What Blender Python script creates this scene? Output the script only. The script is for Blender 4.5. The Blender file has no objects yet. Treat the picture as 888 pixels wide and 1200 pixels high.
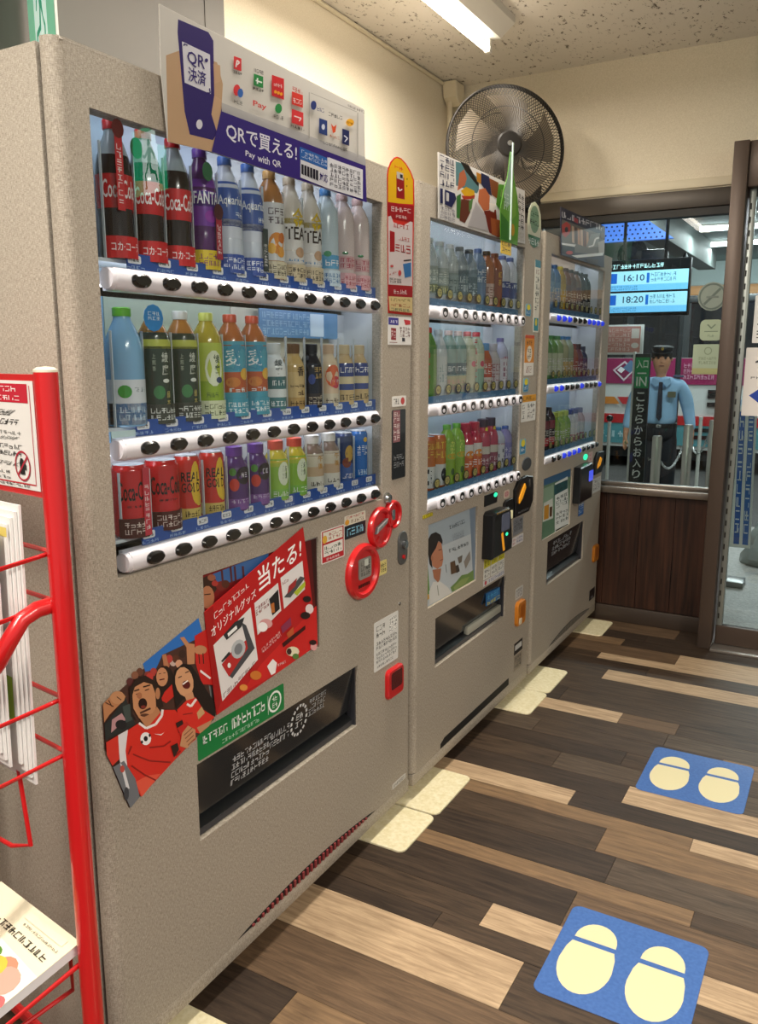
import bpy, bmesh, math, random
from mathutils import Vector, Matrix
random.seed(11)
S = bpy.context.scene
COL = S.collection
V = Vector
PI = math.pi

# ------------------------------------------------------------------ camera, world, exposure
cam_d = bpy.data.cameras.new('camera'); cam = bpy.data.objects.new('camera', cam_d); COL.objects.link(cam)
yaw, pitch, roll = math.radians(29.63), math.radians(10.692), math.radians(0.05)
fw = V((-math.sin(yaw)*math.cos(pitch), math.cos(yaw)*math.cos(pitch), -math.sin(pitch)))
rt = V((math.cos(yaw), math.sin(yaw), 0)); up = rt.cross(fw)
cam.matrix_world = Matrix((rt, up, -fw)).transposed().to_4x4()
cam.location = (1.0706, -0.9104, 1.3622)
cam_d.sensor_fit = 'HORIZONTAL'; cam_d.sensor_width = 36; cam_d.lens = 966.66*36/888
cam_d.clip_start = .02; cam_d.clip_end = 100
S.camera = cam
S.view_settings.view_transform = 'Standard'; S.view_settings.look = 'None'
S.view_settings.exposure = 0.0; S.view_settings.gamma = 1; S.view_settings.use_curve_mapping = False
w = bpy.data.worlds.new('world'); S.world = w; w.use_nodes = True
w.node_tree.nodes['Background'].inputs[0].default_value = (1.0, .95, .88, 1)
w.node_tree.nodes['Background'].inputs[1].default_value = .48
LAMP_W = 30.0        # base watts of a ceiling tube, scaled lamp by lamp
OUT_W = 60.0         # watts of one concourse tube

# ------------------------------------------------------------------ materials
def lin(h):
    h = h.lstrip('#'); c = [int(h[i:i+2], 16)/255 for i in (0, 2, 4)]
    return tuple(x/12.92 if x <= .04045 else ((x+.055)/1.055)**2.4 for x in c)
MATS = {}
def mat(name, col='#808080', rough=.5, metal=0., spec=.5, emit=None, es=0., coat=0., trans=0., bump=None, noise=None):
    if name in MATS: return MATS[name]
    m = bpy.data.materials.new(name); m.use_nodes = True; MATS[name] = m
    nt = m.node_tree; b = nt.nodes['Principled BSDF']
    c = lin(col) if isinstance(col, str) else col
    b.inputs['Base Color'].default_value = (*c, 1); b.inputs['Roughness'].default_value = rough
    b.inputs['Metallic'].default_value = metal; b.inputs['Specular IOR Level'].default_value = spec
    b.inputs['Coat Weight'].default_value = coat; b.inputs['Transmission Weight'].default_value = trans
    if emit: b.inputs['Emission Color'].default_value = (*lin(emit), 1); b.inputs['Emission Strength'].default_value = es
    if noise:                                   # (scale, col_a, col_b [, stretch])
        tc = nt.nodes.new('ShaderNodeTexCoord'); mp = nt.nodes.new('ShaderNodeMapping'); nz = nt.nodes.new('ShaderNodeTexNoise'); rp = nt.nodes.new('ShaderNodeValToRGB')
        mp.inputs['Scale'].default_value = noise[3] if len(noise) > 3 else (1, 1, 1)
        nz.inputs['Scale'].default_value = noise[0]; nz.inputs['Detail'].default_value = 6
        rp.color_ramp.elements[0].position = .32; rp.color_ramp.elements[1].position = .68
        rp.color_ramp.elements[0].color = (*lin(noise[1]), 1); rp.color_ramp.elements[1].color = (*lin(noise[2]), 1)
        g = nt.nodes.new('ShaderNodeNewGeometry')
        nt.links.new(g.outputs['Position'], mp.inputs['Vector']); nt.links.new(mp.outputs[0], nz.inputs['Vector'])
        nt.links.new(nz.outputs['Fac'], rp.inputs[0]); nt.links.new(rp.outputs[0], b.inputs['Base Color'])
        if bump:
            bp = nt.nodes.new('ShaderNodeBump'); bp.inputs['Strength'].default_value = bump; bp.inputs['Distance'].default_value = .002
            nt.links.new(nz.outputs['Fac'], bp.inputs['Height']); nt.links.new(bp.outputs[0], b.inputs['Normal'])
    return m
def vcmat(name, rough=.4, spec=.4, coat=0., emit=0., translucent=0.):
    if name in MATS: return MATS[name]
    m = bpy.data.materials.new(name); m.use_nodes = True; MATS[name] = m
    nt = m.node_tree; b = nt.nodes['Principled BSDF']; a = nt.nodes.new('ShaderNodeAttribute'); a.attribute_name = 'Col'
    nt.links.new(a.outputs['Color'], b.inputs['Base Color'])
    b.inputs['Roughness'].default_value = rough; b.inputs['Specular IOR Level'].default_value = spec; b.inputs['Coat Weight'].default_value = coat
    if emit: nt.links.new(a.outputs['Color'], b.inputs['Emission Color']); b.inputs['Emission Strength'].default_value = emit
    if translucent:
        t = nt.nodes.new('ShaderNodeBsdfTranslucent'); mx = nt.nodes.new('ShaderNodeMixShader'); mx.inputs[0].default_value = translucent
        nt.links.new(a.outputs['Color'], t.inputs['Color']); nt.links.new(b.outputs[0], mx.inputs[1]); nt.links.new(t.outputs[0], mx.inputs[2])
        nt.links.new(mx.outputs[0], nt.nodes['Material Output'].inputs[0])
    return m
def glass(name, tint='#ffffff', ior=1.6, gloss_rough=0.):
    if name in MATS: return MATS[name]
    m = bpy.data.materials.new(name); m.use_nodes = True; MATS[name] = m
    nt = m.node_tree; nt.nodes.remove(nt.nodes['Principled BSDF'])
    tr = nt.nodes.new('ShaderNodeBsdfTransparent'); gl = nt.nodes.new('ShaderNodeBsdfGlossy'); fr = nt.nodes.new('ShaderNodeFresnel'); mx = nt.nodes.new('ShaderNodeMixShader')
    tr.inputs[0].default_value = (*lin(tint), 1); gl.inputs['Roughness'].default_value = gloss_rough; fr.inputs[0].default_value = ior
    g = nt.nodes.new('ShaderNodeNewGeometry'); iv = nt.nodes.new('ShaderNodeMath'); iv.operation = 'SUBTRACT'; iv.inputs[0].default_value = 1; nt.links.new(g.outputs['Backfacing'], iv.inputs[1])
    mu = nt.nodes.new('ShaderNodeMath'); mu.operation = 'MULTIPLY'; nt.links.new(fr.outputs[0], mu.inputs[0]); nt.links.new(iv.outputs[0], mu.inputs[1])   # one mirror layer per pane
    nt.links.new(mu.outputs[0], mx.inputs[0]); nt.links.new(tr.outputs[0], mx.inputs[1]); nt.links.new(gl.outputs[0], mx.inputs[2]); nt.links.new(mx.outputs[0], nt.nodes['Material Output'].inputs[0])
    return m
def laminate():
    """beige woven-look laminate of the machine cabinets"""
    if 'laminate' in MATS: return MATS['laminate']
    m = mat('laminate', '#a89a88', .55, spec=.3)
    nt = m.node_tree; b = nt.nodes['Principled BSDF']; g = nt.nodes.new('ShaderNodeNewGeometry')
    outs = []
    for sc in ((900, 900, 140), (160, 160, 1300)):
        mp = nt.nodes.new('ShaderNodeMapping'); mp.inputs['Scale'].default_value = sc; nz = nt.nodes.new('ShaderNodeTexNoise'); nz.inputs['Scale'].default_value = 1; nz.inputs['Detail'].default_value = 2
        nt.links.new(g.outputs['Position'], mp.inputs[0]); nt.links.new(mp.outputs[0], nz.inputs['Vector']); outs.append(nz.outputs['Fac'])
    ad = nt.nodes.new('ShaderNodeMath'); ad.operation = 'ADD'; nt.links.new(outs[0], ad.inputs[0]); nt.links.new(outs[1], ad.inputs[1])
    rp = nt.nodes.new('ShaderNodeValToRGB'); hf = nt.nodes.new('ShaderNodeMath'); hf.operation = 'MULTIPLY'; hf.inputs[1].default_value = .5
    nt.links.new(ad.outputs[0], hf.inputs[0]); nt.links.new(hf.outputs[0], rp.inputs[0])
    rp.color_ramp.elements[0].position = .36; rp.color_ramp.elements[0].color = (*lin('#857c6f'), 1)
    rp.color_ramp.elements[1].position = .64; rp.color_ramp.elements[1].color = (*lin('#beb4a6'), 1)
    nt.links.new(rp.outputs[0], b.inputs['Base Color'])
    bp = nt.nodes.new('ShaderNodeBump'); bp.inputs['Strength'].default_value = .35; bp.inputs['Distance'].default_value = .0006
    nt.links.new(hf.outputs[0], bp.inputs['Height']); nt.links.new(bp.outputs[0], b.inputs['Normal'])
    return m
def plankmat(name, a, bcol):
    m = mat(name, a, .5, spec=.32)
    nt = m.node_tree; b = nt.nodes['Principled BSDF']; g = nt.nodes.new('ShaderNodeNewGeometry'); oi = nt.nodes.new('ShaderNodeObjectInfo')
    mp = nt.nodes.new('ShaderNodeMapping'); mp.inputs['Scale'].default_value = (6, 75, 6)
    ad = nt.nodes.new('ShaderNodeVectorMath'); sc = nt.nodes.new('ShaderNodeVectorMath'); sc.operation = 'SCALE'; sc.inputs['Scale'].default_value = 7
    cb = nt.nodes.new('ShaderNodeCombineXYZ'); nt.links.new(oi.outputs['Random'], cb.inputs[0]); nt.links.new(oi.outputs['Random'], cb.inputs[2]); nt.links.new(cb.outputs[0], sc.inputs[0])
    nt.links.new(g.outputs['Position'], ad.inputs[0]); nt.links.new(sc.outputs[0], ad.inputs[1]); nt.links.new(ad.outputs[0], mp.inputs[0])
    nz = nt.nodes.new('ShaderNodeTexNoise'); nz.inputs['Scale'].default_value = 1; nz.inputs['Detail'].default_value = 8; nz.inputs['Roughness'].default_value = .7; nz.inputs['Distortion'].default_value = .6
    nt.links.new(mp.outputs[0], nz.inputs['Vector'])
    rp = nt.nodes.new('ShaderNodeValToRGB'); rp.color_ramp.elements[0].position = .3; rp.color_ramp.elements[1].position = .7
    rp.color_ramp.elements[0].color = (*lin(a), 1); rp.color_ramp.elements[1].color = (*lin(bcol), 1)
    nt.links.new(nz.outputs['Fac'], rp.inputs[0]); nt.links.new(rp.outputs[0], b.inputs['Base Color'])
    bp = nt.nodes.new('ShaderNodeBump'); bp.inputs['Strength'].default_value = .5; bp.inputs['Distance'].default_value = .001
    nt.links.new(nz.outputs['Fac'], bp.inputs['Height']); nt.links.new(bp.outputs[0], b.inputs['Normal'])
    return m

# ------------------------------------------------------------------ mesh building
_txt = {}
def text_geo(s):
    if s not in _txt:
        cu = bpy.data.curves.new('t', 'FONT'); cu.body = s; cu.resolution_u = 2; cu.offset = .012
        o = bpy.data.objects.new('t', cu); COL.objects.link(o)
        me = bpy.data.meshes.new_from_object(o.evaluated_get(bpy.context.evaluated_depsgraph_get()))
        vs = [(v.co.x, v.co.y) for v in me.vertices]; fs = [tuple(p.vertices) for p in me.polygons]
        bpy.data.objects.remove(o); bpy.data.curves.remove(cu); bpy.data.meshes.remove(me)
        if vs:
            x0 = min(v[0] for v in vs); x1 = max(v[0] for v in vs); y0 = min(v[1] for v in vs); y1 = max(v[1] for v in vs)
            vs = [((v[0]-x0)/max(x1-x0, 1e-6), (v[1]-y0)/max(y1-y0, 1e-6)) for v in vs]; ar = (x1-x0)/max(y1-y0, 1e-6)
        else: ar = 1
        _txt[s] = (vs, fs, ar)
    return _txt[s]
def clip_poly(pts, cl):
    """clip 2-d polygon to convex polygon cl (any winding)"""
    ar = sum(cl[i][0]*cl[(i+1) % len(cl)][1]-cl[(i+1) % len(cl)][0]*cl[i][1] for i in range(len(cl)))
    sg = 1 if ar > 0 else -1
    for i in range(len(cl)):
        a, b = cl[i], cl[(i+1) % len(cl)]
        d = lambda q: sg*((b[0]-a[0])*(q[1]-a[1])-(b[1]-a[1])*(q[0]-a[0]))
        o = []
        for j in range(len(pts)):
            p, q = pts[j], pts[(j+1) % len(pts)]; dp, dq = d(p), d(q)
            if dp >= 0: o.append(p)
            if (dp < 0) != (dq < 0): t = dp/(dp-dq); o.append((p[0]+t*(q[0]-p[0]), p[1]+t*(q[1]-p[1])))
        pts = o
        if len(pts) < 3: return []
    return pts
def rrect(w, h, r, n=4, cx=0, cy=0):
    r = min(r, w/2-1e-5, h/2-1e-5); o = []
    for k, (sx, sy) in enumerate(((1, 1), (-1, 1), (-1, -1), (1, -1))):
        for i in range(n+1):
            a = PI/2*(k+i/n); o.append((cx+sx*(w/2-r)+r*math.cos(a), cy+sy*(h/2-r)+r*math.sin(a)))
    return o
def ellipse(rx, ry, n=20, cx=0, cy=0): return [(cx+rx*math.cos(2*PI*i/n), cy+ry*math.sin(2*PI*i/n)) for i in range(n)]
def frame(o, U, W):
    o, U, W = V(o), V(U), V(W); N = U.cross(W).normalized()
    return lambda u, v, n=0.: o+U*u+W*v+N*n
def front(x=0.): return lambda u, v, n=0.: V((x+n, u, v))          # a plane facing +X: u = world Y, v = world Z
def facing(y=0.): return lambda u, v, n=0.: V((u, y-n, v))         # a plane facing -Y: u = world X, v = world Z
def floorp(z=0.): return lambda u, v, n=0.: V((u, v, z+n))
class MB:
    def __init__(s): s.v = []; s.f = []; s.c = []; s.m = []; s.col = None; s.mi = 0; s.layer = 0
    def add(s, vs, fs, col=None):
        b = len(s.v); s.v += [tuple(v) for v in vs]; s.f += [tuple(b+i for i in f) for f in fs]
        s.c += [col if col is not None else s.col]*len(fs); s.m += [s.mi]*len(fs); return s
    def box(s, x0, x1, y0, y1, z0, z1, ch=0.):
        if ch:
            bm = bmesh.new(); bmesh.ops.create_cube(bm, size=1)
            for v in bm.verts: v.co = V((x0+(v.co.x+.5)*(x1-x0), y0+(v.co.y+.5)*(y1-y0), z0+(v.co.z+.5)*(z1-z0)))
            bmesh.ops.bevel(bm, geom=bm.edges[:], offset=ch, segments=2, affect='EDGES', profile=.5)
            bm.verts.index_update(); s.add([v.co for v in bm.verts], [[v.index for v in f.verts] for f in bm.faces]); bm.free(); return s
        return s.add([(x, y, z) for x in (x0, x1) for y in (y0, y1) for z in (z0, z1)], [(0, 1, 3, 2), (4, 6, 7, 5), (0, 4, 5, 1), (2, 3, 7, 6), (0, 2, 6, 4), (1, 5, 7, 3)])
    def prism(s, pts, fr, t, t0=0., ch=0., col=None):
        """outline pts (u,v) extruded along the frame normal from t0 to t, chamfer ch on the far rim"""
        n = len(pts)
        ar = sum(pts[i][0]*pts[(i+1) % n][1]-pts[(i+1) % n][0]*pts[i][1] for i in range(n))
        if ar < 0: pts = pts[::-1]
        rings = [(pts, t0), (pts, t-ch)] if ch else [(pts, t0), (pts, t)]
        if ch:
            ins = []
            for i in range(n):
                a, b, c = V(pts[i-1]), V(pts[i]), V(pts[(i+1) % n]); d1 = (b-a); d2 = (c-b)
                n1 = V((-d1.y, d1.x)).normalized() if d1.length > 1e-9 else V((0, 0)); n2 = V((-d2.y, d2.x)).normalized() if d2.length > 1e-9 else V((0, 0))
                k = n1+n2; k = k/max(k.length_squared/2, .3) if k.length > 1e-6 else n1
                ins.append((b.x+k.x*ch, b.y+k.y*ch))
            rings.append((ins, t))
        vs = [fr(u, v, h) for r, h in rings for u, v in r]; m = len(rings)
        fs = [(k*n+i, k*n+(i+1) % n, (k+1)*n+(i+1) % n, (k+1)*n+i) for k in range(m-1) for i in range(n)]
        fs += [tuple(range((m-1)*n, m*n)), tuple(range(n))[::-1]]
        return s.add(vs, fs, col)
    def tube(s, pts, r, n=8, closed=False, caps=True):
        P = [V(p) for p in pts]; m = len(P); rr = r if isinstance(r, (list, tuple)) else [r]*m; vs = []; ref = None
        for i in range(m):
            a = P[i-1] if (i > 0 or closed) else P[i]; b = P[(i+1) % m] if (i < m-1 or closed) else P[i]
            d = (b-a).normalized()
            if ref is None: ref = d.orthogonal().normalized()
            ref = (ref-d*ref.dot(d)); ref = ref.normalized() if ref.length > 1e-6 else d.orthogonal().normalized()
            q = d.cross(ref)
            vs += [P[i]+(ref*math.cos(2*PI*k/n)+q*math.sin(2*PI*k/n))*rr[i] for k in range(n)]
        fs = []
        for i in range(m if closed else m-1):
            j = (i+1) % m
            fs += [(i*n+k, i*n+(k+1) % n, j*n+(k+1) % n, j*n+k) for k in range(n)]
        if caps and not closed: fs += [tuple(range(n))[::-1], tuple(range((m-1)*n, m*n))]
        return s.add(vs, fs)
    def lathe(s, prof, n=20, c=(0, 0, 0), axis=None, col=None, cols=None):
        """prof: list of (radius, height); axis: (dir vector) default Z"""
        if axis is None: A, B, C = V((1, 0, 0)), V((0, 1, 0)), V((0, 0, 1))
        else: C = V(axis).normalized(); A = C.orthogonal().normalized(); B = C.cross(A)
        c = V(c); vs = [c+A*(r*math.cos(2*PI*k/n))+B*(r*math.sin(2*PI*k/n))+C*h for r, h in prof for k in range(n)]
        for i in range(len(prof)-1):
            pass
        m = len(prof)
        for i in range(m-1):
            b = len(s.v) if i == 0 else b0
            if i == 0: b0 = len(s.v); s.v += [tuple(v) for v in vs]
            fs = [(b0+i*n+k, b0+i*n+(k+1) % n, b0+(i+1)*n+(k+1) % n, b0+(i+1)*n+k) for k in range(n)]
            s.f += fs; s.c += [(cols[i] if cols else col) or s.col]*n; s.m += [s.mi]*n
        for i, rev in ((0, True), (m-1, False)):
            if prof[i][0] > 1e-6:
                f = tuple(b0+i*n+k for k in range(n)); s.f.append(f[::-1] if rev else f); s.c.append((cols[min(i, m-2)] if cols else col) or s.col); s.m.append(s.mi)
        return s
    # ---- flat print: coloured shapes laid over each other on a surface fr(u, v, height)
    E = .00005
    def poly(s, fr, pts, col, clip=None):
        if clip: pts = clip_poly(pts, clip)
        if len(pts) < 3: return s
        ar = sum(pts[i][0]*pts[(i+1) % len(pts)][1]-pts[(i+1) % len(pts)][0]*pts[i][1] for i in range(len(pts)))
        if ar < 0: pts = pts[::-1]
        s.layer += 1; return s.add([fr(u, v, s.layer*s.E) for u, v in pts], [tuple(range(len(pts)))], lin(col) if isinstance(col, str) else col)
    def rect(s, fr, u0, v0, u1, v1, col, n=1):
        if n == 1: return s.poly(fr, [(u0, v0), (u1, v0), (u1, v1), (u0, v1)], col)
        s.layer += 1; us = [u0+(u1-u0)*i/n for i in range(n+1)]
        return s.add([fr(u, v, s.layer*s.E) for u in us for v in (v0, v1)], [(2*i, 2*i+2, 2*i+3, 2*i+1) for i in range(n)], lin(col))
    def text(s, fr, t, quad, col):
        """text t stretched over quad (bl, br, tr, tl)"""
        vs, fs, ar = text_geo(t); bl, br, tr, tl = quad; s.layer += 1; o = []
        for a, b in vs:
            u = (bl[0]*(1-a)+br[0]*a)*(1-b)+(tl[0]*(1-a)+tr[0]*a)*b; v = (bl[1]*(1-a)+br[1]*a)*(1-b)+(tl[1]*(1-a)+tr[1]*a)*b
            o.append(fr(u, v, s.layer*s.E))
        return s.add(o, fs, lin(col))
    def textbox(s, fr, t, u0, v0, u1, v1, col): return s.text(fr, t, ((u0, v0), (u1, v0), (u1, v1), (u0, v1)), col)
    def vtext(s, fr, t, u0, v0, u1, v1, col):
        h = (v1-v0)/len(t)
        for i, ch in enumerate(t): s.layer -= (i > 0); s.textbox(fr, ch, u0, v1-h*(i+.9), u1, v1-h*(i+.1), col)
        return s
    def marks(s, fr, quad, col, rows=1, n=8):
        """print too small to read: rows of little strokes"""
        bl, br, tr, tl = quad; s.layer += 1
        f = lambda a, b: fr((bl[0]*(1-a)+br[0]*a)*(1-b)+(tl[0]*(1-a)+tr[0]*a)*b, (bl[1]*(1-a)+br[1]*a)*(1-b)+(tl[1]*(1-a)+tr[1]*a)*b, s.layer*s.E)
        for r in range(rows):
            for k in range(n):
                a0 = (k+.08)/n; a1 = (k+.85)/n; b0 = (r+.12)/rows; b1 = (r+.85)/rows; bm_ = (b0+b1)/2
                am = a0+(a1-a0)*random.uniform(.3, .7); e = .16*(a1-a0); h = .13*(b1-b0)
                for q in random.sample([((a0, b1-h), (a1, b1)), ((a0, b0), (a1, b0+h)), ((am-e/2, b0), (am+e, b1)), ((a0, bm_-h/2), (a1, bm_+h)), ((a0, b0), (a0+e, b1)), ((a1-e, b0), (a1, bm_))], random.choice((2, 3, 3, 4))):
                    (p0, q0), (p1, q1) = q; s.add([f(p0, q0), f(p1, q0), f(p1, q1), f(p0, q1)], [(0, 1, 2, 3)], lin(col))
        return s
    def art(s, fr, items, clip=None):
        for it in items:
            if it[0] == 'p': s.poly(fr, it[2], it[1], clip)
            elif it[0] == 't': s.text(fr, it[2], it[3], it[1])
            else: s.marks(fr, it[3], it[1], *it[2])
        return s
PRN = vcmat('print'); PRG = vcmat('glossy_print', .18, .5, .3); TRN = vcmat('backlit_board', .35, .4, translucent=.45)
def obj(name, mb, m, parent=None, smooth=35, **tags):
    me = bpy.data.meshes.new(name)
    n = len(mb.v); lo = [min(v[i] for v in mb.v) for i in range(3)]; hi = [max(v[i] for v in mb.v) for i in range(3)]
    c = V(((lo[0]+hi[0])/2, (lo[1]+hi[1])/2, lo[2] if parent is None else (lo[2]+hi[2])/2))
    me.from_pydata([(v[0]-c.x, v[1]-c.y, v[2]-c.z) for v in mb.v], [], mb.f)
    for mm in (m if isinstance(m, (list, tuple)) else [m]): me.materials.append(mm)
    if any(mb.m): me.polygons.foreach_set('material_index', mb.m)
    if any(x is not None for x in mb.c):
        at = me.color_attributes.new('Col', 'FLOAT_COLOR', 'CORNER'); buf = []
        for p, col in zip(me.polygons, mb.c):
            col = col or (.8, .8, .8); buf += [col[0], col[1], col[2], 1.]*p.loop_total
        at.data.foreach_set('color', buf)
    if smooth:
        me.polygons.foreach_set('use_smooth', [True]*len(me.polygons)); me.set_sharp_from_angle(angle=math.radians(smooth))
    me.update()
    o = bpy.data.objects.new(name, me); COL.objects.link(o); o.location = c
    if parent is not None: o.parent = parent; o.location = c-wloc(parent)
    for k, val in tags.items():
        if val is not None: o['category' if k == 'cat' else k] = val
    return o
def wloc(o):
    l = V(o.location)
    while o.parent is not None: o = o.parent; l = l+o.location
    return l
def thing(name, loc, label, cat, group=None, kind=None):
    o = bpy.data.objects.new(name, None); COL.objects.link(o); o.location = loc; o.empty_display_size = .05
    o['label'] = label; o['category'] = cat
    if group: o['group'] = group
    if kind: o['kind'] = kind
    return o
def copy_part(o, parent, dloc):
    c = o.copy(); COL.objects.link(c); c.parent = parent; c.location = V(o.location)+V(dloc); return c
def copy_tree(o, loc=None, parent=None):
    c = o.copy(); COL.objects.link(c); c.parent = parent
    if loc is not None: c.location = loc
    for ch in list(o.children): copy_tree(ch, None, c)
    return c
def struct(name, mb, m, parent=None, **k):
    return obj(name, mb, m, parent, kind='structure' if parent is None else None, **k)
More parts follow.
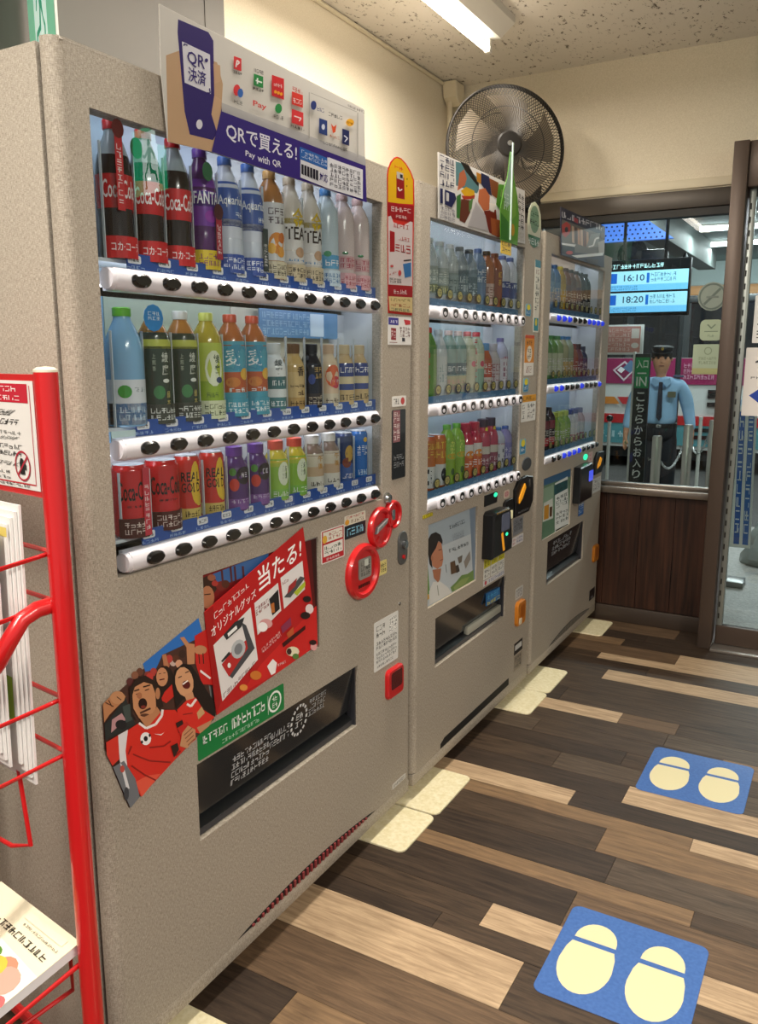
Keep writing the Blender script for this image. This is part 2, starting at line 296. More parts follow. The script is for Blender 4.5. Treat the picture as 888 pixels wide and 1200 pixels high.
ART={
'crowd':[
 ('p','#4a2f28',[(-0.0144,0.7631),(0.2569,0.8571),(0.2904,0.6357),(0.0551,0.5592)]),
 ('p','#2c70c2',[(0.1073,0.8163),(0.2571,0.8604),(0.2689,0.82),(0.2088,0.8186),(0.1566,0.8174),(0.1385,0.7964),(0.1121,0.7991)]),
 ('p','#8a3a34',[(0.1263,0.7878),(0.1239,0.7834),(0.1185,0.7825),(0.1127,0.7855),(0.1092,0.791),(0.1096,0.7965),(0.1137,0.7993),(0.1196,0.7982),(0.1246,0.7937)]),
 ('p','#b04038',[(0.1409,0.7892),(0.1384,0.7847),(0.133,0.7837),(0.1271,0.7868),(0.1235,0.7923),(0.1239,0.7978),(0.128,0.8007),(0.1341,0.7996),(0.1391,0.7951)]),
 ('p','#a85a44',[(0.1751,0.7936),(0.1726,0.789),(0.167,0.7881),(0.1608,0.7912),(0.1571,0.7968),(0.1575,0.8024),(0.1618,0.8053),(0.168,0.8043),(0.1733,0.7996)]),
 ('p','#c8b0a8',[(0.1925,0.7911),(0.1899,0.7865),(0.1841,0.7855),(0.1779,0.7886),(0.174,0.7943),(0.1744,0.8),(0.1788,0.8029),(0.1852,0.8019),(0.1906,0.7972)]),
 ('p','#5a3426',[(0.1994,0.7954),(0.1968,0.7907),(0.191,0.7897),(0.1847,0.7929),(0.1808,0.7986),(0.1812,0.8042),(0.1856,0.8072),(0.192,0.8061),(0.1975,0.8015)]),
 ('p','#3a2620',[(0.2175,0.7993),(0.2149,0.7946),(0.209,0.7936),(0.2026,0.7968),(0.1986,0.8025),(0.199,0.8082),(0.2035,0.8112),(0.21,0.8102),(0.2156,0.8055)]),
 ('p','#b8403a',[(0.1821,0.801),(0.1796,0.7964),(0.1739,0.7955),(0.1677,0.7985),(0.164,0.8042),(0.1643,0.8097),(0.1686,0.8127),(0.1749,0.8117),(0.1803,0.8071)]),
 ('p','#d8a080',[(0.2075,0.7828),(0.2049,0.7781),(0.199,0.7772),(0.1927,0.7804),(0.1888,0.7861),(0.1891,0.7918),(0.1936,0.7948),(0.2001,0.7937),(0.2056,0.7889)]),
 ('p','#6a4030',[(0.107,0.8008),(0.1046,0.7964),(0.0994,0.7955),(0.0937,0.7984),(0.0903,0.8038),(0.0907,0.8092),(0.0947,0.8121),(0.1005,0.811),(0.1053,0.8066)]),
 ('p','#8a5a44',[(0.0949,0.7988),(0.0926,0.7944),(0.0874,0.7935),(0.0818,0.7964),(0.0784,0.8018),(0.0788,0.8071),(0.0828,0.8099),(0.0885,0.8089),(0.0933,0.8045)]),
 ('p','#5a2c2c',[(0.0826,0.7907),(0.0802,0.7864),(0.0751,0.7855),(0.0696,0.7884),(0.0663,0.7938),(0.0667,0.7991),(0.0706,0.8019),(0.0762,0.8009),(0.081,0.7965)]),
 ('p','#c03a34',[(0.1301,0.7833),(0.1277,0.7789),(0.1223,0.778),(0.1165,0.781),(0.1129,0.7866),(0.1133,0.792),(0.1174,0.7949),(0.1234,0.7938),(0.1284,0.7892)]),
 ('p','#b87a56',[(0.1546,0.8181),(0.165,0.8163),(0.1716,0.7851),(0.1597,0.7875)]),
 ('p','#c08660',[(0.2033,0.8366),(0.2143,0.8349),(0.2269,0.8179),(0.2426,0.8113),(0.2402,0.7718),(0.2198,0.777),(0.2197,0.8119)]),
 ('p','#c5221f',[(0.2435,0.8277),(0.284,0.8325),(0.2968,0.7075),(0.2586,0.7229),(0.2434,0.7707)]),
 ('p','#c08660',[(0.2767,0.7887),(0.2746,0.7852),(0.2692,0.7837),(0.2616,0.7843),(0.2533,0.787),(0.246,0.7911),(0.2412,0.796),(0.2396,0.8006),(0.2416,0.804),(0.2469,0.8056),(0.2544,0.805),(0.2626,0.8025),(0.27,0.7983),(0.2751,0.7934)]),
 ('p','#3a2018',[(0.2515,0.7883),(0.2526,0.7676),(0.2554,0.7668),(0.2543,0.7875)]),
 ('p','#3a2018',[(0.2632,0.7862),(0.2643,0.7637),(0.2671,0.7629),(0.266,0.7854)]),
 ('p','#f0e8e8',[(0.2557,0.7547),(0.2855,0.7272),(0.2819,0.725),(0.2544,0.75)]),
 ('p','#241713',[(0.1835,0.7548),(0.18,0.7418),(0.172,0.7333),(0.161,0.731),(0.1495,0.7353),(0.1397,0.7453),(0.1335,0.7587),(0.1319,0.7732),(0.1353,0.7858),(0.143,0.7942),(0.1537,0.7968),(0.1651,0.7929),(0.1752,0.7833),(0.1818,0.7696)]),
 ('p','#c98d66',[(0.1667,0.7705),(0.1647,0.7631),(0.1601,0.7581),(0.1539,0.7568),(0.1472,0.7592),(0.1416,0.7648),(0.1379,0.7726),(0.137,0.7809),(0.139,0.7883),(0.1435,0.7932),(0.1496,0.7947),(0.1562,0.7924),(0.162,0.7868),(0.1658,0.779)]),
 ('p','#5a1a18',[(0.1446,0.7714),(0.1579,0.7686),(0.1575,0.771),(0.1442,0.7738)]),
 ('p','#2a1a14',[(0.1441,0.7836),(0.1495,0.783),(0.1491,0.7844),(0.1437,0.785)]),
 ('p','#2a1a14',[(0.1552,0.7817),(0.1611,0.7803),(0.1609,0.7816),(0.1551,0.783)]),
 ('p','#c8281f',[(0.1561,0.7451),(0.176,0.7526),(0.1787,0.7269),(0.1588,0.7213),(0.1447,0.7331)]),
 ('p','#1b1312',[(0.1841,0.7775),(0.2067,0.7837),(0.2288,0.774),(0.248,0.7455),(0.2675,0.7111),(0.2947,0.6694),(0.2931,0.6399),(0.2605,0.6721),(0.2386,0.7045),(0.2022,0.7114),(0.1836,0.7002),(0.1776,0.7438)]),
 ('p','#d39c74',[(0.2338,0.7397),(0.2332,0.7263),(0.2278,0.7167),(0.2185,0.7131),(0.2075,0.716),(0.1968,0.7247),(0.1886,0.7374),(0.1845,0.7517),(0.1851,0.7647),(0.1904,0.774),(0.1993,0.7779),(0.2102,0.7754),(0.2209,0.767),(0.2294,0.7543)]),
 ('p','#5a1210',[(0.2229,0.7393),(0.2247,0.735),(0.2243,0.7314),(0.2218,0.7291),(0.2177,0.7285),(0.2129,0.7299),(0.2082,0.7328),(0.2047,0.7367),(0.203,0.7409),(0.2034,0.7445),(0.2058,0.7468),(0.2099,0.7474),(0.2147,0.7461),(0.2193,0.7432)]),
 ('p','#f4ece8',[(0.2051,0.741),(0.2197,0.7435),(0.2178,0.7464),(0.2031,0.7439)]),
 ('p','#2a1812',[(0.1932,0.7587),(0.203,0.7586),(0.202,0.7607),(0.1922,0.7609)]),
 ('p','#2a1812',[(0.2126,0.7619),(0.2231,0.7616),(0.2221,0.7638),(0.2117,0.764)]),
 ('p','#cc946e',[(0.2072,0.7196),(0.23,0.7179),(0.2359,0.6987),(0.215,0.6981)]),
 ('p','#d62c22',[(0.1856,0.6977),(0.2109,0.7064),(0.2385,0.7029),(0.2579,0.6696),(0.2906,0.6409),(0.2433,0.6249),(0.2029,0.6503),(0.1866,0.6773)]),
 ('p','#efe6e2',[(0.211,0.6976),(0.2219,0.6883),(0.2254,0.6911),(0.2145,0.7004)]),
 ('p','#efe6e2',[(0.2262,0.6874),(0.2417,0.6968),(0.2366,0.7015),(0.2212,0.692)]),
 ('p','#8a1814',[(0.2005,0.6808),(0.2276,0.6735),(0.2273,0.6757),(0.2002,0.6829)]),
 ('p','#caa070',[(0.2389,0.6701),(0.2536,0.6782),(0.2622,0.6609),(0.2427,0.6548)]),
 ('p','#c08a66',[(0.2371,0.6397),(0.283,0.6386),(0.2726,0.6287),(0.2457,0.624)]),
 ('p','#b57c55',[(-0.0167,0.7641),(0.0285,0.7854),(0.0525,0.7832),(0.061,0.7708),(0.0471,0.7623),(0.0223,0.7522),(-0.0046,0.7315)]),
 ('p','#c08a62',[(0.0591,0.77),(0.057,0.7655),(0.0521,0.7631),(0.0453,0.7633),(0.0381,0.7661),(0.0318,0.7708),(0.0276,0.7766),(0.0264,0.7823),(0.0284,0.7867),(0.0332,0.7892),(0.0398,0.789),(0.0471,0.7864),(0.0535,0.7817),(0.0578,0.7758)]),
 ('p','#4a2a1e',[(0.0146,0.7769),(0.0318,0.7628),(0.0329,0.764),(0.0157,0.7781)]),
 ('p','#4a2a1e',[(0.0216,0.7792),(0.0278,0.7648),(0.0297,0.7648),(0.0235,0.7792)]),
 ('p','#4a2a1e',[(0.0402,0.7779),(0.0496,0.7683),(0.051,0.7692),(0.0416,0.7788)]),
 ('p','#252a2a',[(-0.0081,0.7314),(0.0256,0.7478),(0.0608,0.7678),(0.0734,0.7289),(0.0799,0.7106),(0.008,0.7096)]),
 ('p','#b98c90',[(0.0269,0.7412),(0.0496,0.7445),(0.0579,0.7288),(0.0233,0.7183)]),
 ('p','#3f4a48',[(0.0523,0.7557),(0.0714,0.7546),(0.0729,0.7228),(0.0575,0.7228)]),
 ('p','#1c1c20',[(0.0591,0.719),(0.0575,0.7156),(0.0537,0.714),(0.0484,0.7143),(0.0427,0.7167),(0.0377,0.7205),(0.0344,0.7251),(0.0334,0.7295),(0.035,0.7328),(0.0387,0.7345),(0.044,0.7342),(0.0497,0.7319),(0.0547,0.7281),(0.0581,0.7235)]),
 ('p','#281a15',[(0.0696,0.7831),(0.086,0.7957),(0.1097,0.7936),(0.1289,0.7774),(0.1437,0.7497),(0.15,0.7181),(0.1289,0.7166),(0.1192,0.7555),(0.0794,0.7578),(0.0738,0.735),(0.0842,0.7152),(0.0696,0.7304)]),
 ('p','#c78c63',[(0.0762,0.7683),(0.083,0.7813),(0.1049,0.7828),(0.1244,0.7711),(0.1312,0.751),(0.1315,0.7252),(0.1199,0.7072),(0.1036,0.7073),(0.0884,0.7197),(0.0764,0.7433)]),
 ('p','#b87e58',[(0.143,0.7467),(0.1421,0.742),(0.1403,0.7386),(0.1378,0.7373),(0.1353,0.7382),(0.1332,0.7413),(0.1319,0.7458),(0.1316,0.7509),(0.1325,0.7556),(0.1344,0.7589),(0.1368,0.7602),(0.1393,0.7593),(0.1415,0.7563),(0.1428,0.7518)]),
 ('p','#3a2418',[(0.081,0.7729),(0.0935,0.7715),(0.0926,0.7745),(0.0802,0.7759)]),
 ('p','#3a2418',[(0.1027,0.7728),(0.1199,0.7704),(0.1191,0.7734),(0.1019,0.7758)]),
 ('p','#3a2418',[(0.0841,0.766),(0.0927,0.7644),(0.0923,0.7663),(0.0838,0.7679)]),
 ('p','#3a2418',[(0.1061,0.7651),(0.1169,0.7643),(0.1162,0.7663),(0.1054,0.7671)]),
 ('p','#a86c4a',[(0.0984,0.7594),(0.0976,0.757),(0.0958,0.7555),(0.0932,0.7552),(0.0904,0.7562),(0.0881,0.7584),(0.0865,0.7611),(0.0861,0.764),(0.0869,0.7664),(0.0887,0.7679),(0.0913,0.7681),(0.094,0.7671),(0.0964,0.765),(0.098,0.7623)]),
 ('p','#240c0a',[(0.1095,0.7394),(0.1081,0.7352),(0.1049,0.7327),(0.1005,0.7323),(0.0958,0.7342),(0.0918,0.7378),(0.0892,0.7425),(0.0885,0.7474),(0.0898,0.7516),(0.093,0.7541),(0.0973,0.7545),(0.102,0.7528),(0.1061,0.7491),(0.1088,0.7444)]),
 ('p','#7a2a22',[(0.1063,0.7343),(0.1056,0.7332),(0.1038,0.7328),(0.1012,0.7332),(0.0984,0.7342),(0.096,0.7358),(0.0943,0.7375),(0.0938,0.7391),(0.0945,0.7402),(0.0963,0.7406),(0.0989,0.7402),(0.1016,0.7392),(0.1041,0.7376),(0.1058,0.7359)]),
 ('p','#4a2a1e',[(0.0919,0.7261),(0.1181,0.7254),(0.1163,0.7296),(0.0902,0.7302)]),
 ('p','#5a3626',[(0.1135,0.7155),(0.1123,0.7146),(0.1092,0.7147),(0.1047,0.7159),(0.0998,0.7178),(0.0955,0.7202),(0.0925,0.7224),(0.0915,0.7242),(0.0927,0.7251),(0.0958,0.725),(0.1002,0.7239),(0.1051,0.7219),(0.1095,0.7196),(0.1125,0.7173)]),
 ('p','#bb8059',[(0.0903,0.7174),(0.1206,0.7166),(0.1328,0.7247),(0.143,0.7078),(0.1357,0.6944),(0.1047,0.6941)]),
 ('p','#d42b1f',[(0.0506,0.707),(0.0858,0.7107),(0.1046,0.6925),(0.1463,0.713),(0.1792,0.7002),(0.1995,0.6687),(0.2335,0.6186),(0.1958,0.609),(0.0816,0.5686),(0.0544,0.63),(0.0492,0.6639)]),
 ('p','#efe8e6',[(0.0852,0.7097),(0.1016,0.6928),(0.1053,0.6951),(0.0888,0.712)]),
 ('p','#efe8e6',[(0.1044,0.6913),(0.1282,0.6893),(0.1262,0.6946),(0.1025,0.6966)]),
 ('p','#efe8e6',[(0.1296,0.6896),(0.1463,0.7001),(0.1415,0.7049),(0.1248,0.6944)]),
 ('p','#efe8e6',[(0.1469,0.7011),(0.1494,0.7122),(0.1433,0.7151),(0.1408,0.704)]),
 ('p','#dedade',[(0.0367,0.7082),(0.0603,0.7092),(0.0518,0.6722),(0.0544,0.63),(0.0785,0.5702),(0.0624,0.5781),(0.0375,0.6597)]),
 ('p','#cf3327',[(-0.0002,0.7055),(0.0374,0.7079),(0.037,0.6631),(0.0205,0.6581)]),
 ('p','#e2553f',[(0.0701,0.6034),(0.1003,0.6021),(0.1329,0.5902),(0.0836,0.5676)]),
 ('p','#6d7178',[(0.0214,0.6546),(0.0467,0.6556),(0.0706,0.6096),(0.0785,0.5702),(0.0551,0.5592)]),
 ('p','#d8d8dc',[(0.0373,0.6567),(0.0458,0.6434),(0.0559,0.5974),(0.0484,0.601)]),
 ('p','#b84a40',[(0.0471,0.6397),(0.0463,0.637),(0.0447,0.6354),(0.0425,0.635),(0.0402,0.6361),(0.0383,0.6383),(0.037,0.6413),(0.0367,0.6444),(0.0375,0.6471),(0.0391,0.6488),(0.0412,0.6491),(0.0435,0.6481),(0.0455,0.6458),(0.0468,0.6428)]),
 ('p','#3a3d44',[(0.0537,0.5888),(0.0527,0.5838),(0.0507,0.5803),(0.0482,0.5791),(0.0455,0.5804),(0.0433,0.584),(0.042,0.5891),(0.0418,0.5947),(0.0428,0.5997),(0.0447,0.6032),(0.0473,0.6044),(0.0499,0.6031),(0.0522,0.5996),(0.0535,0.5945)]),
 ('p','#f2f0f0',[(0.1136,0.6694),(0.1119,0.6645),(0.108,0.6617),(0.1025,0.6615),(0.0968,0.664),(0.0918,0.6687),(0.0885,0.6745),(0.0876,0.6804),(0.0893,0.6853),(0.0931,0.6881),(0.0985,0.6883),(0.1043,0.6859),(0.1093,0.6813),(0.1127,0.6754)]),
 ('p','#16181c',[(0.1056,0.6728),(0.105,0.6708),(0.1034,0.6697),(0.1013,0.6696),(0.099,0.6706),(0.097,0.6724),(0.0958,0.6748),(0.0954,0.6771),(0.0961,0.6791),(0.0976,0.6802),(0.0997,0.6803),(0.102,0.6793),(0.104,0.6775),(0.1053,0.6752)]),
 ('p','#16181c',[(0.0938,0.6714),(0.0934,0.6702),(0.0926,0.6694),(0.0914,0.6693),(0.0902,0.6698),(0.0892,0.6709),(0.0885,0.6723),(0.0883,0.6737),(0.0887,0.675),(0.0895,0.6757),(0.0907,0.6759),(0.0919,0.6753),(0.0929,0.6743),(0.0936,0.6729)]),
 ('p','#16181c',[(0.1132,0.676),(0.1129,0.6748),(0.112,0.674),(0.1109,0.6739),(0.1096,0.6744),(0.1085,0.6755),(0.1079,0.6769),(0.1077,0.6784),(0.108,0.6796),(0.1089,0.6804),(0.11,0.6805),(0.1113,0.68),(0.1124,0.6789),(0.1131,0.6775)]),
 ('p','#8f1712',[(0.0675,0.6576),(0.1055,0.6277),(0.107,0.6298),(0.069,0.6596)]),
 ('p','#8f1712',[(0.106,0.6274),(0.1593,0.6),(0.1598,0.6028),(0.1065,0.6301)]),
 ('p','#8f1712',[(0.0618,0.6381),(0.0914,0.6067),(0.0936,0.6081),(0.0639,0.6395)]),
 ('p','#8f1712',[(0.0916,0.6065),(0.1188,0.5822),(0.1206,0.584),(0.0934,0.6083)]),
 ('p','#8f1712',[(0.1081,0.6525),(0.145,0.6398),(0.1448,0.6428),(0.1079,0.6555)]),
 ('p','#8f1712',[(0.1459,0.6396),(0.1634,0.6421),(0.1613,0.6454),(0.1438,0.6429)]),
 ('p','#8f1712',[(0.1746,0.6071),(0.1883,0.6112),(0.1857,0.6145),(0.172,0.6104)]),
 ('p','#8f1712',[(0.064,0.6768),(0.0554,0.6648),(0.0584,0.6624),(0.0671,0.6744)]),
 ('p','#f0e0dc',[(0.1199,0.6765),(0.138,0.6657),(0.1475,0.6682),(0.1382,0.6679)]),
 ('p','#2a1512',[(0.1775,0.6742),(0.1953,0.6738),(0.2029,0.6503),(0.1849,0.651)]),
 ('p','#c42420',[(0.1812,0.6627),(0.2084,0.6651),(0.2209,0.6429),(0.1928,0.6342)]),
 ('p','#c68f68',[(0.1854,0.6238),(0.1937,0.6474),(0.2101,0.6559),(0.23,0.6392),(0.2299,0.6219),(0.205,0.6101)]),
 ('p','#7a4a32',[(0.1985,0.6397),(0.2218,0.6454),(0.2203,0.6472),(0.1971,0.6415)]),
 ('p','#7a4a32',[(0.2016,0.6315),(0.2236,0.637),(0.2222,0.6389),(0.2002,0.6334)]),
 ('p','#7a4a32',[(0.2048,0.6233),(0.2255,0.6287),(0.224,0.6306),(0.2033,0.6252)]),
 ('p','#7a4a32',[(0.2079,0.6151),(0.2273,0.6203),(0.2258,0.6222),(0.2065,0.617)]),
 ('p','#2c1a14',[(0.1617,0.634),(0.1793,0.6332),(0.1828,0.6181),(0.1688,0.6074)]),
],
'photo':[
 ('p','#7a1a1c',[(0.2757,0.9414),(0.6793,0.9372),(0.6765,0.6631),(0.3971,0.6692),(0.2631,0.721)]),
 ('p','#3e69a6',[(0.309,0.9353),(0.4595,0.9419),(0.4944,0.9473),(0.4868,0.905),(0.3298,0.9067)]),
 ('p','#3a241c',[(0.3224,0.9085),(0.3192,0.9004),(0.3114,0.8953),(0.3005,0.8942),(0.2888,0.8972),(0.2787,0.9036),(0.2719,0.9123),(0.2699,0.9214),(0.2729,0.9292),(0.2804,0.9344),(0.291,0.9357),(0.3027,0.933),(0.3131,0.9266),(0.3202,0.9179)]),
 ('p','#b87a58',[(0.3123,0.8872),(0.3097,0.8776),(0.3036,0.8709),(0.2953,0.8686),(0.2864,0.871),(0.2787,0.8776),(0.2737,0.8871),(0.2723,0.8976),(0.2748,0.907),(0.2807,0.9136),(0.2889,0.9161),(0.2978,0.9139),(0.3056,0.9075),(0.3108,0.8979)]),
 ('p','#2a1812',[(0.283,0.8988),(0.3021,0.8956),(0.3019,0.8977),(0.2828,0.9009)]),
 ('p','#7a2a24',[(0.3574,0.8999),(0.3551,0.8959),(0.3493,0.8938),(0.3412,0.8938),(0.3323,0.896),(0.3244,0.9),(0.3192,0.9049),(0.3175,0.9097),(0.3196,0.9136),(0.3253,0.9158),(0.3333,0.9158),(0.3422,0.9137),(0.3501,0.9097),(0.3556,0.9048)]),
 ('p','#5a3024',[(0.3601,0.9027),(0.3587,0.8993),(0.355,0.8972),(0.3498,0.8968),(0.3442,0.8982),(0.3392,0.9011),(0.3359,0.9049),(0.3349,0.9088),(0.3363,0.9122),(0.3399,0.9143),(0.345,0.9147),(0.3507,0.9134),(0.3557,0.9105),(0.359,0.9067)]),
 ('p','#a06048',[(0.3184,0.9264),(0.317,0.9238),(0.3135,0.9223),(0.3086,0.9222),(0.3032,0.9234),(0.2985,0.9259),(0.2953,0.929),(0.2943,0.9321),(0.2956,0.9347),(0.299,0.9362),(0.3039,0.9363),(0.3093,0.9351),(0.3141,0.9327),(0.3173,0.9296)]),
 ('p','#b03a34',[(0.3251,0.9129),(0.324,0.9105),(0.3211,0.9091),(0.3171,0.9089),(0.3128,0.91),(0.309,0.9121),(0.3064,0.9148),(0.3056,0.9177),(0.3067,0.92),(0.3095,0.9215),(0.3134,0.9217),(0.3178,0.9206),(0.3216,0.9185),(0.3243,0.9158)]),
 ('p','#5a2a2a',[(0.3339,0.9464),(0.3361,0.9118),(0.3421,0.9107),(0.3398,0.9454)]),
 ('p','#5a2a2a',[(0.3615,0.9402),(0.3639,0.9051),(0.37,0.9039),(0.3676,0.9391)]),
 ('p','#5a2a2a',[(0.3743,0.9373),(0.3768,0.9019),(0.383,0.9008),(0.3805,0.9363)]),
 ('p','#5a2a2a',[(0.4005,0.9315),(0.4032,0.8956),(0.4096,0.8943),(0.4069,0.9304)]),
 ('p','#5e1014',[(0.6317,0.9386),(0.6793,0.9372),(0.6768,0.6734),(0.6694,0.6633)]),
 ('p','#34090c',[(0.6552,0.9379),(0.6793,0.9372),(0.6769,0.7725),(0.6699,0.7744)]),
],
'card':[
 ('p','#b8191c',[(0.2718,0.8683),(0.6137,0.9771),(0.6659,0.6775),(0.5146,0.6629),(0.296,0.6429)]),
 ('p','#cf2322',[(0.4443,0.7021),(0.6626,0.7769),(0.6659,0.6775),(0.5146,0.6629),(0.3752,0.6596)]),
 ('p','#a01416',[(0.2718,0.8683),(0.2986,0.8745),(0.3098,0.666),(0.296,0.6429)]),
 ('t','#ffffff','当たる!',[(0.4465,0.864),(0.604,0.9091),(0.6053,0.9557),(0.4408,0.9159)]),
 ('m','#f2dcdc',(1,8),[(0.2993,0.842),(0.414,0.8848),(0.4107,0.898),(0.2979,0.8611)]),
 ('t','#f6eaea','オリジナルグッズ',[(0.2911,0.8086),(0.4367,0.8593),(0.4335,0.8763),(0.2875,0.8318)]),
 ('p','#e4e0e0',[(0.2942,0.7933),(0.4152,0.8396),(0.4346,0.7165),(0.3149,0.6659)]),
 ('p','#e4e0e0',[(0.4277,0.8453),(0.5129,0.8697),(0.5226,0.803),(0.4358,0.7718)]),
 ('p','#e4e0e0',[(0.5223,0.8787),(0.6083,0.8993),(0.6162,0.829),(0.5332,0.804)]),
 ('p','#45484e',[(0.3826,0.8164),(0.3983,0.8047),(0.4245,0.7458),(0.348,0.704),(0.338,0.7128),(0.4014,0.7531)]),
 ('p','#b82a2a',[(0.3165,0.745),(0.3483,0.7628),(0.3968,0.7727),(0.4014,0.7531),(0.3379,0.7111)]),
 ('p','#b8bcc0',[(0.3915,0.7499),(0.3848,0.7435),(0.3754,0.7406),(0.365,0.7418),(0.3558,0.7468),(0.3495,0.7546),(0.3474,0.7636),(0.3497,0.7721),(0.3562,0.7785),(0.3654,0.7815),(0.3758,0.7805),(0.3851,0.7756),(0.3916,0.7678),(0.3939,0.7586)]),
 ('p','#7a7e84',[(0.3824,0.7547),(0.3785,0.7509),(0.373,0.749),(0.367,0.7496),(0.3617,0.7524),(0.3582,0.757),(0.357,0.7623),(0.3585,0.7674),(0.3623,0.7713),(0.3678,0.7732),(0.3737,0.7727),(0.3791,0.7699),(0.3827,0.7653),(0.3839,0.7599)]),
 ('p','#26282c',[(0.3144,0.7527),(0.3406,0.7653),(0.3455,0.7584),(0.3193,0.7493)]),
 ('p','#2c2e32',[(0.3248,0.8053),(0.3617,0.8224),(0.3938,0.824),(0.3821,0.8059),(0.3343,0.7919)]),
 ('p','#f0f0f0',[(0.3375,0.8049),(0.3666,0.814),(0.3688,0.8062),(0.3397,0.7973)]),
 ('m','#5a2020',(1,9),[(0.3177,0.6702),(0.4274,0.7078),(0.4251,0.7197),(0.3174,0.6828)]),
 ('p','#eeeeee',[(0.3442,0.7339),(0.3436,0.7316),(0.3421,0.7302),(0.34,0.7298),(0.3377,0.7306),(0.3357,0.7323),(0.3344,0.7347),(0.334,0.7373),(0.3347,0.7396),(0.3362,0.7411),(0.3383,0.7415),(0.3405,0.7407),(0.3425,0.7389),(0.3439,0.7365)]),
 ('p','#1c1c20',[(0.479,0.841),(0.5123,0.8549),(0.5167,0.8085),(0.4893,0.8009)]),
 ('p','#b86a30',[(0.4844,0.8284),(0.4963,0.829),(0.4985,0.8059),(0.4866,0.8073)]),
 ('p','#d8a0a0',[(0.4886,0.7823),(0.4861,0.7781),(0.4794,0.7761),(0.47,0.7767),(0.4597,0.7798),(0.4507,0.7846),(0.4445,0.7902),(0.4425,0.7956),(0.4449,0.7997),(0.4514,0.8017),(0.4606,0.8012),(0.4708,0.7983),(0.4801,0.7935),(0.4864,0.7878)]),
 ('p','#f6f4f4',[(0.4708,0.78),(0.4689,0.7757),(0.4639,0.7732),(0.4569,0.7731),(0.4493,0.7754),(0.4426,0.7796),(0.438,0.7847),(0.4366,0.79),(0.4384,0.7942),(0.4433,0.7966),(0.4502,0.7968),(0.4578,0.7946),(0.4646,0.7905),(0.4692,0.7853)]),
 ('m','#8a3030',(2,5),[(0.4308,0.8136),(0.4785,0.8263),(0.4763,0.8454),(0.4301,0.8356)]),
 ('p','#4a4c50',[(0.5328,0.8308),(0.5974,0.8648),(0.617,0.8563),(0.5576,0.8244)]),
 ('p','#b0c030',[(0.5706,0.8326),(0.6167,0.8485),(0.6164,0.8368),(0.5831,0.8217)]),
 ('p','#a02c2c',[(0.5523,0.8526),(0.5844,0.864),(0.5775,0.8464),(0.5454,0.8352)]),
 ('m','#8a3030',(1,3),[(0.5265,0.8589),(0.5526,0.8639),(0.5517,0.8737),(0.5256,0.8685)]),
 ('m','#f0c8c8',(2,8),[(0.4482,0.7252),(0.5206,0.7443),(0.5149,0.7594),(0.447,0.7386)]),
 ('p','#3a0c0e',[(0.5218,0.7265),(0.6138,0.7422),(0.6135,0.7322),(0.5264,0.7154)]),
 ('p','#8a3050',[(0.5183,0.7661),(0.5561,0.7784),(0.5587,0.7582),(0.5238,0.7491)]),
 ('p','#c05a30',[(0.5392,0.7445),(0.5649,0.7525),(0.5676,0.736),(0.5451,0.731)]),
 ('p','#e8d8d8',[(0.6486,0.7726),(0.6468,0.7678),(0.642,0.765),(0.6351,0.7645),(0.6276,0.7666),(0.6209,0.7708),(0.6164,0.7762),(0.6149,0.7818),(0.6167,0.7865),(0.6214,0.7894),(0.6282,0.7899),(0.6357,0.7879),(0.6424,0.7837),(0.6471,0.7783)]),
 ('p','#241414',[(0.6346,0.7603),(0.6325,0.7571),(0.6268,0.7556),(0.6187,0.7562),(0.6098,0.7587),(0.6019,0.7626),(0.5965,0.7672),(0.5947,0.7715),(0.5968,0.7747),(0.6023,0.7762),(0.6103,0.7757),(0.6191,0.7732),(0.6272,0.7693),(0.6327,0.7647)]),
 ('p','#241414',[(0.639,0.7993),(0.6372,0.7963),(0.6325,0.7948),(0.6257,0.795),(0.6183,0.797),(0.6117,0.8002),(0.6072,0.8042),(0.6057,0.808),(0.6074,0.811),(0.612,0.8125),(0.6187,0.8123),(0.6261,0.8104),(0.6328,0.8072),(0.6374,0.8032)]),
 ('p','#e8e0c0',[(0.5869,0.6863),(0.5842,0.682),(0.5768,0.6802),(0.5664,0.6812),(0.5551,0.6849),(0.545,0.6905),(0.5382,0.6968),(0.5359,0.7026),(0.5386,0.7069),(0.5456,0.7087),(0.5558,0.7078),(0.5672,0.7042),(0.5774,0.6987),(0.5845,0.6923)]),
 ('p','#58803c',[(0.5853,0.6748),(0.5839,0.6721),(0.5802,0.6708),(0.5749,0.6712),(0.5692,0.6731),(0.5641,0.6761),(0.5606,0.6797),(0.5595,0.6832),(0.5608,0.6859),(0.5644,0.6872),(0.5696,0.6869),(0.5754,0.685),(0.5805,0.682),(0.5841,0.6783)]),
 ('p','#402020',[(0.5567,0.696),(0.5556,0.6929),(0.5529,0.691),(0.549,0.6908),(0.5448,0.6921),(0.5411,0.6948),(0.5386,0.6984),(0.5378,0.702),(0.5388,0.7051),(0.5415,0.707),(0.5453,0.7073),(0.5495,0.7059),(0.5533,0.7032),(0.5558,0.6997)]),
 ('p','#f4f0f0',[(0.4643,0.6915),(0.4855,0.7016),(0.5001,0.6872),(0.4932,0.6663),(0.4781,0.6658)]),
 ('p','#e0a0a0',[(0.6602,0.6752),(0.6587,0.6712),(0.6548,0.6688),(0.6492,0.6686),(0.643,0.6706),(0.6376,0.6743),(0.6339,0.6791),(0.6326,0.6839),(0.6341,0.6879),(0.638,0.6902),(0.6435,0.6905),(0.6496,0.6885),(0.6552,0.6849),(0.6589,0.6801)]),
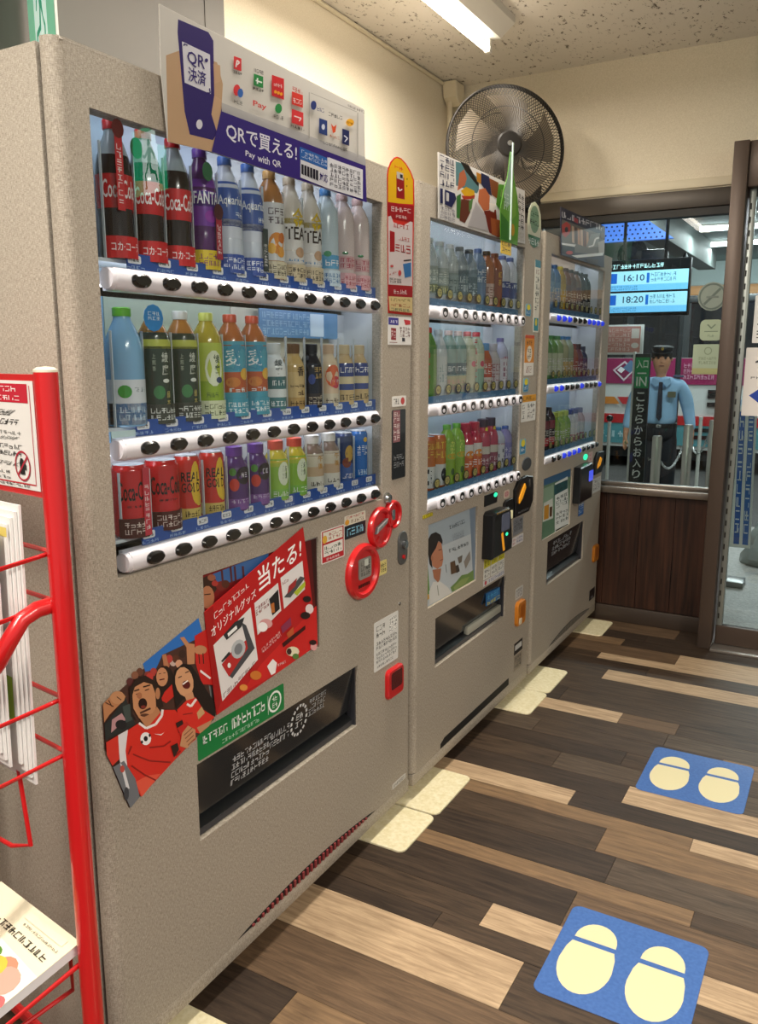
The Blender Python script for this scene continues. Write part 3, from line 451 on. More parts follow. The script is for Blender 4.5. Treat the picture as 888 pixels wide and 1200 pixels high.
 ('p','#2c1414',[(0.6584,0.6861),(0.6568,0.6837),(0.6525,0.6828),(0.6463,0.6834),(0.6396,0.6855),(0.6336,0.6887),(0.6295,0.6922),(0.6281,0.6955),(0.6297,0.6978),(0.6339,0.6988),(0.6399,0.6982),(0.6467,0.6961),(0.6527,0.693),(0.6569,0.6894)]),
 ('p','#d07830',[(0.4433,0.6779),(0.4411,0.6741),(0.4355,0.6724),(0.4275,0.6732),(0.4188,0.6763),(0.4111,0.681),(0.4059,0.6865),(0.4042,0.6916),(0.4063,0.6953),(0.4118,0.697),(0.4196,0.6963),(0.4283,0.6934),(0.4362,0.6886),(0.4415,0.6831)]),
 ('p','#e09040',[(0.3948,0.6672),(0.3933,0.6645),(0.3894,0.6633),(0.3839,0.6639),(0.3779,0.6661),(0.3727,0.6695),(0.3691,0.6733),(0.3679,0.6769),(0.3694,0.6795),(0.3732,0.6807),(0.3786,0.6802),(0.3846,0.678),(0.3899,0.6747),(0.3936,0.6708)]),
 ('m','#f4d8d8',(1,4),[(0.5028,0.6766),(0.5338,0.6759),(0.5328,0.6841),(0.5018,0.6847)]),
],
'qr':[
 ('p','#d8d5d0',[(0.2167,1.9385),(0.8853,1.9342),(0.8913,1.7274),(0.3346,1.7303),(0.2229,1.7243),(0.2135,1.8404)]),
 ('p','#c9a886',[(0.2271,1.8621),(0.2683,1.8832),(0.3589,1.888),(0.3733,1.8553),(0.3609,1.7731),(0.3346,1.7303),(0.2229,1.7243)]),
 ('p','#352272',[(0.2604,1.9285),(0.3379,1.932),(0.3505,1.9216),(0.3479,1.8292),(0.3381,1.7951),(0.3524,1.7663),(0.3397,1.7512),(0.2782,1.7478),(0.2672,1.7831),(0.2577,1.9073)]),
 ('p','#d0ae8c',[(0.3484,1.8827),(0.3668,1.8854),(0.3678,1.8588),(0.3489,1.8489)]),
 ('p','#d0ae8c',[(0.3479,1.8292),(0.3677,1.8268),(0.365,1.774),(0.3524,1.7663),(0.3381,1.7951)]),
 ('p','#ecebf2',[(0.2676,1.8958),(0.3397,1.8955),(0.3384,1.8293),(0.2701,1.8306)]),
 ('p','#ecebf2',[(0.3128,1.7722),(0.3117,1.7684),(0.3092,1.765),(0.3057,1.7626),(0.3019,1.7618),(0.2986,1.7626),(0.2964,1.765),(0.2958,1.7684),(0.2969,1.7722),(0.2994,1.7756),(0.3028,1.778),(0.3066,1.7788),(0.3099,1.778),(0.3121,1.7757)]),
 ('p','#352272',[(0.2737,1.8903),(0.2739,1.894),(0.271,1.8931),(0.2708,1.8894)]),
 ('p','#352272',[(0.2718,1.8925),(0.2804,1.8924),(0.2818,1.8944),(0.2732,1.8946)]),
 ('p','#352272',[(0.3279,1.8281),(0.3358,1.8291),(0.3365,1.8312),(0.3287,1.8301)]),
 ('p','#352272',[(0.3377,1.8306),(0.3366,1.8386),(0.3334,1.8375),(0.3345,1.8296)]),
 ('t','#352272','QR',[(0.2792,1.8623),(0.324,1.8625),(0.3254,1.8881),(0.2792,1.8855)]),
 ('t','#352272','決済',[(0.2791,1.8353),(0.3257,1.8381),(0.3271,1.8624),(0.2805,1.8599)]),
 ('p','#352272',[(0.3337,1.8843),(0.3331,1.8827),(0.3318,1.8811),(0.3298,1.8799),(0.3278,1.8793),(0.3259,1.8795),(0.3247,1.8803),(0.3243,1.8816),(0.3249,1.8832),(0.3262,1.8847),(0.3281,1.8859),(0.3302,1.8865),(0.3321,1.8864),(0.3333,1.8856)]),
 ('p','#3a2680',[(0.3669,1.8118),(0.8889,1.8185),(0.894,1.7265),(0.7026,1.729),(0.3346,1.7303)]),
 ('p','#b9b7b8',[(0.3675,1.8218),(0.8889,1.8282),(0.8888,1.8087),(0.3667,1.8068)]),
 ('t','#f3f1fa','QRで買える!',[(0.3765,1.7589),(0.6045,1.7632),(0.6055,1.7958),(0.3782,1.792)]),
 ('t','#f3f1fa','Pay',[(0.4327,1.7395),(0.4624,1.7395),(0.463,1.7529),(0.4333,1.7526)]),
 ('t','#f3f1fa','with',[(0.4702,1.7395),(0.5093,1.7395),(0.5098,1.7533),(0.4708,1.7529)]),
 ('t','#f3f1fa','QR',[(0.5188,1.7396),(0.5477,1.7396),(0.5482,1.7536),(0.5193,1.7534)]),
 ('p','#2b69b8',[(0.616,1.7963),(0.7272,1.7937),(0.7268,1.7695),(0.6153,1.7721)]),
 ('m','#dfe8f4',(2,8),[(0.6207,1.776),(0.721,1.7744),(0.7213,1.7896),(0.6212,1.7933)]),
 ('p','#e6e6ea',[(0.6174,1.7714),(0.7232,1.7688),(0.7273,1.7967),(0.8713,1.7958),(0.875,1.7315),(0.7284,1.7302),(0.6163,1.7349)]),
 ('p','#e6e6ea',[(0.7214,1.7956),(0.8753,1.7978),(0.875,1.7315),(0.7202,1.7319)]),
 ('p','#1e1a2c',[(0.6203,1.7627),(0.6289,1.7626),(0.6283,1.7416),(0.6198,1.743)]),
 ('p','#1e1a2c',[(0.631,1.7624),(0.6396,1.7623),(0.6391,1.7412),(0.6305,1.7426)]),
 ('p','#1e1a2c',[(0.6418,1.7621),(0.6505,1.762),(0.65,1.7408),(0.6413,1.7422)]),
 ('p','#1e1a2c',[(0.6527,1.7618),(0.6615,1.7617),(0.661,1.7404),(0.6522,1.7418)]),
 ('p','#1e1a2c',[(0.6638,1.7615),(0.6727,1.7614),(0.6722,1.74),(0.6633,1.7414)]),
 ('p','#1e1a2c',[(0.6749,1.7612),(0.6839,1.761),(0.6834,1.7395),(0.6744,1.7409)]),
 ('t','#352272','対応',[(0.6891,1.7417),(0.7215,1.7412),(0.7219,1.7595),(0.6895,1.7591)]),
 ('m','#3c3a48',(5,8),[(0.7297,1.7365),(0.8669,1.7381),(0.8646,1.7914),(0.7306,1.7883)]),
 ('p','#d03038',[(0.4057,1.9119),(0.4277,1.9136),(0.4267,1.8913),(0.4046,1.8898)]),
 ('m','#3a3634',(1,4),[(0.4021,1.8814),(0.4286,1.8834),(0.4288,1.8895),(0.4024,1.8875)]),
 ('p','#f6f4f4',[(0.4128,1.8945),(0.4168,1.9076),(0.4126,1.9068),(0.4086,1.8938)]),
 ('p','#f6f4f4',[(0.4132,1.9059),(0.4198,1.9038),(0.4229,1.9064),(0.4163,1.9085)]),
 ('p','#f6f4f4',[(0.4199,1.9056),(0.4129,1.8996),(0.4158,1.8987),(0.4229,1.9046)]),
 ('p','#2c8a48',[(0.4645,1.8976),(0.4936,1.8996),(0.4927,1.8785),(0.4636,1.8767)]),
 ('m','#3a3634',(1,4),[(0.4604,1.8681),(0.4953,1.8703),(0.4956,1.8767),(0.4607,1.8743)]),
 ('p','#f0f4f0',[(0.4686,1.8853),(0.4886,1.8864),(0.4903,1.8893),(0.4703,1.8882)]),
 ('p','#f0f4f0',[(0.4769,1.8825),(0.4774,1.893),(0.4728,1.8918),(0.4723,1.8813)]),
 ('m','#282828',(1,4),[(0.4646,1.8999),(0.4955,1.902),(0.4959,1.911),(0.465,1.9087)]),
 ('p','#cc2a32',[(0.522,1.9109),(0.5626,1.914),(0.5613,1.8745),(0.5205,1.8723)]),
 ('m','#f8eeee',(1,4),[(0.5269,1.8913),(0.556,1.8935),(0.5563,1.9022),(0.5273,1.8999)]),
 ('p','#f0b030',[(0.5372,1.8833),(0.5366,1.8817),(0.5353,1.8803),(0.5333,1.8792),(0.5311,1.8786),(0.5292,1.8787),(0.5279,1.8795),(0.5275,1.8808),(0.528,1.8823),(0.5294,1.8838),(0.5314,1.8849),(0.5335,1.8855),(0.5354,1.8854),(0.5367,1.8846)]),
 ('p','#f0b030',[(0.5469,1.8836),(0.5463,1.8821),(0.5449,1.8806),(0.5429,1.8794),(0.5408,1.8789),(0.5388,1.879),(0.5375,1.8798),(0.5371,1.8811),(0.5376,1.8826),(0.539,1.8841),(0.541,1.8852),(0.5432,1.8858),(0.5451,1.8857),(0.5464,1.8849)]),
 ('p','#f0b030',[(0.5567,1.8839),(0.5561,1.8824),(0.5547,1.8809),(0.5527,1.8797),(0.5505,1.8792),(0.5486,1.8793),(0.5472,1.8801),(0.5468,1.8814),(0.5473,1.883),(0.5487,1.8844),(0.5507,1.8856),(0.5529,1.8861),(0.5549,1.886),(0.5562,1.8852)]),
 ('p','#d43a32',[(0.5891,1.8974),(0.6285,1.9),(0.6278,1.8751),(0.5883,1.8729)]),
 ('m','#f8eeee',(1,3),[(0.5914,1.875),(0.6247,1.8786),(0.625,1.8905),(0.5918,1.8878)]),
 ('m','#c03a34',(1,4),[(0.5901,1.8968),(0.6274,1.8995),(0.6277,1.912),(0.5905,1.9089)]),
 ('p','#d03a40',[(0.4208,1.8567),(0.4195,1.852),(0.4165,1.8477),(0.4123,1.8447),(0.4077,1.8435),(0.4037,1.8444),(0.401,1.8473),(0.4002,1.8514),(0.4015,1.8561),(0.4045,1.8603),(0.4087,1.8633),(0.4132,1.8645),(0.4173,1.8637),(0.42,1.8608)]),
 ('p','#3a6ab8',[(0.4292,1.8537),(0.4282,1.85),(0.4257,1.8465),(0.4221,1.844),(0.4182,1.8431),(0.4149,1.8438),(0.4126,1.846),(0.4119,1.8494),(0.4129,1.8531),(0.4155,1.8566),(0.419,1.859),(0.4229,1.86),(0.4263,1.8593),(0.4285,1.8571)]),
 ('m','#282828',(1,3),[(0.4008,1.8285),(0.4264,1.8296),(0.4268,1.8389),(0.4012,1.8366)]),
 ('t','#c83a3a','Pay',[(0.4582,1.8352),(0.5003,1.8379),(0.5009,1.8508),(0.4588,1.8488)]),
 ('p','#2f8a4a',[(0.5527,1.8558),(0.5514,1.8514),(0.548,1.8474),(0.5432,1.8445),(0.538,1.8433),(0.5333,1.844),(0.5302,1.8464),(0.5292,1.8501),(0.5305,1.8544),(0.5339,1.8584),(0.5386,1.8613),(0.5439,1.8626),(0.5485,1.862),(0.5517,1.8595)]),
 ('m','#5a5a58',(1,4),[(0.5227,1.8303),(0.5579,1.8329),(0.5582,1.8429),(0.5231,1.839)]),
 ('p','#d43a40',[(0.587,1.8634),(0.6285,1.8655),(0.6278,1.8381),(0.5861,1.8366)]),
 ('m','#383432',(1,4),[(0.5817,1.8272),(0.6318,1.8293),(0.632,1.8361),(0.582,1.834)]),
 ('p','#f6eeee',[(0.5941,1.8502),(0.619,1.8514),(0.6204,1.8539),(0.5955,1.8526)]),
 ('p','#f6eeee',[(0.618,1.8529),(0.6105,1.8456),(0.6139,1.845),(0.6215,1.8524)]),
 ('p','#a8a4a0',[(0.6495,1.9108),(0.6471,1.8188),(0.6504,1.8195),(0.6528,1.9116)]),
 ('p','#a8a4a0',[(0.8478,1.9177),(0.847,1.82),(0.8509,1.8208),(0.8517,1.9186)]),
 ('p','#a8a4a0',[(0.6561,1.9108),(0.8453,1.9178),(0.8463,1.9192),(0.657,1.9121)]),
 ('p','#2c3a78',[(0.678,1.8921),(0.6768,1.8878),(0.6736,1.8839),(0.6691,1.881),(0.6642,1.8798),(0.6599,1.8806),(0.6569,1.883),(0.6559,1.8868),(0.6571,1.891),(0.6602,1.895),(0.6647,1.8978),(0.6696,1.899),(0.674,1.8983),(0.677,1.8959)]),
 ('m','#2c3a78',(1,3),[(0.6799,1.881),(0.7081,1.8824),(0.7083,1.893),(0.6802,1.8921)]),
 ('m','#2a2a2a',(1,5),[(0.7242,1.8815),(0.7826,1.8854),(0.7828,1.8951),(0.7244,1.891)]),
 ('p','#e0a830',[(0.8328,1.8925),(0.8309,1.8885),(0.826,1.8846),(0.8188,1.8814),(0.8109,1.8797),(0.8039,1.8797),(0.7991,1.8814),(0.7974,1.8844),(0.7992,1.8883),(0.804,1.8922),(0.8111,1.8954),(0.819,1.8972),(0.8261,1.8972),(0.831,1.8956)]),
 ('m','#7a4a10',(1,3),[(0.8011,1.8834),(0.8288,1.8847),(0.8289,1.891),(0.8012,1.8896)]),
 ('p','#2a3f7c',[(0.6875,1.8688),(0.7194,1.8704),(0.7188,1.8394),(0.6868,1.8383)]),
 ('p','#dfe6f4',[(0.7099,1.8558),(0.7091,1.853),(0.7072,1.8505),(0.7044,1.8488),(0.7013,1.8481),(0.6986,1.8487),(0.6967,1.8503),(0.6961,1.8527),(0.6969,1.8554),(0.6988,1.8579),(0.7016,1.8596),(0.7046,1.8603),(0.7074,1.8598),(0.7092,1.8582)]),
 ('p','#d2502c',[(0.7345,1.8684),(0.745,1.8636),(0.757,1.8711),(0.752,1.8543),(0.7424,1.8498)]),
 ('m','#b85a38',(1,4),[(0.7281,1.8389),(0.7698,1.8411),(0.7699,1.8485),(0.7282,1.8461)]),
 ('p','#242c5c',[(0.7812,1.8681),(0.811,1.8695),(0.8106,1.8372),(0.7807,1.8362)]),
 ('p','#e8eaf4',[(0.7868,1.8536),(0.8016,1.8506),(0.8049,1.8532),(0.79,1.8561)]),
 ('p','#e8eaf4',[(0.8013,1.8523),(0.7888,1.8422),(0.7926,1.8414),(0.8052,1.8515)]),
 ('m','#2a2a2a',(1,10),[(0.7022,1.8186),(0.8029,1.822),(0.803,1.8308),(0.7024,1.8258)]),
 ('m','#6a6664',(1,8),[(0.804,1.9184),(0.8812,1.9218),(0.8813,1.9294),(0.8041,1.9257)]),
],
'tall':[
 ('p','#d8352a',[(1.0119,1.8111),(1.0161,1.8274),(1.0288,1.8454),(1.0459,1.8585),(1.0634,1.8646),(1.0856,1.865),(1.1129,1.8574),(1.141,1.8423),(1.1584,1.8248),(1.1614,1.7672),(1.1525,1.4719),(1.0183,1.4726)]),
 ('p','#e8c01c',[(1.0162,1.8099),(1.0203,1.8263),(1.0331,1.8431),(1.0486,1.8554),(1.0634,1.8611),(1.0838,1.8614),(1.1084,1.8541),(1.1345,1.8395),(1.1517,1.8228),(1.1538,1.7619),(1.0166,1.7453)]),
 ('m','#e85a30',(1,2),[(1.0488,1.8335),(1.0996,1.834),(1.0994,1.8448),(1.0487,1.8445)]),
 ('p','#9c1c20',[(1.0594,1.8196),(1.1025,1.82),(1.1051,1.7669),(1.06,1.7639)]),
 ('p','#c8c4c0',[(1.0611,1.8286),(1.0969,1.8295),(1.0971,1.8122),(1.0613,1.812)]),
 ('p','#26262a',[(1.0789,1.825),(1.0933,1.8256),(1.0934,1.8168),(1.079,1.8159)]),
 ('p','#f4f0f0',[(1.0657,1.7903),(1.0729,1.7823),(1.0788,1.7842),(1.0715,1.7922)]),
 ('p','#f4f0f0',[(1.0774,1.7823),(1.0927,1.7888),(1.0895,1.7907),(1.0742,1.7842)]),
 ('p','#a08010',[(1.1218,1.8205),(1.1214,1.8194),(1.1204,1.8184),(1.119,1.8176),(1.1173,1.8174),(1.1158,1.8176),(1.1148,1.8182),(1.1144,1.8192),(1.1148,1.8203),(1.1158,1.8214),(1.1172,1.8221),(1.1189,1.8224),(1.1204,1.8222),(1.1214,1.8215)]),
 ('p','#a08010',[(1.1202,1.8027),(1.1199,1.8016),(1.1189,1.8006),(1.1174,1.7999),(1.1157,1.7996),(1.1143,1.7998),(1.1132,1.8005),(1.1128,1.8015),(1.1132,1.8026),(1.1142,1.8036),(1.1157,1.8044),(1.1173,1.8046),(1.1188,1.8044),(1.1198,1.8037)]),
 ('p','#a41c24',[(1.0123,1.7466),(1.1577,1.7592),(1.1547,1.7161),(1.0168,1.7097)]),
 ('m','#f2dede',(1,5),[(1.0297,1.7254),(1.1429,1.7354),(1.1427,1.7499),(1.0295,1.7413)]),
 ('m','#f2dede',(1,4),[(1.0561,1.7131),(1.1197,1.7176),(1.1195,1.7279),(1.056,1.7231)]),
 ('p','#dcdada',[(1.0151,1.7114),(1.0297,1.7155),(1.043,1.7012),(1.0968,1.7002),(1.1385,1.716),(1.1509,1.7156),(1.151,1.5499),(1.0179,1.5446)]),
 ('m','#b02a2e',(1,5),[(1.0431,1.6872),(1.1295,1.6919),(1.1292,1.7064),(1.043,1.7012)]),
 ('t','#a81c22','1',[(1.0243,1.6264),(1.0507,1.6292),(1.0502,1.6779),(1.0239,1.6787)]),
 ('m','#a81c22',(1,3),[(1.0525,1.6294),(1.1429,1.6282),(1.1424,1.6578),(1.0522,1.6518)]),
 ('m','#b84a4a',(1,4),[(1.0701,1.66),(1.1347,1.6611),(1.1345,1.6737),(1.0699,1.6722)]),
 ('p','#3a78b4',[(1.0963,1.6027),(1.1432,1.6113),(1.1438,1.5751),(1.1079,1.568)]),
 ('p','#2a2a2a',[(1.1003,1.6098),(1.1435,1.616),(1.1426,1.6193),(1.0995,1.613)]),
 ('m','#2c2c2c',(2,5),[(1.0222,1.549),(1.0896,1.5518),(1.0894,1.5644),(1.0221,1.5633)]),
 ('p','#c8484a',[(1.0874,1.5789),(1.0865,1.5756),(1.084,1.5728),(1.0804,1.571),(1.0763,1.5707),(1.0726,1.5718),(1.0701,1.5742),(1.0692,1.5774),(1.07,1.5807),(1.0725,1.5835),(1.0761,1.5853),(1.0802,1.5856),(1.0839,1.5845),(1.0864,1.5821)]),
 ('m','#b04848',(1,3),[(1.0221,1.5673),(1.0664,1.5792),(1.0664,1.5855),(1.022,1.5714)]),
 ('p','#b84a4a',[(1.0439,1.5925),(1.043,1.591),(1.0406,1.5897),(1.037,1.5887),(1.0331,1.5884),(1.0296,1.5887),(1.0272,1.5896),(1.0263,1.5909),(1.0271,1.5924),(1.0296,1.5938),(1.0331,1.5947),(1.037,1.5951),(1.0405,1.5948),(1.043,1.5939)]),
 ('p','#a81e26',[(1.0179,1.5446),(1.1511,1.5456),(1.1516,1.5197),(1.018,1.515)]),
 ('m','#f2dede',(1,5),[(1.0445,1.5216),(1.1227,1.5244),(1.1225,1.5393),(1.0444,1.5361)]),
 ('p','#e2d69a',[(1.018,1.515),(1.1516,1.5197),(1.1523,1.4784),(1.0227,1.479)]),
 ('m','#7a6a2a',(1,6),[(1.0287,1.5021),(1.1393,1.506),(1.1391,1.5155),(1.0286,1.5124)]),
 ('m','#b05030',(1,5),[(1.0288,1.4896),(1.1395,1.4909),(1.1393,1.5017),(1.0287,1.4992)]),
 ('m','#3a6a5a',(1,5),[(1.0288,1.4784),(1.1397,1.4792),(1.1396,1.4896),(1.0288,1.4876)]),
],
'tall2':[
 ('p','#dcdad8',[(1.0184,1.4643),(1.1496,1.4674),(1.151,1.3928),(1.0188,1.3921)]),
 ('p','#3a348a',[(1.0201,1.4623),(1.075,1.4623),(1.0752,1.4432),(1.0203,1.4436)]),
 ('m','#f0f0fa',(1,3),[(1.0273,1.448),(1.0706,1.4473),(1.0705,1.4566),(1.0272,1.4575)]),
 ('p','#8a2c34',[(1.0336,1.4356),(1.0616,1.4352),(1.0619,1.4045),(1.0338,1.4049)]),
 ('m','#f0e4e4',(3,2),[(1.0347,1.4104),(1.0609,1.4096),(1.0607,1.43),(1.0345,1.4314)]),
 ('p','#b83038',[(1.1048,1.4592),(1.143,1.4585),(1.1432,1.4475),(1.1144,1.4453)]),
 ('m','#6a3a3c',(3,4),[(1.082,1.4135),(1.1438,1.4125),(1.1433,1.441),(1.0817,1.4413)]),
 ('p','#303038',[(1.096,1.4116),(1.1121,1.4106),(1.1122,1.401),(1.0962,1.4017)]),
 ('p','#7a3a34',[(1.0258,1.3976),(1.0683,1.3974),(1.0684,1.3991),(1.0259,1.3993)]),
],
'm2poster':[
 ('p','#9fadb8',[(1.2664,0.8743),(1.637,0.8631),(1.658,0.6033),(1.2783,0.6031)]),
 ('p','#b7c0c6',[(1.2689,0.7804),(1.6445,0.773),(1.658,0.6033),(1.2783,0.6031)]),
 ('p','#75869a',[(1.5913,0.8612),(1.637,0.8631),(1.658,0.6033),(1.6343,0.6041)]),
 ('p','#6c8a4a',[(1.4484,0.6261),(1.4926,0.6336),(1.5355,0.6464),(1.5862,0.6393),(1.6357,0.6421),(1.6401,0.6051),(1.4618,0.6069)]),
 ('p','#8a9c5c',[(1.4718,0.6204),(1.5361,0.6323),(1.6041,0.6256),(1.5707,0.61),(1.483,0.6084)]),
 ('p','#5c8a3c',[(1.2679,0.7512),(1.2769,0.7577),(1.2968,0.6465),(1.2728,0.6355)]),
 ('p','#c89a30',[(1.2953,0.6339),(1.2939,0.6302),(1.2898,0.6279),(1.2838,0.6277),(1.2771,0.6294),(1.271,0.6328),(1.2668,0.6372),(1.2652,0.6417),(1.2666,0.6454),(1.2706,0.6477),(1.2766,0.648),(1.2833,0.6462),(1.2894,0.6429),(1.2937,0.6385)]),
 ('p','#d3d3cf',[(1.2942,0.6083),(1.291,0.6523),(1.3188,0.6756),(1.3677,0.6659),(1.4296,0.6308),(1.4566,0.6059)]),
 ('p','#a56c50',[(1.3128,0.7157),(1.3762,0.7056),(1.3675,0.6726),(1.353,0.6651),(1.3232,0.6875)]),
 ('p','#b67a5c',[(1.3172,0.7873),(1.3436,0.8012),(1.3732,0.789),(1.3841,0.7607),(1.3901,0.7332),(1.3809,0.7133),(1.3466,0.7102),(1.3124,0.7286),(1.302,0.7607)]),
 ('p','#241d1c',[(1.2782,0.7784),(1.2771,0.8163),(1.2999,0.8308),(1.333,0.831),(1.3674,0.816),(1.383,0.7935),(1.3814,0.783),(1.3533,0.7993),(1.3347,0.7795),(1.3112,0.7673),(1.302,0.7607),(1.3127,0.72),(1.2933,0.7372)]),
 ('p','#2c1c18',[(1.3551,0.7678),(1.3768,0.7664),(1.3752,0.7688),(1.3536,0.7702)]),
 ('p','#7a3a30',[(1.3665,0.7321),(1.3863,0.7322),(1.384,0.7347),(1.3642,0.7346)]),
 ('p','#a86e52',[(1.3174,0.7511),(1.3167,0.7475),(1.3144,0.745),(1.311,0.7441),(1.3072,0.745),(1.3037,0.7474),(1.3012,0.7508),(1.3003,0.7547),(1.301,0.7583),(1.3033,0.7607),(1.3067,0.7617),(1.3105,0.7609),(1.314,0.7585),(1.3164,0.755)]),
 ('p','#8a9080',[(1.3459,0.658),(1.3569,0.6223),(1.3618,0.6213),(1.3508,0.657)]),
 ('m','#4a4e54',(1,8),[(1.4323,0.8191),(1.5544,0.8195),(1.5503,0.8361),(1.4296,0.8349)]),
 ('m','#8a9098',(3,8),[(1.4599,0.7763),(1.5512,0.7744),(1.5477,0.8002),(1.4557,0.8015)]),
 ('m','#3c4046',(1,7),[(1.4303,0.7423),(1.5923,0.7387),(1.5881,0.7534),(1.4276,0.7584)]),
 ('p','#5a4430',[(1.4418,0.7109),(1.4785,0.7096),(1.4933,0.6654),(1.4509,0.6685)]),
 ('p','#3a3028',[(1.4847,0.6902),(1.5061,0.6899),(1.5182,0.6643),(1.4934,0.6631)]),
 ('p','#6a6258',[(1.4996,0.7141),(1.5376,0.7152),(1.5332,0.6931),(1.5115,0.691)]),
 ('p','#8a847c',[(1.5499,0.6895),(1.5992,0.7162),(1.6065,0.6865),(1.568,0.6622)]),
 ('p','#5a5e64',[(1.4065,0.712),(1.4137,0.6838),(1.4167,0.6832),(1.4096,0.7114)]),
 ('p','#e8ddc0',[(1.2803,0.601),(1.6605,0.601),(1.6554,0.6056),(1.2764,0.6051)]),
],
'm2board':[
 ('p','#dcdad8',[(1.2872,1.9196),(1.4062,1.9213),(1.9852,1.9306),(2.0068,1.755),(1.7514,1.7455),(1.4189,1.7444),(1.2948,1.7445)]),
 ('p','#5f8a90',[(1.4036,1.9171),(1.4445,1.9194),(1.5774,1.8995),(1.5792,1.8685),(1.5642,1.8542),(1.4093,1.8517)]),
 ('p','#1c1816',[(1.4376,1.9218),(1.4985,1.9239),(1.5783,1.884),(1.5735,1.8754),(1.4797,1.9015)]),
 ('p','#c8704c',[(1.4315,1.889),(1.4646,1.9063),(1.4856,1.8836),(1.4718,1.8622),(1.4194,1.8385)]),
 ('p','#e0b020',[(1.4433,1.8424),(1.4818,1.8601),(1.543,1.8586),(1.5491,1.842),(1.4835,1.8279)]),
 ('p','#b43a24',[(1.4488,1.8301),(1.5132,1.8383),(1.5488,1.8479),(1.5443,1.8354),(1.4639,1.8211)]),
 ('p','#3e7a38',[(1.4135,1.8226),(1.4437,1.8349),(1.4471,1.7633),(1.4161,1.7629)]),
 ('p','#6a3626',[(1.4463,1.8202),(1.5138,1.8268),(1.5157,1.7922),(1.4771,1.7559),(1.4376,1.7583)]),
 ('p','#5c8a4a',[(1.504,1.8214),(1.5358,1.838),(1.5253,1.8052),(1.5056,1.7907)]),
 ('p','#c08428',[(1.5554,1.9151),(1.5978,1.9149),(1.5942,1.8867),(1.5621,1.8891)]),
 ('p','#222850',[(1.5921,1.9198),(1.6578,1.9196),(1.6842,1.8653),(1.6501,1.868),(1.5942,1.8867)]),
 ('p','#c8744a',[(1.5792,1.8685),(1.6272,1.8803),(1.6673,1.8626),(1.6645,1.8215),(1.6206,1.8111),(1.574,1.8321)]),
 ('p','#8a4a2a',[(1.6581,1.9156),(1.7385,1.9153),(1.7306,1.8643),(1.6839,1.8693)]),
 ('p','#7a2418',[(1.6206,1.8111),(1.7214,1.8298),(1.7514,1.7455),(1.6692,1.7524)]),
 ('p','#a85a30',[(1.6774,1.7988),(1.7591,1.8015),(1.7753,1.7484),(1.6923,1.749)]),
 ('p','#bcb8ba',[(1.5551,1.8293),(1.6323,1.8007),(1.6633,1.7558),(1.4975,1.7508)]),
 ('p','#e8e2dc',[(1.6631,1.8417),(1.7202,1.8462),(1.7047,1.8191),(1.6737,1.8188)]),
 ('p','#5e9a3c',[(1.7388,1.9112),(1.8228,1.9212),(1.8196,1.8097),(1.7202,1.8462)]),
 ('p','#9ab86a',[(1.7636,1.8987),(1.7998,1.9004),(1.7838,1.8726),(1.7534,1.8762)]),
 ('m','#23264e',(4,3),[(1.298,1.833),(1.4005,1.8373),(1.3969,1.9195),(1.2951,1.9176)]),
 ('p','#262a58',[(1.3008,1.8264),(1.3185,1.8275),(1.3199,1.7879),(1.3022,1.7871)]),
 ('p','#262a58',[(1.3319,1.8279),(1.4009,1.8281),(1.411,1.8147),(1.3793,1.7857),(1.3333,1.7881)]),
 ('p','#dcdad8',[(1.3411,1.8221),(1.3593,1.8221),(1.3602,1.7995),(1.342,1.7986)]),
 ('m','#9a98a0',(3,4),[(1.3036,1.7475),(1.4072,1.7485),(1.4056,1.7859),(1.3024,1.7817)]),
 ('m','#1c1c1c',(6,2),[(1.908,1.7951),(1.9915,1.7966),(1.9802,1.912),(1.9259,1.9166)]),
 ('m','#c0bcb6',(3,5),[(1.8878,1.7572),(1.9953,1.7583),(1.992,1.7921),(1.8791,1.7826)]),
],
'm3board':[
 ('p','#23263f',[(2.3935,1.9383),(3.0609,1.9486),(3.0763,1.7683),(2.4256,1.7593)]),
 ('m','#d8d6e0',(1,9),[(2.411,1.8977),(3.0159,1.9202),(3.0092,1.9545),(2.4069,1.9274)]),
 ('p','#a03040',[(2.5688,1.9238),(2.6313,1.9232),(2.6342,1.9053),(2.5763,1.9067)]),
 ('p','#6a655e',[(2.4145,1.8938),(2.979,1.9056),(3.0375,1.9127),(3.0552,1.823),(2.4312,1.7732)]),
 ('p','#b03a34',[(2.4175,1.8725),(2.4754,1.8932),(2.531,1.8872),(2.5278,1.8554),(2.469,1.8305),(2.4296,1.839)]),
 ('p','#20242c',[(2.5027,1.8657),(2.5011,1.8607),(2.4953,1.8561),(2.4864,1.8529),(2.4762,1.8516),(2.4668,1.8526),(2.46,1.8556),(2.4571,1.86),(2.4586,1.865),(2.4644,1.8695),(2.4732,1.8728),(2.4833,1.8741),(2.4928,1.8732),(2.4997,1.8702)]),
 ('p','#c8a890',[(2.547,1.8871),(2.5793,1.8867),(2.5942,1.8224),(2.5615,1.8232)]),
 ('p','#5a4038',[(2.5873,1.8877),(2.6203,1.8874),(2.6355,1.8233),(2.6021,1.8242)]),
 ('p','#c09070',[(2.6285,1.8884),(2.6622,1.8881),(2.6776,1.8242),(2.6436,1.8251)]),
 ('p','#d0b098',[(2.6705,1.8892),(2.7049,1.8888),(2.7207,1.8252),(2.6859,1.8261)]),
 ('p','#7a4a40',[(2.7134,1.8899),(2.7485,1.8895),(2.7646,1.8262),(2.7291,1.8271)]),
 ('p','#c8a080',[(2.7572,1.8906),(2.7931,1.8903),(2.8095,1.8272),(2.7733,1.8281)]),
 ('p','#e8e8ea',[(2.4193,1.8049),(2.6143,1.82),(2.5995,1.8092),(2.4276,1.7992)]),
 ('p','#20242c',[(2.4282,1.7949),(2.5995,1.8092),(2.6044,1.7774),(2.4318,1.7688)]),
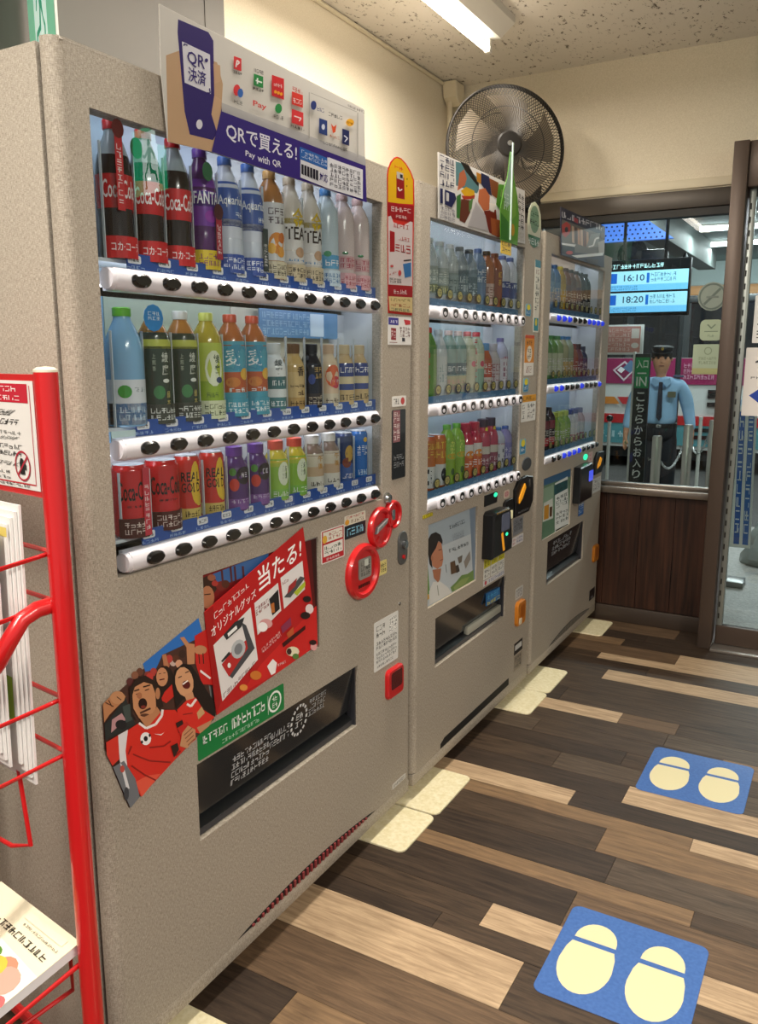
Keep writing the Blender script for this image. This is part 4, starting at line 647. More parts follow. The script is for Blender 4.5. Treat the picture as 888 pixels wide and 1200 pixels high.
 ('p','#b83a34',[(2.5788,1.784),(2.5745,1.7804),(2.5616,1.7765),(2.5427,1.7732),(2.5218,1.771),(2.5029,1.7705),(2.4897,1.7717),(2.4847,1.7743),(2.4889,1.7778),(2.5013,1.7816),(2.5198,1.7849),(2.5407,1.7871),(2.5599,1.7878),(2.5736,1.7866)]),
 ('p','#8a8a86',[(2.83,1.8876),(2.9781,1.9105),(2.9509,1.8475),(2.768,1.8275)]),
 ('p','#f0f0f0',[(2.8069,1.8285),(2.8787,1.8412),(2.8713,1.847),(2.7998,1.8343)]),
 ('p','#f0f0f0',[(2.8875,1.8444),(2.9194,1.8776),(2.8943,1.8768),(2.8626,1.8438)]),
 ('p','#f0f0f0',[(2.9115,1.8745),(2.9675,1.886),(2.9578,1.8914),(2.9021,1.8799)]),
 ('p','#5a4a40',[(3.0629,1.9082),(3.0598,1.9012),(3.0487,1.8945),(3.0318,1.8896),(3.0125,1.8874),(2.9948,1.8882),(2.982,1.892),(2.9766,1.8978),(2.9795,1.9047),(2.9903,1.9112),(3.0069,1.9162),(3.0261,1.9185),(3.0441,1.9178),(3.0572,1.9141)]),
 ('p','#b8b4b0',[(2.9472,1.867),(3.0623,1.8903),(3.0642,1.829),(2.9756,1.82)]),
 ('p','#e8eef0',[(2.5566,1.7703),(3.0433,1.832),(3.0457,1.8195),(2.639,1.7692)]),
 ('p','#32201f',[(2.776,1.7803),(2.961,1.7934),(2.9648,1.7736),(2.7962,1.7677)]),
],
'm3poster':[
 ('p','#5d8069',[(2.3346,0.874),(2.727,0.8787),(2.7615,0.6072),(2.3404,0.6052)]),
 ('p','#2f5f88',[(2.3346,0.874),(2.727,0.8787),(2.7346,0.828),(2.339,0.8362)]),
 ('p','#84a08a',[(2.3456,0.8229),(2.49,0.8243),(2.5043,0.7139),(2.3466,0.7056)]),
 ('p','#c8cfc8',[(2.3656,0.7614),(2.484,0.7648),(2.501,0.675),(2.3622,0.6818)]),
 ('p','#c08a30',[(2.375,0.7473),(2.438,0.746),(2.4402,0.6854),(2.3743,0.6882)]),
 ('p','#5a3a20',[(2.4478,0.7315),(2.483,0.7303),(2.4831,0.6868),(2.4506,0.688)]),
 ('p','#dfe5e4',[(2.5089,0.8261),(2.6884,0.8338),(2.7439,0.601),(2.5319,0.6078)]),
 ('p','#23565c',[(2.4989,0.8188),(2.6904,0.82),(2.6965,0.7785),(2.5048,0.773)]),
 ('m','#20383a',(2,3),[(2.5203,0.7811),(2.6927,0.7836),(2.6874,0.8204),(2.5156,0.8165)]),
 ('m','#28484c',(3,3),[(2.5354,0.7089),(2.7098,0.7083),(2.7016,0.7642),(2.5283,0.7625)]),
 ('m','#50605c',(3,4),[(2.5449,0.6365),(2.7271,0.6318),(2.7187,0.6885),(2.5372,0.6954)]),
 ('p','#20302c',[(2.5527,0.6044),(2.7387,0.5997),(2.7233,0.6107),(2.5386,0.615)]),
 ('p','#e6e2c8',[(2.3492,0.6017),(2.7599,0.6027),(2.7512,0.6083),(2.3421,0.6067)]),
],
}
# ------------------------------------------------------------------ room shell
ZC = 2.735; YB = 3.306; XW = -.889
PLASTER = mat('plaster', '#d8cdb8', .75, spec=.2, noise=(260, '#cfc4ae', '#ded4c0'), bump=.15)
GREYWALL = mat('grey_wall_panel', '#63605c', .6, spec=.25)
BROWNMETAL = mat('brown_metal', '#52453d', .4, .35, .4)
WENGE = mat('dark_wood_panel', '#3a241a', .38, spec=.4, noise=(1, '#241510', '#44291d', (60, 60, 3)))
# ceiling: acoustic board with dark fissures
def ceiling_mat():
    m = mat('acoustic_board', '#cac2b6', .85, spec=.1); nt = m.node_tree; b = nt.nodes['Principled BSDF']; g = nt.nodes.new('ShaderNodeNewGeometry')
    mp = nt.nodes.new('ShaderNodeMapping'); mp.inputs['Scale'].default_value = (30, 16, 30); mp.inputs['Rotation'].default_value = (0, 0, .5)
    nz = nt.nodes.new('ShaderNodeTexNoise'); nz.inputs['Scale'].default_value = 1.6; nz.inputs['Detail'].default_value = 4; nz.inputs['Roughness'].default_value = .75
    rp = nt.nodes.new('ShaderNodeValToRGB'); rp.color_ramp.elements[0].position = .36; rp.color_ramp.elements[1].position = .405
    rp.color_ramp.elements[0].color = (*lin('#6e665c'), 1); rp.color_ramp.elements[1].color = (*lin('#d6d0c6'), 1)
    nt.links.new(g.outputs['Position'], mp.inputs[0]); nt.links.new(mp.outputs[0], nz.inputs['Vector']); nt.links.new(nz.outputs['Fac'], rp.inputs[0]); nt.links.new(rp.outputs[0], b.inputs['Base Color'])
    bp = nt.nodes.new('ShaderNodeBump'); bp.inputs['Strength'].default_value = .4; bp.inputs['Distance'].default_value = .004; nt.links.new(rp.outputs[0], bp.inputs['Height']); nt.links.new(bp.outputs[0], b.inputs['Normal'])
    return m
struct('ceiling', MB().box(-1.1, 4.2, -3.4, 3.45, ZC, ZC+.1), ceiling_mat(), label='off-white speckled acoustic ceiling above the machines')
struct('wall_left', MB().box(XW-.1, XW, -3.4, 3.45, 0, ZC), PLASTER, label='cream plaster wall behind the vending machines')
mb = MB().box(XW, -.80, -3.4, 1.272, 0, ZC); mb.box(XW, -.80, 1.278, 1.37, 0, ZC); mb.box(XW, -.803, 1.27, 1.28, 0, ZC)
struct('wall_left_pier', mb, GREYWALL, label='plain grey wall pier above the nearest vending machine')
# back wall with window opening and doorway
XO0, XO1, ZS, ZH = -.42, .535, .70, 2.088
bw = MB().box(XW, 4.2, YB, YB+.10, 2.20, ZC); bw.box(XW, .60, YB, YB+.10, ZH+.012, 2.20); bw.box(XW, XO0, YB, YB+.10, 0, 2.2); bw.box(1.75, 4.2, YB, YB+.1, 0, 2.2)
struct('wall_back', bw, PLASTER, label='cream plaster wall above the window and glass door')
wl = struct('wall_back_wainscot', MB().box(XO0, .535, YB+.012, YB+.10, 0, ZS-.02), mat('wainscot_core', '#241711', .5), label='dark wood wainscot under the window')
xs = [XO0, -.20, .02, .19, .36, .535]
for a, b in zip(xs, xs[1:]): obj('panel', MB().box(a+.0012, b-.0012, YB, YB+.014, .085, ZS-.02), WENGE, wl)
struct('baseboard_back', MB().box(XO0, .535, YB-.012, YB+.01, 0, .082, .003), mat('baseboard', '#3c3027', .45), label='brown baseboard below the wainscot')
struct('trim_1', MB().box(XW, .535, YB-.012, YB+.02, 2.125, 2.165, .003), mat('trim_cream', '#cfc4ab', .5), label='thin cream trim rail above the window')
struct('trim_2', MB().tube([(XW+.008, -3, ZC-.012), (XW+.008, YB, ZC-.012)], .009, 8), mat('trim_cream', '#cfc4ab', .5), label='thin cream moulding where the left wall meets the ceiling')
# window: frame, sill, pane
wn = thing('window_1', (.05, YB, ZS), 'wide window with dark frame looking onto the concourse', 'window', kind='structure')
FRAMEDARK = mat('window_frame', '#4a443e', .4, .4, .4)
obj('window_frame', MB().box(XO0, XO1, YB-.014, YB+.06, ZH-.05, ZH+.03, .004), FRAMEDARK, wn)
obj('window_frame', MB().box(XO0, XO1, YB-.004, YB+.05, ZH-.085, ZH-.052), mat('black_gap', '#15130f', .6), wn)
obj('window_frame', MB().box(XO0, XO0+.04, YB-.01, YB+.06, ZS, ZH-.05, .003), FRAMEDARK, wn)
obj('window_frame', MB().box(XO1-.012, XO1+.03, YB-.01, YB+.06, ZS, ZH-.05, .003), FRAMEDARK, wn)
sl = obj('window_sill', MB().box(XO0, XO1, YB-.03, YB+.08, ZS-.022, ZS+.012, .004), mat('sill_steel', '#8b8279', .28, .85), wn)
obj('sill_rail', MB().box(XO0, XO1, YB+.01, YB+.05, ZS+.012, ZS+.032, .003), mat('sill_steel', '#8b8279', .28, .85), wn)
obj('pane', MB().box(XO0+.04, XO1-.012, YB+.028, YB+.034, ZS+.03, ZH-.085), glass('window_glass', '#e6ecea', 1.45), wn)
# door: post, header, leaf with glass
dr = thing('door_1', (.9, 3.2, 0), 'glass sliding door with brown metal frame beside the window', 'door', kind='structure')
obj('door_post', MB().box(.535, .597, 3.088, YB+.1, 0, 2.262, .004), BROWNMETAL, dr)
obj('header', MB().box(.597, 1.78, 3.11, YB+.1, 2.075, 2.262, .004), BROWNMETAL, dr)
obj('door_post', MB().box(1.72, 1.78, 3.088, YB+.1, 0, 2.075, .004), BROWNMETAL, dr)
obj('threshold', MB().box(.597, 1.72, 3.06, 3.42, 0, .012, .002), mat('alu', '#b5aea6', .3, .8), dr)
leaf = obj('bottom_rail', MB().box(.605, 1.70, 3.15, 3.19, .014, .105, .003), BROWNMETAL, dr)
obj('stile', MB().box(.605, .632, 3.152, 3.188, .105, 2.075, .003), mat('alu_grey', '#8f9490', .35, .6), dr)
mb = MB()
for k in range(34): mb.box(.611, .617, 3.1495, 3.152, .14+k*.056, .165+k*.056)
obj('seal_clip', mb, mat('black_gap', '#15130f', .6), dr)
obj('glass_pane', MB().box(.632, 1.70, 3.167, 3.173, .105, 2.075), glass('window_glass', '#e6ecea', 1.45), dr)
# ------------------------------------------------------------------ floor planks
fl = struct('floor', MB().box(-1.0, 4.2, -3.4, 3.40, -.06, -.0035), mat('floor_bed', '#2c221a', .6), label='vinyl plank floor in mixed light and dark brown boards')
PM = {'L': plankmat('plank_light', '#8f765b', '#d0b492'), 'M': plankmat('plank_mid', '#5e4a38', '#947757'), 'm': plankmat('plank_midtone', '#4a3a2c', '#7c634b'),
      'D': plankmat('plank_dark', '#2a2018', '#5c4a3a'), 'd': plankmat('plank_darkest', '#241b15', '#4c3d31'), 'G': plankmat('plank_greyed', '#342a21', '#685747')}
rows = [(-.9, -.72, 'D2 M'), (-.72, -.55, 'm'), (-.55, -.38, 'D'), (-.38, -.2, 'L'), (-.2, -.05, 'm'), (-.05, .07, 'D'),
 (.07, .22, [(-.9, .25, 'd'), (.25, 1.3, 'M')]), (.22, .37, [(-.9, .138, 'd'), (.138, 1.2, 'M')]), (.37, .54, [(-.9, .72, 'm'), (.72, 1.4, 'D')]),
 (.54, .70, [(-.9, -.3, 'D'), (-.3, .537, 'L'), (.537, 1.25, 'D')]), (.70, .765, [(-.9, .3, 'd'), (.3, 1.1, 'D')]),
 (.765, .86, [(-.9, .397, 'D'), (.397, 1.4, 'L')]), (.86, 1.01, [(-.9, .57, 'd'), (.57, 1.35, 'm')]), (1.01, 1.078, [(-.9, .06, 'D'), (.06, .846, 'M'), (.846, 1.4, 'D')]),
 (1.078, 1.21, [(-.9, -.2, 'D'), (-.2, .62, 'd'), (.62, 1.4, 'G')]), (1.21, 1.34, [(-.9, .56, 'D'), (.56, 1.3, 'M')]), (1.34, 1.41, [(-.9, -.1, 'd'), (-.1, .79, 'M'), (.79, 1.4, 'L')]),
 (1.41, 1.505, [(-.9, -.05, 'D'), (-.05, .42, 'L'), (.42, 1.3, 'd')]), (1.505, 1.62, [(-.9, .562, 'd'), (.562, 1.4, 'L')]), (1.62, 1.74, [(-.9, .3, 'D'), (.3, 1.3, 'G')]),
 (1.74, 1.85, [(-.9, .5, 'd'), (.5, 1.4, 'D')]), (1.85, 1.96, [(-.9, .15, 'G'), (.15, .8, 'D'), (.8, 1.4, 'M')]), (1.96, 2.07, [(-.9, .6, 'D'), (.6, 1.4, 'G')]),
 (2.07, 2.17, [(-.9, -.15, 'D'), (-.15, .41, 'L'), (.41, .62, 'm'), (.62, 1.4, 'D')]), (2.17, 2.32, [(-.9, .15, 'd'), (.15, 1.2, 'D')]), (2.32, 2.48, [(-.9, .1, 'G'), (.1, 1.3, 'D')]),
 (2.48, 2.60, [(-.9, .242, 'D'), (.242, 1.4, 'L')]), (2.60, 2.72, [(-.9, .4, 'd'), (.4, 1.3, 'D')]), (2.72, 2.80, [(-.9, .158, 'D'), (.158, 1.4, 'L')]),
 (2.80, 2.94, [(-.9, .487, 'm'), (.487, 1.4, 'L')]), (2.94, 3.035, [(-.9, .213, 'M'), (.213, 1.3, 'd')]), (3.035, 3.15, [(-.9, .3, 'd'), (.3, 1.3, 'd')]), (3.15, 3.306, [(-.9, .425, 'm'), (.425, 1.4, 'd')])]
for r in rows:
    ps = r[2] if isinstance(r[2], list) else [(-.9, -.1, r[2][0]), (-.1, .75, random.choice('DmG')), (.75, 1.4, r[2][0])]
    ps = ps+[(ps[-1][1], ps[-1][1]+1.0, random.choice('LDmG')), (ps[-1][1]+1.0, 4.15, random.choice('DmG'))]
    for a, b, k in ps:
        obj('plank', MB().box(a+.0006, b-.0006, r[0]+.0006, r[1]-.0006, -.0035, random.uniform(-.0003, .0)), PM[k], fl)
# ------------------------------------------------------------------ ceiling tube lights
WHITEMETAL = mat('white_enamel', '#d8d4cc', .4)
def ceiling_light(x, y0, y1, label, watts):
    t = thing('ceiling_light', (x, (y0+y1)/2, ZC), label, 'light', 'fluorescent ceiling lights')
    pr = [(-.11, 0), (.11, 0), (.11, -.028), (.05, -.075), (-.05, -.075), (-.11, -.028)]
    mb = MB(); nn = len(pr); vs = [(x+a, y, ZC+h) for y in (y0, y1) for a, h in pr]
    mb.add(vs, [(i, (i+1) % nn, nn+(i+1) % nn, nn+i) for i in range(nn)]+[tuple(range(nn)), tuple(range(nn, 2*nn))[::-1]])
    obj('housing', mb, WHITEMETAL, t, smooth=0)
    for yy in (y0+.015, y1-.015): obj('tube_socket', MB().box(x-.014, x+.014, yy-.014, yy+.014, ZC-.128, ZC-.075, .003), WHITEMETAL, t)
    obj('tube', MB().tube([(x, y0+.03, ZC-.112), (x, y1-.03, ZC-.112)], .0145, 12), mat('fluorescent_tube', '#ffffff', .4, emit='#fff4e0', es=12), t)
    l = bpy.data.lights.new('tube_light', 'AREA'); l.shape = 'RECTANGLE'; l.size = .10; l.size_y = y1-y0-.1; l.energy = watts; l.color = (1, .925, .81)
    lo = bpy.data.objects.new('tube_light', l); COL.objects.link(lo); lo.location = (x, (y0+y1)/2, ZC-.135)
    return t
ceiling_light(-.385, 1.36, 2.585, 'single tube ceiling light over the machines, in view', LAMP_W*.66)
ceiling_light(.14, .50, 1.73, 'single tube ceiling light over the floor mats, outside the view', LAMP_W*1.3)
ceiling_light(-.385, -1.75, -.52, 'single tube ceiling light behind the leaflet rack, outside the view', LAMP_W*.25)
ceiling_light(.25, -2.1, -.87, 'single tube ceiling light above the viewer, outside the view', LAMP_W*2.0)
ceiling_light(2.6, -1.3, -.07, 'single tube ceiling light far right, unseen, added to brighten the machine fronts', LAMP_W*2.9)  # unseen tube, added and overdriven to lift the lower machine fronts
# ------------------------------------------------------------------ conduit in the corner
cd = thing('conduit', (-.86, 3.2, 2.1), 'cream conduit pipe with elbow box in the ceiling corner', 'pipe')
CRM = mat('cream_pvc', '#d9cdb2', .45)
obj('pipe', MB().tube([(-.858, 3.215, 1.2), (-.858, 3.215, 2.66)], .014, 12), CRM, cd)
obj('elbow_box', MB().prism([(-.02, 0), (.03, -.035), (.075, .02), (.07, .075), (-.03, .075)], frame((-.835, 3.205, 2.655), (0, 1, 0), (0, 0, 1)), .03, -.045, .006), CRM, cd)
obj('clamp', MB().tube([(-.858, 3.215, 2.40), (-.858, 3.215, 2.425)], .018, 12), CRM, cd)
# ------------------------------------------------------------------ wall fan
def fan():
    c = V((-.354, 2.72, 2.262)); ax = V((.60, -.77, .08)).normalized(); A = V((1, 0, 0)); A = (A-ax*A.dot(ax)).normalized(); B = ax.cross(A); Rr = .262
    P = lambda r, a, h: c+A*(r*math.cos(a))+B*(r*math.sin(a))+ax*h
    t = thing('wall_fan', (-.3, 3.25, 2.1), 'round dark wire-cage wall fan in the corner above the machines', 'fan')
    DK = mat('fan_black', '#1d1a18', .4, .3); WR = mat('fan_wire', '#2c2722', .45, .3)
    for sgn, nm in ((1, 'front_guard'), (-1, 'rear_guard')):
        mb = MB(); n = 120 if sgn > 0 else 110
        for k in range(n):
            a0 = 2*PI*k/n; pts = []
            for i in range(7):
                f = i/6; r = .052+(Rr-.052)*f; h = sgn*(.052-.040*f**2.2 if sgn > 0 else .085-.075*f**2.5)
                pts.append(P(r, a0+sgn*.55*f, h))
            mb.tube(pts, .0017, 4, caps=False)
        for r, h in ((Rr*.62, .040), (Rr*.999, .010)): mb.tube([P(r, 2*PI*k/48, sgn*h) for k in range(48)], .0022, 5, closed=True)
        obj(nm, mb, WR, t)
    mb = MB(); 
    mb.tube([P(Rr, 2*PI*k/64, .006) for k in range(64)], .005, 6, closed=True); mb.tube([P(Rr, 2*PI*k/64, -.012) for k in range(64)], .006, 6, closed=True)
    obj('rim', mb, DK, t)
    mb = MB().lathe([(0, .045), (.055, .045), (.055, .056), (.048, .062), (0, .064)], 28, c, ax); obj('hub_badge', mb, DK, t)
    obj('hub_pin', MB().lathe([(0, .062), (.012, .062), (.011, .068), (0, .069)], 12, c, ax), mat('steel', '#9a9a98', .3, .9), t)
    for k in range(5):
        a0 = 2*PI*k/5; vs = []; n = 6
        for i in range(n+1):
            f = i/n; r = .04+.19*f
            for j, (da, h) in enumerate(((-.25-.2*f, -.018), (0.0, .0), (.25+.25*f, .02))): vs.append(P(r, a0+da+f*.3, h-.01))
        obj('blade', MB().add(vs, [(3*i+j, 3*i+j+1, 3*i+j+4, 3*i+j+3) for i in range(n) for j in range(2)]), mat('fan_blade', '#7a6d5a', .5), t)
    obj('motor', MB().lathe([(0, -.19), (.05, -.19), (.065, -.17), (.07, -.10), (.055, -.085), (0, -.085)], 24, c, ax), DK, t)
    m = c-ax*.15
    obj('bracket', MB().tube([m, m+V((0, .12, -.06)), (m.x, 3.2, m.z-.16), (m.x, YB-.012, m.z-.16)], .016, 10), DK, t)
    obj('wall_plate', MB().box(m.x-.06, m.x+.06, YB-.018, YB, m.z-.28, m.z-.04, .006), DK, t)
fan()
# ------------------------------------------------------------------ vending machines
LAM = laminate(); BLK = mat('black_plastic', '#0d0d0f', .3); DARKGAP = mat('dark_gap', '#0b0a09', .7); BARW = mat('button_bar_white', '#dcdae2', .3, coat=.3)
BTN = mat('button_black', '#0c0c0e', .22, coat=.4); BTNB = mat('button_blue', '#1c2fb4', .25, emit='#2438e0', es=.6); PGREY = mat('display_side', '#cdd3d7', .5)
PANE = glass('display_glass', '#f4f7f8', 1.5); SMOKE = mat('smoked_plastic', '#24272a', .16, coat=.2); RED = mat('red_plastic', '#c2141a', .3, coat=.4); CHR = mat('chrome', '#b9bcc0', .18, 1.)
LED = mat('led_strip', '#ffffff', .5, emit='#f4f6ff', es=5.0)
RR = .022; HT = 1.83
def door_panel(y0, y1, z0, z1, holes):
    """front sheet at x=0 with rectangular holes (ya,yb,za,zb,depth) and rounded vertical edges"""
    mb = MB(); a, b = y0+RR, y1-RR; D = -.028
    ys = sorted({a, b, *[h[0] for h in holes], *[h[1] for h in holes]}); zs = sorted({z0, z1, *[h[2] for h in holes], *[h[3] for h in holes]})
    for i in range(len(ys)-1):
        for j in range(len(zs)-1):
            cy, cz = (ys[i]+ys[i+1])/2, (zs[j]+zs[j+1])/2
            if any(h[0] < cy < h[1] and h[2] < cz < h[3] for h in holes): continue
            mb.add([(0, ys[i], zs[j]), (0, ys[i+1], zs[j]), (0, ys[i+1], zs[j+1]), (0, ys[i], zs[j+1])], [(0, 1, 2, 3)])
    for h in holes:
        ya, yb, za, zb, d = h; mb.add([(x, y, z) for x in (0, -d) for y, z in ((ya, za), (yb, za), (yb, zb), (ya, zb))], [(i, 4+i, 4+(i+1) % 4, (i+1) % 4) for i in range(4)])
    for yc, sg in ((y0, 1), (y1, -1)):
        pr = [(D, yc)]+[(-RR+RR*math.sin(PI/2*k/6), yc+sg*(RR-RR*math.cos(PI/2*k/6))) for k in range(7)]
        n = len(pr); mb.add([(x, y, z) for z in (z0, z1) for x, y in pr], [((k, k+1, n+k+1, n+k) if sg > 0 else (k+1, k, n+k, n+k+1)) for k in range(n-1)])
    for z in (z0, z1):
        pr = [(D, y0)]+[(-RR+RR*math.sin(PI/2*k/6), y0+RR-RR*math.cos(PI/2*k/6)) for k in range(7)]+[(-RR+RR*math.cos(PI/2*k/6), y1-RR+RR*math.sin(PI/2*k/6)) for k in range(7)]+[(D, y1)]
        mb.add([(x, y, z) for x, y in pr], [tuple(range(len(pr)))])
    return mb
def sticker(name, parent, pts_or_art, label=None, x=0., m=None, clip=None, back=None, t=.0006):
    """printed sheet glued to the front: first art polygon is its outline"""
    mb = MB(); it = ART[pts_or_art] if isinstance(pts_or_art, str) else pts_or_art; fr = front(x)
    out = it[0][2]
    if clip: out = clip_poly(out, clip)
    mb.prism(out, fr, t, -.0004, col=lin(it[0][1])); fr2 = front(x+t)
    mb.art(fr2, it, clip or None)
    o = obj(name, mb, m or PRN, parent, smooth=0)
    if label: o['label'] = label
    return o
def machine(y0, y1, disp, rowz, nb, yb0, pitch, barspan, port, label, btn_cols, back_cols, extra_holes=(), frames=None, bank='blue'):
    yc = (y0+y1)/2
    t = thing('vending_machine', (-.36, yc, 0), label, 'vending machine', 'drink vending machines along the wall')
    ya, yb, za, zb = disp
    mb = MB()
    for q in ((-.74, -.038, y0, y0+.03, .05, HT-.004), (-.74, -.038, y1-.03, y1, .05, HT-.004), (-.74, -.038, y0+.03, y1-.03, HT-.034, HT-.004), (-.74, -.034, y0+.03, y1-.03, .05, .08), (-.74, -.71, y0+.03, y1-.03, .08, HT-.034)): mb.box(*q, .002)
    obj('cabinet', mb, LAM, t)
    mb = MB()
    for q in ((-.042, -.020, y0+.008, y0+.03, .09, HT-.008), (-.042, -.026, y1-.03, y1-.008, .09, HT-.008), (-.042, -.026, y0+.03, y1-.03, HT-.03, HT-.010), (-.038, -.012, y0+.008, y1-.008, .082, .094)): mb.box(*q)
    obj('door_gasket', mb, DARKGAP, t)
    obj('door', door_panel(y0, y1, .092, HT, [(ya, yb, za, zb, .03), (*port, .03), *extra_holes]), LAM, t)
    obj('top_trim', MB().tube([(-.006, y0+RR*.6, HT-.004), (-.006, y1-RR*.6, HT-.004)], .0062, 8), LAM, t)
    obj('kick_plate', MB().box(-.034, -.003, y0+.004, y1-.004, .05, .088, .002), LAM, t)
    # display case
    dc = MB(); X0 = -.125
    zt = min(zb+.04, HT-.04)
    dc.add([(x, y, z) for x in (X0, -.031) for y, z in ((ya, za), (yb, za), (yb, zt), (ya, zt))], [(i, 4+i, 4+(i+1) % 4, (i+1) % 4) for i in range(4)])
    obj('display_case', dc, PGREY, t)
    cuts = [zb, *rowz, za]
    for i in range(3):                                     # backing board of each shelf
        hi = zb+.035 if i == 0 else rowz[i-1]-.02; lo = rowz[i]
        for (u0, u1, c) in back_cols[i]:
            obj('backing_card', MB().box(X0+.002, X0+.008, ya+(yb-ya)*u0+.001, ya+(yb-ya)*u1-.001, lo, hi), mat('card_'+c, c, .6), t)
        obj('backing_card', MB().box(X0+.002, X0+.008, ya+(yb-ya)*back_cols[i][-1][1], yb, lo, hi), PGREY, t)
        obj('shelf', MB().box(X0+.008, -.034, ya+.002, yb-.002, lo+.030, lo+.036), PGREY, t)
    obj('led_strip', MB().box(-.055, -.036, ya+.02, yb-.02, zb+.022, zb+.032), LED, t)
    for rz in rowz[:2]: obj('led_strip', MB().box(-.046, -.032, ya+.02, yb-.02, rz-.011, rz-.004), LED, t)
    for i, rz in enumerate(rowz):
        b0, b1 = barspan
        pr = [(-.030, -.019), (-.004, -.018), (.003, -.011), (.006, 0), (.003, .011), (-.004, .018), (-.030, .019)]; n = len(pr)
        mb = MB(); mb.add([(x, y, rz+h) for y in (b0, b1) for x, h in pr], [(k, n+k, n+(k+1) % n, (k+1) % n) for k in range(n)]+[tuple(range(n)), tuple(range(n, 2*n))[::-1]])
        bar = obj('button_bar', mb, BARW, t, smooth=50)
        obj('end_cap', MB().lathe([(0, -.004), (.017, -.004), (.0185, 0), (.0185, .012), (0, .013)], 16, (-.013, b0-.004, rz), (0, 1, 0)), BARW, bar)
        bs = None
        for k in range(nb):
            y = yb0+pitch*k; kind = btn_cols[i][k]
            if bs is None or True:
                key = kind
            if key not in _btn:
                mbb = MB(); fr = front(0)
                if key == 'k' or key == 'b':
                    mbb.prism(ellipse(.0225, .0122, 20), fr, .0115, .002, .004)
                    o = obj('button', mbb, BTN if key == 'k' else BTNB, bar); obj_ring = None
                else:                                     # white scalloped key with a black ring
                    mbb.mi = 0; mbb.prism(rrect(.050, .036, .012), fr, .012, .002, .004); mbb.mi = 1; mbb.prism(ellipse(.017, .0135, 18), fr, .0135, .010, .001)
                    mbb.mi = 0; mbb.prism(ellipse(.009, .006, 12, -.003, -.003), fr, .0142, .012, .0005); o = obj('button', mbb, [BARW, BTN], bar)
                _btn[key] = o.data; o.location = V((o.location.x, y-wloc(bar).y, rz-wloc(bar).z))
                o.location.x = (.0065 if key in 'kb' else .008)-wloc(bar).x
            else:
                o = bpy.data.objects.new('button', _btn[key]); COL.objects.link(o); o.parent = bar
                o.location = V(((.0065 if key in 'kb' else .008), y, rz))-wloc(bar)
        # price strip with tags
        if bank == 'blue':
            ps = obj('price_strip', MB().box(-.0245, -.021, b0+.05, b1+.03, rz+.019, rz+.047), mat('price_blue', '#2450a0', .4), t)
        else:
            ps = obj('price_strip', MB().box(-.0148, -.0122, b0+.01, b1+.01, rz+.019, rz+.040), mat('price_teal', '#3e6f96', .4), t)
        for k in range(nb):
            y = yb0+pitch*k+.012; mb = MB(); fr = front(-.0208 if bank == 'blue' else -.0121)
            if bank == 'blue':
                mb.prism(rrect(.030, .0135, .003, 2, y, rz+.037), fr, .0008, col=lin('#e8e8ea')); f2 = front(-.0199); mb.marks(f2, ((y-.012, rz+.0325), (y+.012, rz+.0325), (y+.012, rz+.0415), (y-.012, rz+.0415)), '#20242c', 1, 3)
                mb.marks(f2, ((y-.02, rz+.0205), (y+.024, rz+.0205), (y+.024, rz+.028), (y-.02, rz+.028)), '#a9c4ea', 1, 4)
            else:
                mb.prism(ellipse(.0215, .0165, 12, y-.004, rz+.057), fr, .0008, col=lin('#3c3a26')); f2 = front(-.0112); mb.poly(f2, ellipse(.016, .012, 10, y-.004, rz+.058), '#c6b667'); mb.marks(f2, ((y-.015, rz+.051), (y+.007, rz+.051), (y+.007, rz+.065), (y-.015, rz+.065)), '#23262c', 1, 2)
                mb.marks(f2, ((y-.02, rz+.022), (y+.022, rz+.022), (y+.022, rz+.030), (y-.02, rz+.030)), '#9fc0d8', 1, 4)
            obj('price_tag', mb, PRN, ps, smooth=0)
        zl = rz+.018; zh_ = zb if i == 0 else rowz[i-1]-.018
        obj('glass_pane', MB().box(-.0085, -.0045, ya+.001, yb-.001, zl, zh_-.001), PANE, t)
    # delivery port
    pa, pb, pc, pd = port
    mb = MB(); mb.add([(x, y, z) for x in (-.20, -.029) for y, z in ((pa, pc), (pb, pc), (pb, pd), (pa, pd))], [(i, 4+i, 4+(i+1) % 4, (i+1) % 4) for i in range(4)]+[(0, 1, 2, 3)])
    obj('delivery_chute', mb, mat('chute_dark', '#1c1d1f', .5), t)
    fz = pc+(pd-pc)*.22
    fp = obj('delivery_flap', MB().add([(-.008, pa+.006, pd-.004), (-.008, pb-.006, pd-.004), (-.026, pb-.006, fz), (-.026, pa+.006, fz), (-.013, pa+.006, pd-.004), (-.013, pb-.006, pd-.004), (-.031, pb-.006, fz), (-.031, pa+.006, fz)], [(0, 3, 2, 1), (4, 5, 6, 7), (0, 1, 5, 4), (3, 7, 6, 2), (0, 4, 7, 3), (1, 2, 6, 5)]), SMOKE, t, smooth=0)
    obj('port_frame', MB().box(-.03, -.012, pa+.002, pb-.002, pc+.002, pc+.016).box(-.03, -.006, pa+.0005, pa+.006, pc, pd).box(-.03, -.006, pb-.006, pb-.0005, pc, pd), mat('port_edge', '#33343a', .35), t)
    obj('port_ledge', MB().add([(-.012, pa+.006, pc+.016), (-.012, pb-.006, pc+.016), (-.055, pb-.006, fz-.005), (-.055, pa+.006, fz-.005)], [(0, 1, 2, 3)]), mat('port_ledge', '#202224', .35), t)
    # feet
    for fx in (-.66, -.085):
        for fy in (y0+.07, y1-.07):
            obj('foot', MB().lathe([(0, .006), (.026, .006), (.026, .014), (.012, .018), (.012, .055), (0, .055)], 14, (fx, fy, 0)), mat('steel', '#9a9a98', .3, .9), t)
    return t, fp
_btn = {}
K12 = ['k'*12]*3
